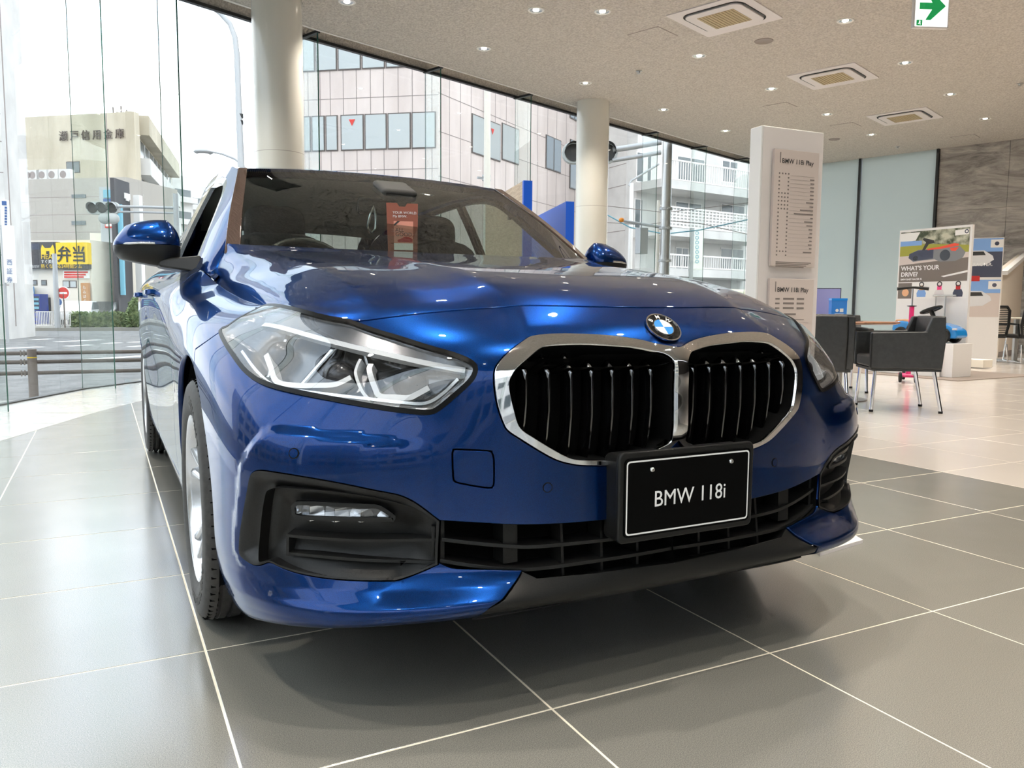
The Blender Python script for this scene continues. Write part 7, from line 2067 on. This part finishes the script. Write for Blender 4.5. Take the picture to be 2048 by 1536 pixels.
# blue awning and vending machines
aw, r5 = SH_.pslab(28, 573, 74, 602, 0.2, 1.6, 'awning', 'awning_blue')
for x0, x1, lb, m in ((62, 87, 'blue drinks vending machine beneath the blue awning', 'vend_blue'), (89, 102, 'narrow second blue vending machine beside the doorway', 'vend_blue')):
    u0, za = SH_.hit(x0, 615); u1, _ = SH_.hit(x1, 615); c = SH_.a + SH_.d * ((u0 + u1) / 2) + SH_.n * 0.55
    vt = thing('vending_machine', (c.x, c.y, GZ + 0.16), lb, 'vending machine', rz=math.atan2(SH_.d.y, SH_.d.x)); W_ = u1 - u0
    g = MB(); g.box2((-W_ / 2, -0.35, 0), (W_ / 2, 0.35, 1.83)); g.build('machine_body', MAT[m], vt)
    g = MB(); g.box2((-W_ * 0.42, -0.37, 0.85), (W_ * 0.42, -0.35, 1.7)); g.build('display_window', MAT['navy_print'], vt)
    for k in range(3):
        g = MB(); g.box2((-W_ * 0.38, -0.385, 0.92 + k * 0.26), (W_ * 0.38, -0.37, 1.06 + k * 0.26)); g.build('drink_row', MAT['sign_cyan'], vt)
# cream building right of the shop with yellow sign, dark sign tower
k0, k1 = gpt(186, 53), gpt(262, 54)
KB = Facade(k0, k1, 0.814 + (612 - 470) * 53.5 / 1590, 'corner_building', 'cream corner building with wide windows above the hedge', 'cream_render', depth=4.0)
KB.pwindow(196, 500, 236, 535, 4, 'window_pale'); KB.pwindow(197, 552, 238, 582, 4, 'window_pale')
ys, _ = KB.pslab(198, 584, 221, 601, 0, 0.2, 'shop_sign', 'sign_yellow'); KB.pslab(200, 587, 219, 598, 0.2, 0.22, 'sign_print', 'toy_tan', ys)
KB.pslab(200, 602, 240, 632, 0, 0.05, 'shop_front', 'window_dark'); KB.pslab(184, 545, 196, 606, 0.1, 0.3, 'white_sign', 'paper_white')
tw0, tw1 = gpt(238, 50), gpt(268, 52)
TW = Facade(tw0, tw1, 0.814 + (612 - 366) * 51 / 1590, 'sign_tower', 'dark grey vertical sign tower left of the door mirror', 'sign_dark', depth=0.25, cat='sign')
TW.pslab(248, 387, 259, 398, 0, 0.05, 'sign_line', 'paper_white'); TW.pslab(251, 396, 257, 402, 0, 0.06, 'sign_line', 'paper_white')
TW.pslab(236, 410, 239, 590, 0.05, 0.3, 'sign_edge', 'sign_cyan'); TW.pslab(266, 392, 273, 590, 0.1, 0.5, 'side_sign', 'paper_white')
cy0, cy1 = gpt(208, 52), gpt(236, 52)
CS = Facade(cy0, cy1, 0.814 + (612 - 379) * 52 / 1590, 'sign_stack', 'stack of cyan, blue and red advertising signs on a post', 'pole_grey', depth=0.15, cat='sign')
CS.pslab(208, 380, 235, 396, 0, 0.1, 'sign_panel', 'sign_cyan'); CS.pslab(208, 398, 235, 409, 0, 0.1, 'sign_panel', 'bus_blue'); CS.pslab(211, 432, 236, 456, 0, 0.1, 'sign_panel', 'sign_red'); CS.pslab(213, 448, 234, 453, 0.1, 0.12, 'sign_print', 'paper_white')
# white tower at the far left with vertical securities sign
w0, w1 = gpt(-90, 30), gpt(21, 30.5)
WT = Facade(w0, w1, 16, 'white_tower', 'white panelled building edge at the far left of the view', 'white_render', depth=3.0)
for y in (60, 120, 228, 283, 345, 402, 458, 510, 570): 
    z = WT.hit(5, y)[1]; WT.joint(0, WT.L, z - 0.02, z + 0.02)
for x in (14,): 
    u, _ = WT.hit(x, 300); WT.joint(u - 0.02, u + 0.02, 0, 16)
s1, _ = WT.pslab(6, 401, 20, 457, 0, 0.25, 'small_sign', 'paper_white'); WT.pslab(8.5, 404, 17.5, 412, 0.25, 0.27, 'sign_logo', 'bus_blue', s1)
for k in range(7): WT.pslab(14, 415 + k * 5.6, 18.5, 419 + k * 5.6, 0.25, 0.27, 'sign_character', 'bus_blue', s1)
vs1 = gpt(12, 27.5); vs2 = gpt(28, 27.5)
VS = Facade(vs1, vs2, 0.814 + (612 - 455) * 27.5 / 1590, 'vertical_street_sign', 'white vertical sign with large blue characters at far left', 'paper_white', depth=0.25, z0=0.814 + (612 - 568) * 27.5 / 1590, cat='sign')
for ch, y in (('西', 529), ('証', 547), ('券', 564)): VS.text(ch, 20, y, 0.21, 'bus_blue', align='CENTER', o=0.02)
VS.slab(-0.05, 0.0, GZ, VS.z1, -0.1, 0.0, 'sign_post', 'pole_grey')
# distant stepped white blocks between the bank and the column
for x0, x1, ya, d0, lb in ((345, 392, 352, 95, 'distant white stepped building behind the traffic arm'), (372, 425, 372, 104, 'distant pale building just left of the car roof'), (300, 372, 395, 118, 'distant grey building behind the door mirror'), (360, 420, 420, 112, 'low distant building right above the car window')):
    f = Facade(gpt(x0, d0), gpt(x1, d0 + 3), 0.814 + (612 - ya) * d0 / 1590, 'distant_building', lb, 'white_render', depth=6)
    for k in range(5): 
        z = f.z1 - 1.6 - k * 2.6
        if z > 1: f.slab(0.3, f.L - 0.3, z - 0.9, z, 0, 0.05, 'window_band', 'window_dark'); f.slab(0.0, f.L, z - 1.6, z - 0.95, 0.0, 0.9, 'balcony_band', 'white_render')
# backdrop blocks that only the car paint and the floor mirror
for (x, y, w, d_, h, rz_), m, lb in (((-22, 14, 14, 8, 9, 0.9), 'white_render', 'white building across the street beyond the left frame edge'), ((-26, -2, 16, 8, 7.5, 1.5), 'concrete', 'concrete building across the street left of the viewpoint'), ((-20, -20, 16, 8, 10, 2.3), 'grey_render', 'grey building across the street behind left of the viewpoint'), ((-4, -30, 18, 8, 8, 3.0), 'white_render', 'white building across the street behind the viewpoint'), ((12, -32, 12, 8, 11, 3.2), 'concrete', 'beige building across the street behind right of the viewpoint')):
    t = thing('street_building', (x, y, GZ), lb, 'building', rz=rz_)
    g = MB(); g.box2((-w / 2, -d_ / 2, 0), (w / 2, d_ / 2, h)); g.build('wall', MAT[m], t)
    for r_i in range(int(h // 3)):
        for k in range(int(w // 2.4)):
            for sy in (-1, 1):
                g = MB(); xx = -w / 2 + 1.2 + k * 2.4; g.box((xx, sy * (d_ / 2 + 0.02), 1.7 + r_i * 3), (1.6, 0.06, 1.5)); g.build('window', MAT['window_dark'], t)
# ---- street furniture
def pole(px, d0, z1, r, name, lb, m='pole_grey', cat='pole'):
    b = gpt(px, d0); t = thing(name, tuple(b), lb, cat)
    g = MB(); g.cyl((0, 0, 0), (0, 0, z1 - GZ), r, r * 0.75, n=16); g.build('shaft', MAT[m], t, smooth=50)
    return t, b
# tall curved street lamp left of the first column
d0 = 24.0; b = gpt(482, d0)
t = thing('street_lamp', tuple(b), 'tall pale street lamp curving over to the left beside the column', 'street lamp')
pts = [site(482, 640, d0), site(482, 330, d0), site(477, 200, d0), site(474, 110, d0), site(470, 75, d0), site(460, 48, d0), site(440, 26, d0), site(415, 8, d0), site(385, -10, d0)]
pts[0].z = GZ
g = MB(); g.tube([p - b for p in smooth3(pts)] if 'smooth3' in globals() else [p - b for p in pts], [0.11, 0.10, 0.09, 0.085, 0.08, 0.075, 0.07, 0.065, 0.06], 12); g.build('lamp_pole', MAT['pole_grey'], t, smooth=60)
g = MB(); g.ball(site(365, -16, d0) - b, 0.45, 0.2, 0.1); g.build('lamp_head', MAT['pole_grey'], t, smooth=60)
for py in (232, 245):
    g = MB(); g.box(site(482, py, d0) - b, (0.12, 0.12, 0.12)); g.build('pole_fitting', MAT['signal_dark'], t)
d0 = 30.0; b = gpt(500, d0)
t = thing('low_street_lamp', tuple(b), 'smaller street lamp with a drooping head left of the column', 'street lamp')
g = MB(); pts = [site(500, 640, d0), site(500, 400, d0), site(497, 350, d0), site(487, 332, d0), site(470, 318, d0), site(445, 308, d0), site(425, 304, d0)]; pts[0].z = GZ
g.tube([p - b for p in pts], [0.08, 0.07, 0.055, 0.045, 0.04, 0.04, 0.035], 10); g.build('lamp_arm', MAT['pole_grey'], t, smooth=60)
g = MB(); hc = site(407, 304, d0) - b; g.ball(hc, 0.36, 0.30, 0.10); g.build('lamp_head', MAT['pole_grey'], t, smooth=60)
g = MB(); g.ball(hc - Vector((0, 0, 0.06)), 0.22, 0.20, 0.08); g.build('lamp_globe', MAT['sign_white'], t, smooth=60)
# cream pole in front of the office block
t, b = pole(973, 20.0, 9.0, 0.095, 'cream_pole', 'slim cream pole in front of the pink office block', 'pole_cream')
for py in (352, 360):
    c = site(973, py, 20.0) - b; g = MB(); g.lathe([(0.10, -0.02), (0.11, -0.02), (0.11, 0.02), (0.10, 0.02)], c=c, n=16); g.build('band', MAT['pole_grey'], t)
c = site(962, 356, 20.0) - b; g = MB(); g.box(c, (0.2, 0.06, 0.05)); g.build('bracket', MAT['pole_grey'], t)
# traffic signals
def signal(cx, cy, d0, w, lb, arm, faces=3, dark=False, polep=None):
    b = gpt(polep if polep else arm[-1][0], d0); t = thing('traffic_signal', tuple(b), lb, 'traffic light', 'traffic signals on arms')
    k = d0 / 1590.0
    c = site(cx, cy, d0) - b; r = Vector(RTv); u = Vector((0, 0, 1)); f = Vector((FWv[0], FWv[1], 0)).normalized()
    hw, hh = w * k / 2, w * k * 0.19
    ol = []
    for s_ in (1, -1):
        for i in range(9):
            a = -math.pi / 2 + math.pi * i / 8; ol.append((s_ * (hw - hh) + s_ * hh * math.cos(a), s_ * hh * math.sin(a)))
    g = MB(); g.prism(ol, 0, 0.16, c, r, u, f); bd_ = g.build('signal_body', MAT['signal_body'], t, bevel=0.01)
    for i in range(faces):
        cc = c + r * ((i - (faces - 1) / 2) * (2 * hw - hh * 0.6) / faces) - f * 0.005
        g = MB(); g.lathe([(0.0005, 0), (hh * 0.8, 0), (hh * 0.82, 0.02)], c=cc, axis=-f, n=20); le = g.build('signal_lens', MAT['signal_dark'], bd_)
        g = MB(); n = 12; V = []
        for q in range(n + 1):
            a = R(-10 + 200 * q / n); e = r * math.cos(a) + u * math.sin(a)
            V += [cc + e * hh * 0.85, cc + e * hh * 0.85 - f * (0.25 * (0.5 + 0.5 * max(0, math.sin(a))))]
        g.add(V, [(2 * q, 2 * q + 1, 2 * q + 3, 2 * q + 2) for q in range(n)]); g.build('signal_hood', MAT['signal_dark' if dark else 'pole_grey'], bd_)
    for path, rr in arm_paths(arm, d0, b): 
        g = MB(); g.tube(path, rr, 10); g.build('signal_arm', MAT['pole_grey'], t, smooth=60)
    return t, b
def arm_paths(arm, d0, b):
    p = [site(x, y, d0) - b for x, y in arm]
    return [(p, 0.06), ([q - Vector((0, 0, 0.22)) for q in p], 0.045)]
t, b = signal(205, 416, 34, 66, 'grey traffic signal on a long arm above the door mirror at left', [(236, 413), (290, 414), (352, 416)], 3, polep=352)
g = MB(); c = site(352, 416, 34) - b; g.cyl(c + Vector((0, 0, 0.6)), Vector((c.x, c.y, 0)), 0.11, n=16); g.build('signal_pole', MAT['pole_grey'], t, smooth=50)
c = site(222, 436, 34) - b
for dx in (-8, 8):
    c = site(214 + dx + 4, 437, 34) - b; g = MB(); g.ball(c, 0.26, 0.2, 0.24); g.build('round_lamp', MAT['signal_body'], t, smooth=60)
t, b = signal(1180, 305, 17, 112, 'black-faced traffic signal on a thick arm beside the middle column', [(1225, 300), (1270, 293), (1322, 284)], 3, True, polep=1327)
g = MB(); g.cyl((0, 0, 0), (0, 0, site(1327, 276, 17).z - GZ), 0.115, 0.10, n=24); g.build('signal_pole', MAT['alu'], t, smooth=50)
for py in (420, 458, 522):
    c = site(1325, py, 17) - b; g = MB(); g.lathe([(0.115, -0.025), (0.14, -0.025), (0.14, 0.025), (0.115, 0.025)], c=Vector((0, 0, c.z)), n=20); g.build('pole_band', MAT['pole_grey'], t, smooth=40)
g = MB(); p0_ = site(1325, 455, 17) - b; p1_ = site(1247, 442, 17) - b; g.tube([p0_, p1_], 0.03, 8); g.build('warning_arm', MAT['pole_grey'], t)
g = MB(); g.ball(site(1243, 440, 17) - b, 0.06, 0.06, 0.05); g.build('warning_lamp', MAT['orange'], t, smooth=60)
c = site(1283, 482, 17) - b; g = MB(); g.box(c, (0.20, 0.20, 0.55)); g.build('control_box', MAT['sign_cyan'] if False else MAT['pole_grey'], t, bevel=0.01)
t, b = pole(1258, 22.0, 0.814 + (620 - 372) * 22 / 1590, 0.07, 'thin_pole', 'slim white pole left of the thick signal pole', 'white_paint')
g = MB(); g.tube([site(1258, 372, 22) - b, site(1262, 362, 22) - b, site(1285, 348, 22) - b, site(1318, 328, 22) - b], 0.03, 8); g.build('pole_arm', MAT['pole_grey'], t, smooth=50)
t, b = pole(1312, 19.0, 0.814 + (620 - 405) * 19 / 1590, 0.05, 'brown_pole', 'thin cream pole directly behind the thick signal pole', 'pole_cream')
sg0 = gpt(1384, 24); sg1 = gpt(1402, 24)
SG = Facade(sg0, sg1, 0.814 + (620 - 458) * 24 / 1590, 'vertical_banner_sign', 'narrow white vertical sign with ring letters before the balconies', 'paper_white', depth=0.12, z0=0.814 + (620 - 540) * 24 / 1590, cat='sign')
for k in range(7):
    u, z = SG.hit(1394, 466 + k * 9.5); c = SG.P(u, z, 0.01); g = MB(); g.lathe([(0.035, 0), (0.055, 0)], c=c, axis=SG.n, n=14); g.build('ring_letter', MAT['sign_cyan'], SG.t)
SG.slab(-0.1, 0.0, GZ, SG.z1, -0.08, 0.0, 'sign_post', 'pole_grey')
# overhead cables
for k, (pp_, lb) in enumerate(((((1215, 430), (1260, 455), (1330, 468), (1400, 460), (1502, 438)), 'greenish cable crossing in front of the balconies'), (((1215, 412), (1330, 425), (1502, 405)), 'thin grey cable in front of the lower balcony'), (((1215, 445), (1290, 450), (1345, 442), (1400, 447), (1502, 470)), 'bundled cable sagging across the middle balcony'))):
    P_ = [site(x, y, 18.5) for x, y in pp_]; c = sum(P_, Vector()) / len(P_)
    g = MB(); g.tube([p - c for p in P_], 0.016 if k == 0 else 0.009, 6); o = g.build('overhead_cable', MAT['sign_cyan' if k == 0 else 'joint_grey'], label=lb, cat='cable', group='overhead cables'); o.location = c
# bus passing at the right
bs = gpt(1450, 22); t = thing('bus', tuple(bs), 'cream and blue bus passing outside just left of the totem', 'bus', rz=R(19))
g = MB(); g.box2((-2.4, -1.1, 0.35), (4.5, 1.1, 1.85)); g.build('bus_body', MAT['bus_cream'], t, bevel=0.12, seg=3)
g = MB(); g.box2((-2.3, -1.12, 1.15), (4.4, 1.12, 1.30)); g.build('bus_stripe', MAT['bus_blue'], t)
g = MB(); g.box2((-2.2, -1.115, 1.40), (4.3, 1.115, 1.72)); g.build('bus_windows', MAT['window_dark'], t)
for xx in (-1.5, 3.2):
    for yy in (-1.0, 1.0):
        g = MB(); g.cyl((xx, yy - 0.12, 0.42), (xx, yy + 0.12, 0.42), 0.42, n=24); g.build('bus_wheel', MAT['black_matte'], t, smooth=40)
# parked cars by the shops
def small_car(px, d0, m, lb, rz):
    b = gpt(px, d0); t = thing('parked_car', (b.x, b.y, GZ + 0.16), lb, 'car', 'parked cars across the street', rz=rz)
    pr = [(-2.0, 0.35), (-2.05, 0.75), (-1.2, 0.9), (-0.6, 1.4), (1.1, 1.42), (1.8, 0.95), (2.05, 0.85), (2.05, 0.35)]
    g = MB(); g.prism(pr, -0.8, 0.8, (0, 0, 0), (1, 0, 0), (0, 0, 1), (0, -1, 0)); g.build('car_shell', MAT[m], t, bevel=0.12, seg=3)
    g = MB(); g.prism([(-1.0, 0.92), (-0.52, 1.34), (1.02, 1.35), (1.5, 0.95)], -0.82, 0.82, (0, 0, 0), (1, 0, 0), (0, 0, 1), (0, -1, 0)); g.build('car_windows', MAT['window_dark'], t)
    for xx in (-1.3, 1.3):
        for yy in (-0.72, 0.72):
            g = MB(); g.cyl((xx, yy - 0.1, 0.32), (xx, yy + 0.1, 0.32), 0.32, n=20); g.build('car_wheel', MAT['black_matte'], t, smooth=40)
small_car(158, 46.0, 'car_white', 'white parked car half hidden by the hedge', R(82)); small_car(208, 50.0, 'car_dark', 'dark parked car behind the hedge beneath the yellow sign', R(75))
# hedge, round bush, white railing
hp, hq = gpt(140, 42.0), gpt(292, 43.5)
def leafy(name, lb, c, rx, ry, rz_, n, rot, cat):
    t = thing(name, tuple(c), lb, cat, rz=rot); rnd = random.Random(len(name) + n)
    g = MB()
    for k in range(n):
        p = Vector((rnd.uniform(-rx, rx), rnd.uniform(-ry, ry), rnd.uniform(0.02, 1.0)))
        h = 1.0 if name == 'hedge' else math.sqrt(max(0.05, 1 - (p.x / rx) ** 2 * 0.8))
        p.z = p.z * rz_ * h * rnd.uniform(0.85, 1.05)
        a = Vector((rnd.uniform(-1, 1), rnd.uniform(-1, 1), rnd.uniform(-1, 1))).normalized(); b_ = a.orthogonal().normalized(); s_ = rnd.uniform(0.06, 0.12)
        g.add([p - a * s_, p + b_ * s_ * 0.5, p + a * s_, p - b_ * s_ * 0.5], [(0, 1, 2, 3)])
    g.build('leaves', MAT['leaf'], t, kind='stuff')
    g = MB(); g.ball((0, 0, rz_ * 0.42), rx * 0.97, ry * 0.85, rz_ * 0.46, 18, 8, 0.5 if name == 'hedge' else 1.0); g.build('inner_mass', MAT['leaf'], t)
hm = (hp + hq) / 2; leafy('hedge', 'clipped grey-green hedge along the far pavement behind the guard rail', (hm.x, hm.y, GZ + 0.16), (hq - hp).length / 2, 0.5, 0.8, 5200, math.atan2((hq - hp).y, (hq - hp).x), 'hedge')
bu_ = gpt(275, 42.8); leafy('round_bush', 'round bright green bush at the right end of the hedge', (bu_.x, bu_.y, GZ + 0.16), 0.55, 0.55, 1.7, 1800, 0.0, 'bush')
r0_, r1_ = gpt(72, 40.5), gpt(140, 41.5); rr_ = r1_ - r0_; L_ = rr_.length
t = thing('white_railing', tuple((r0_ + r1_) / 2 + Vector((0, 0, 0.16))), 'white pavement railing left of the hedge', 'railing', rz=math.atan2(rr_.y, rr_.x))
g = MB(); g.box((0, 0, 0.82), (L_, 0.05, 0.05)); g.box((0, 0, 0.12), (L_, 0.04, 0.04)); g.build('top_rail', MAT['white_paint'], t)
for k in range(22):
    g = MB(); g.box((-L_ / 2 + L_ * k / 21, 0, 0.45), (0.03, 0.03, 0.72)); g.build('rail_bar', MAT['white_paint'], t)
r0_, r1_ = gpt(5, 40.0), gpt(52, 40.5); rr_ = r1_ - r0_; L_ = rr_.length
t = thing('brown_railing', tuple((r0_ + r1_) / 2 + Vector((0, 0, 0.16))), 'brown pipe railing on the far pavement at the left', 'railing', rz=math.atan2(rr_.y, rr_.x))
for z in (0.3, 0.55, 0.8):
    g = MB(); g.box((0, 0, z), (L_ + 1, 0.05, 0.05)); g.build('pipe', MAT['rail_brown'], t)
for k in range(4):
    g = MB(); g.box((-L_ / 2 + L_ * k / 3, 0, 0.42), (0.06, 0.06, 0.84)); g.build('post', MAT['rail_brown'], t)
# road signs
for px, py, d0, lb, m, post in ((127, 586, 41.0, 'round red no-entry sign by the shop garage', 'sign_red', 'rail_brown'), (54, 585, 40.5, 'round pale bus-stop sign in front of the blue awning', 'paper_white', 'white_paint'), (117, 604, 41.5, 'small blue road sign on the grey post', 'bus_blue', 'pole_grey')):
    b = gpt(px, d0); c = site(px, py, d0) - b; t = thing('road_sign', tuple(b), lb, 'road sign', 'road signs across the street'); f = Vector((FWv[0], FWv[1], 0)).normalized()
    rr = 0.34 if m != 'bus_blue' else 0.22
    g = MB(); g.lathe([(0.0005, 0.02), (rr, 0.02), (rr, 0.0)], c=c, axis=-f, n=28); g.build('sign_disc', MAT['paper_white'], t, smooth=30)
    g = MB(); g.lathe([(0.0005, 0.026), (rr * 0.86, 0.026)], c=c, axis=-f, n=28); ds = g.build('sign_face', MAT[m], t)
    if m == 'sign_red':
        r = Vector(RTv); r.z = 0; r.normalize(); g = MB(); g.add([c - f * 0.03 + r * a + Vector((0, 0, z)) for a, z in ((-0.2, -0.05), (0.2, -0.05), (0.2, 0.05), (-0.2, 0.05))], [(0, 1, 2, 3)]); g.build('white_bar', MAT['paper_white'], ds)
    g = MB(); g.cyl((c.x, c.y, 0.0), (c.x, c.y, c.z), 0.035, n=10); g.build('sign_pole', MAT[post], t, smooth=40)
t, b = pole(114, 41.0, 0.814 + (612 - 510) * 41 / 1590, 0.14, 'steel_post', 'thick grey steel post in front of the billboard')
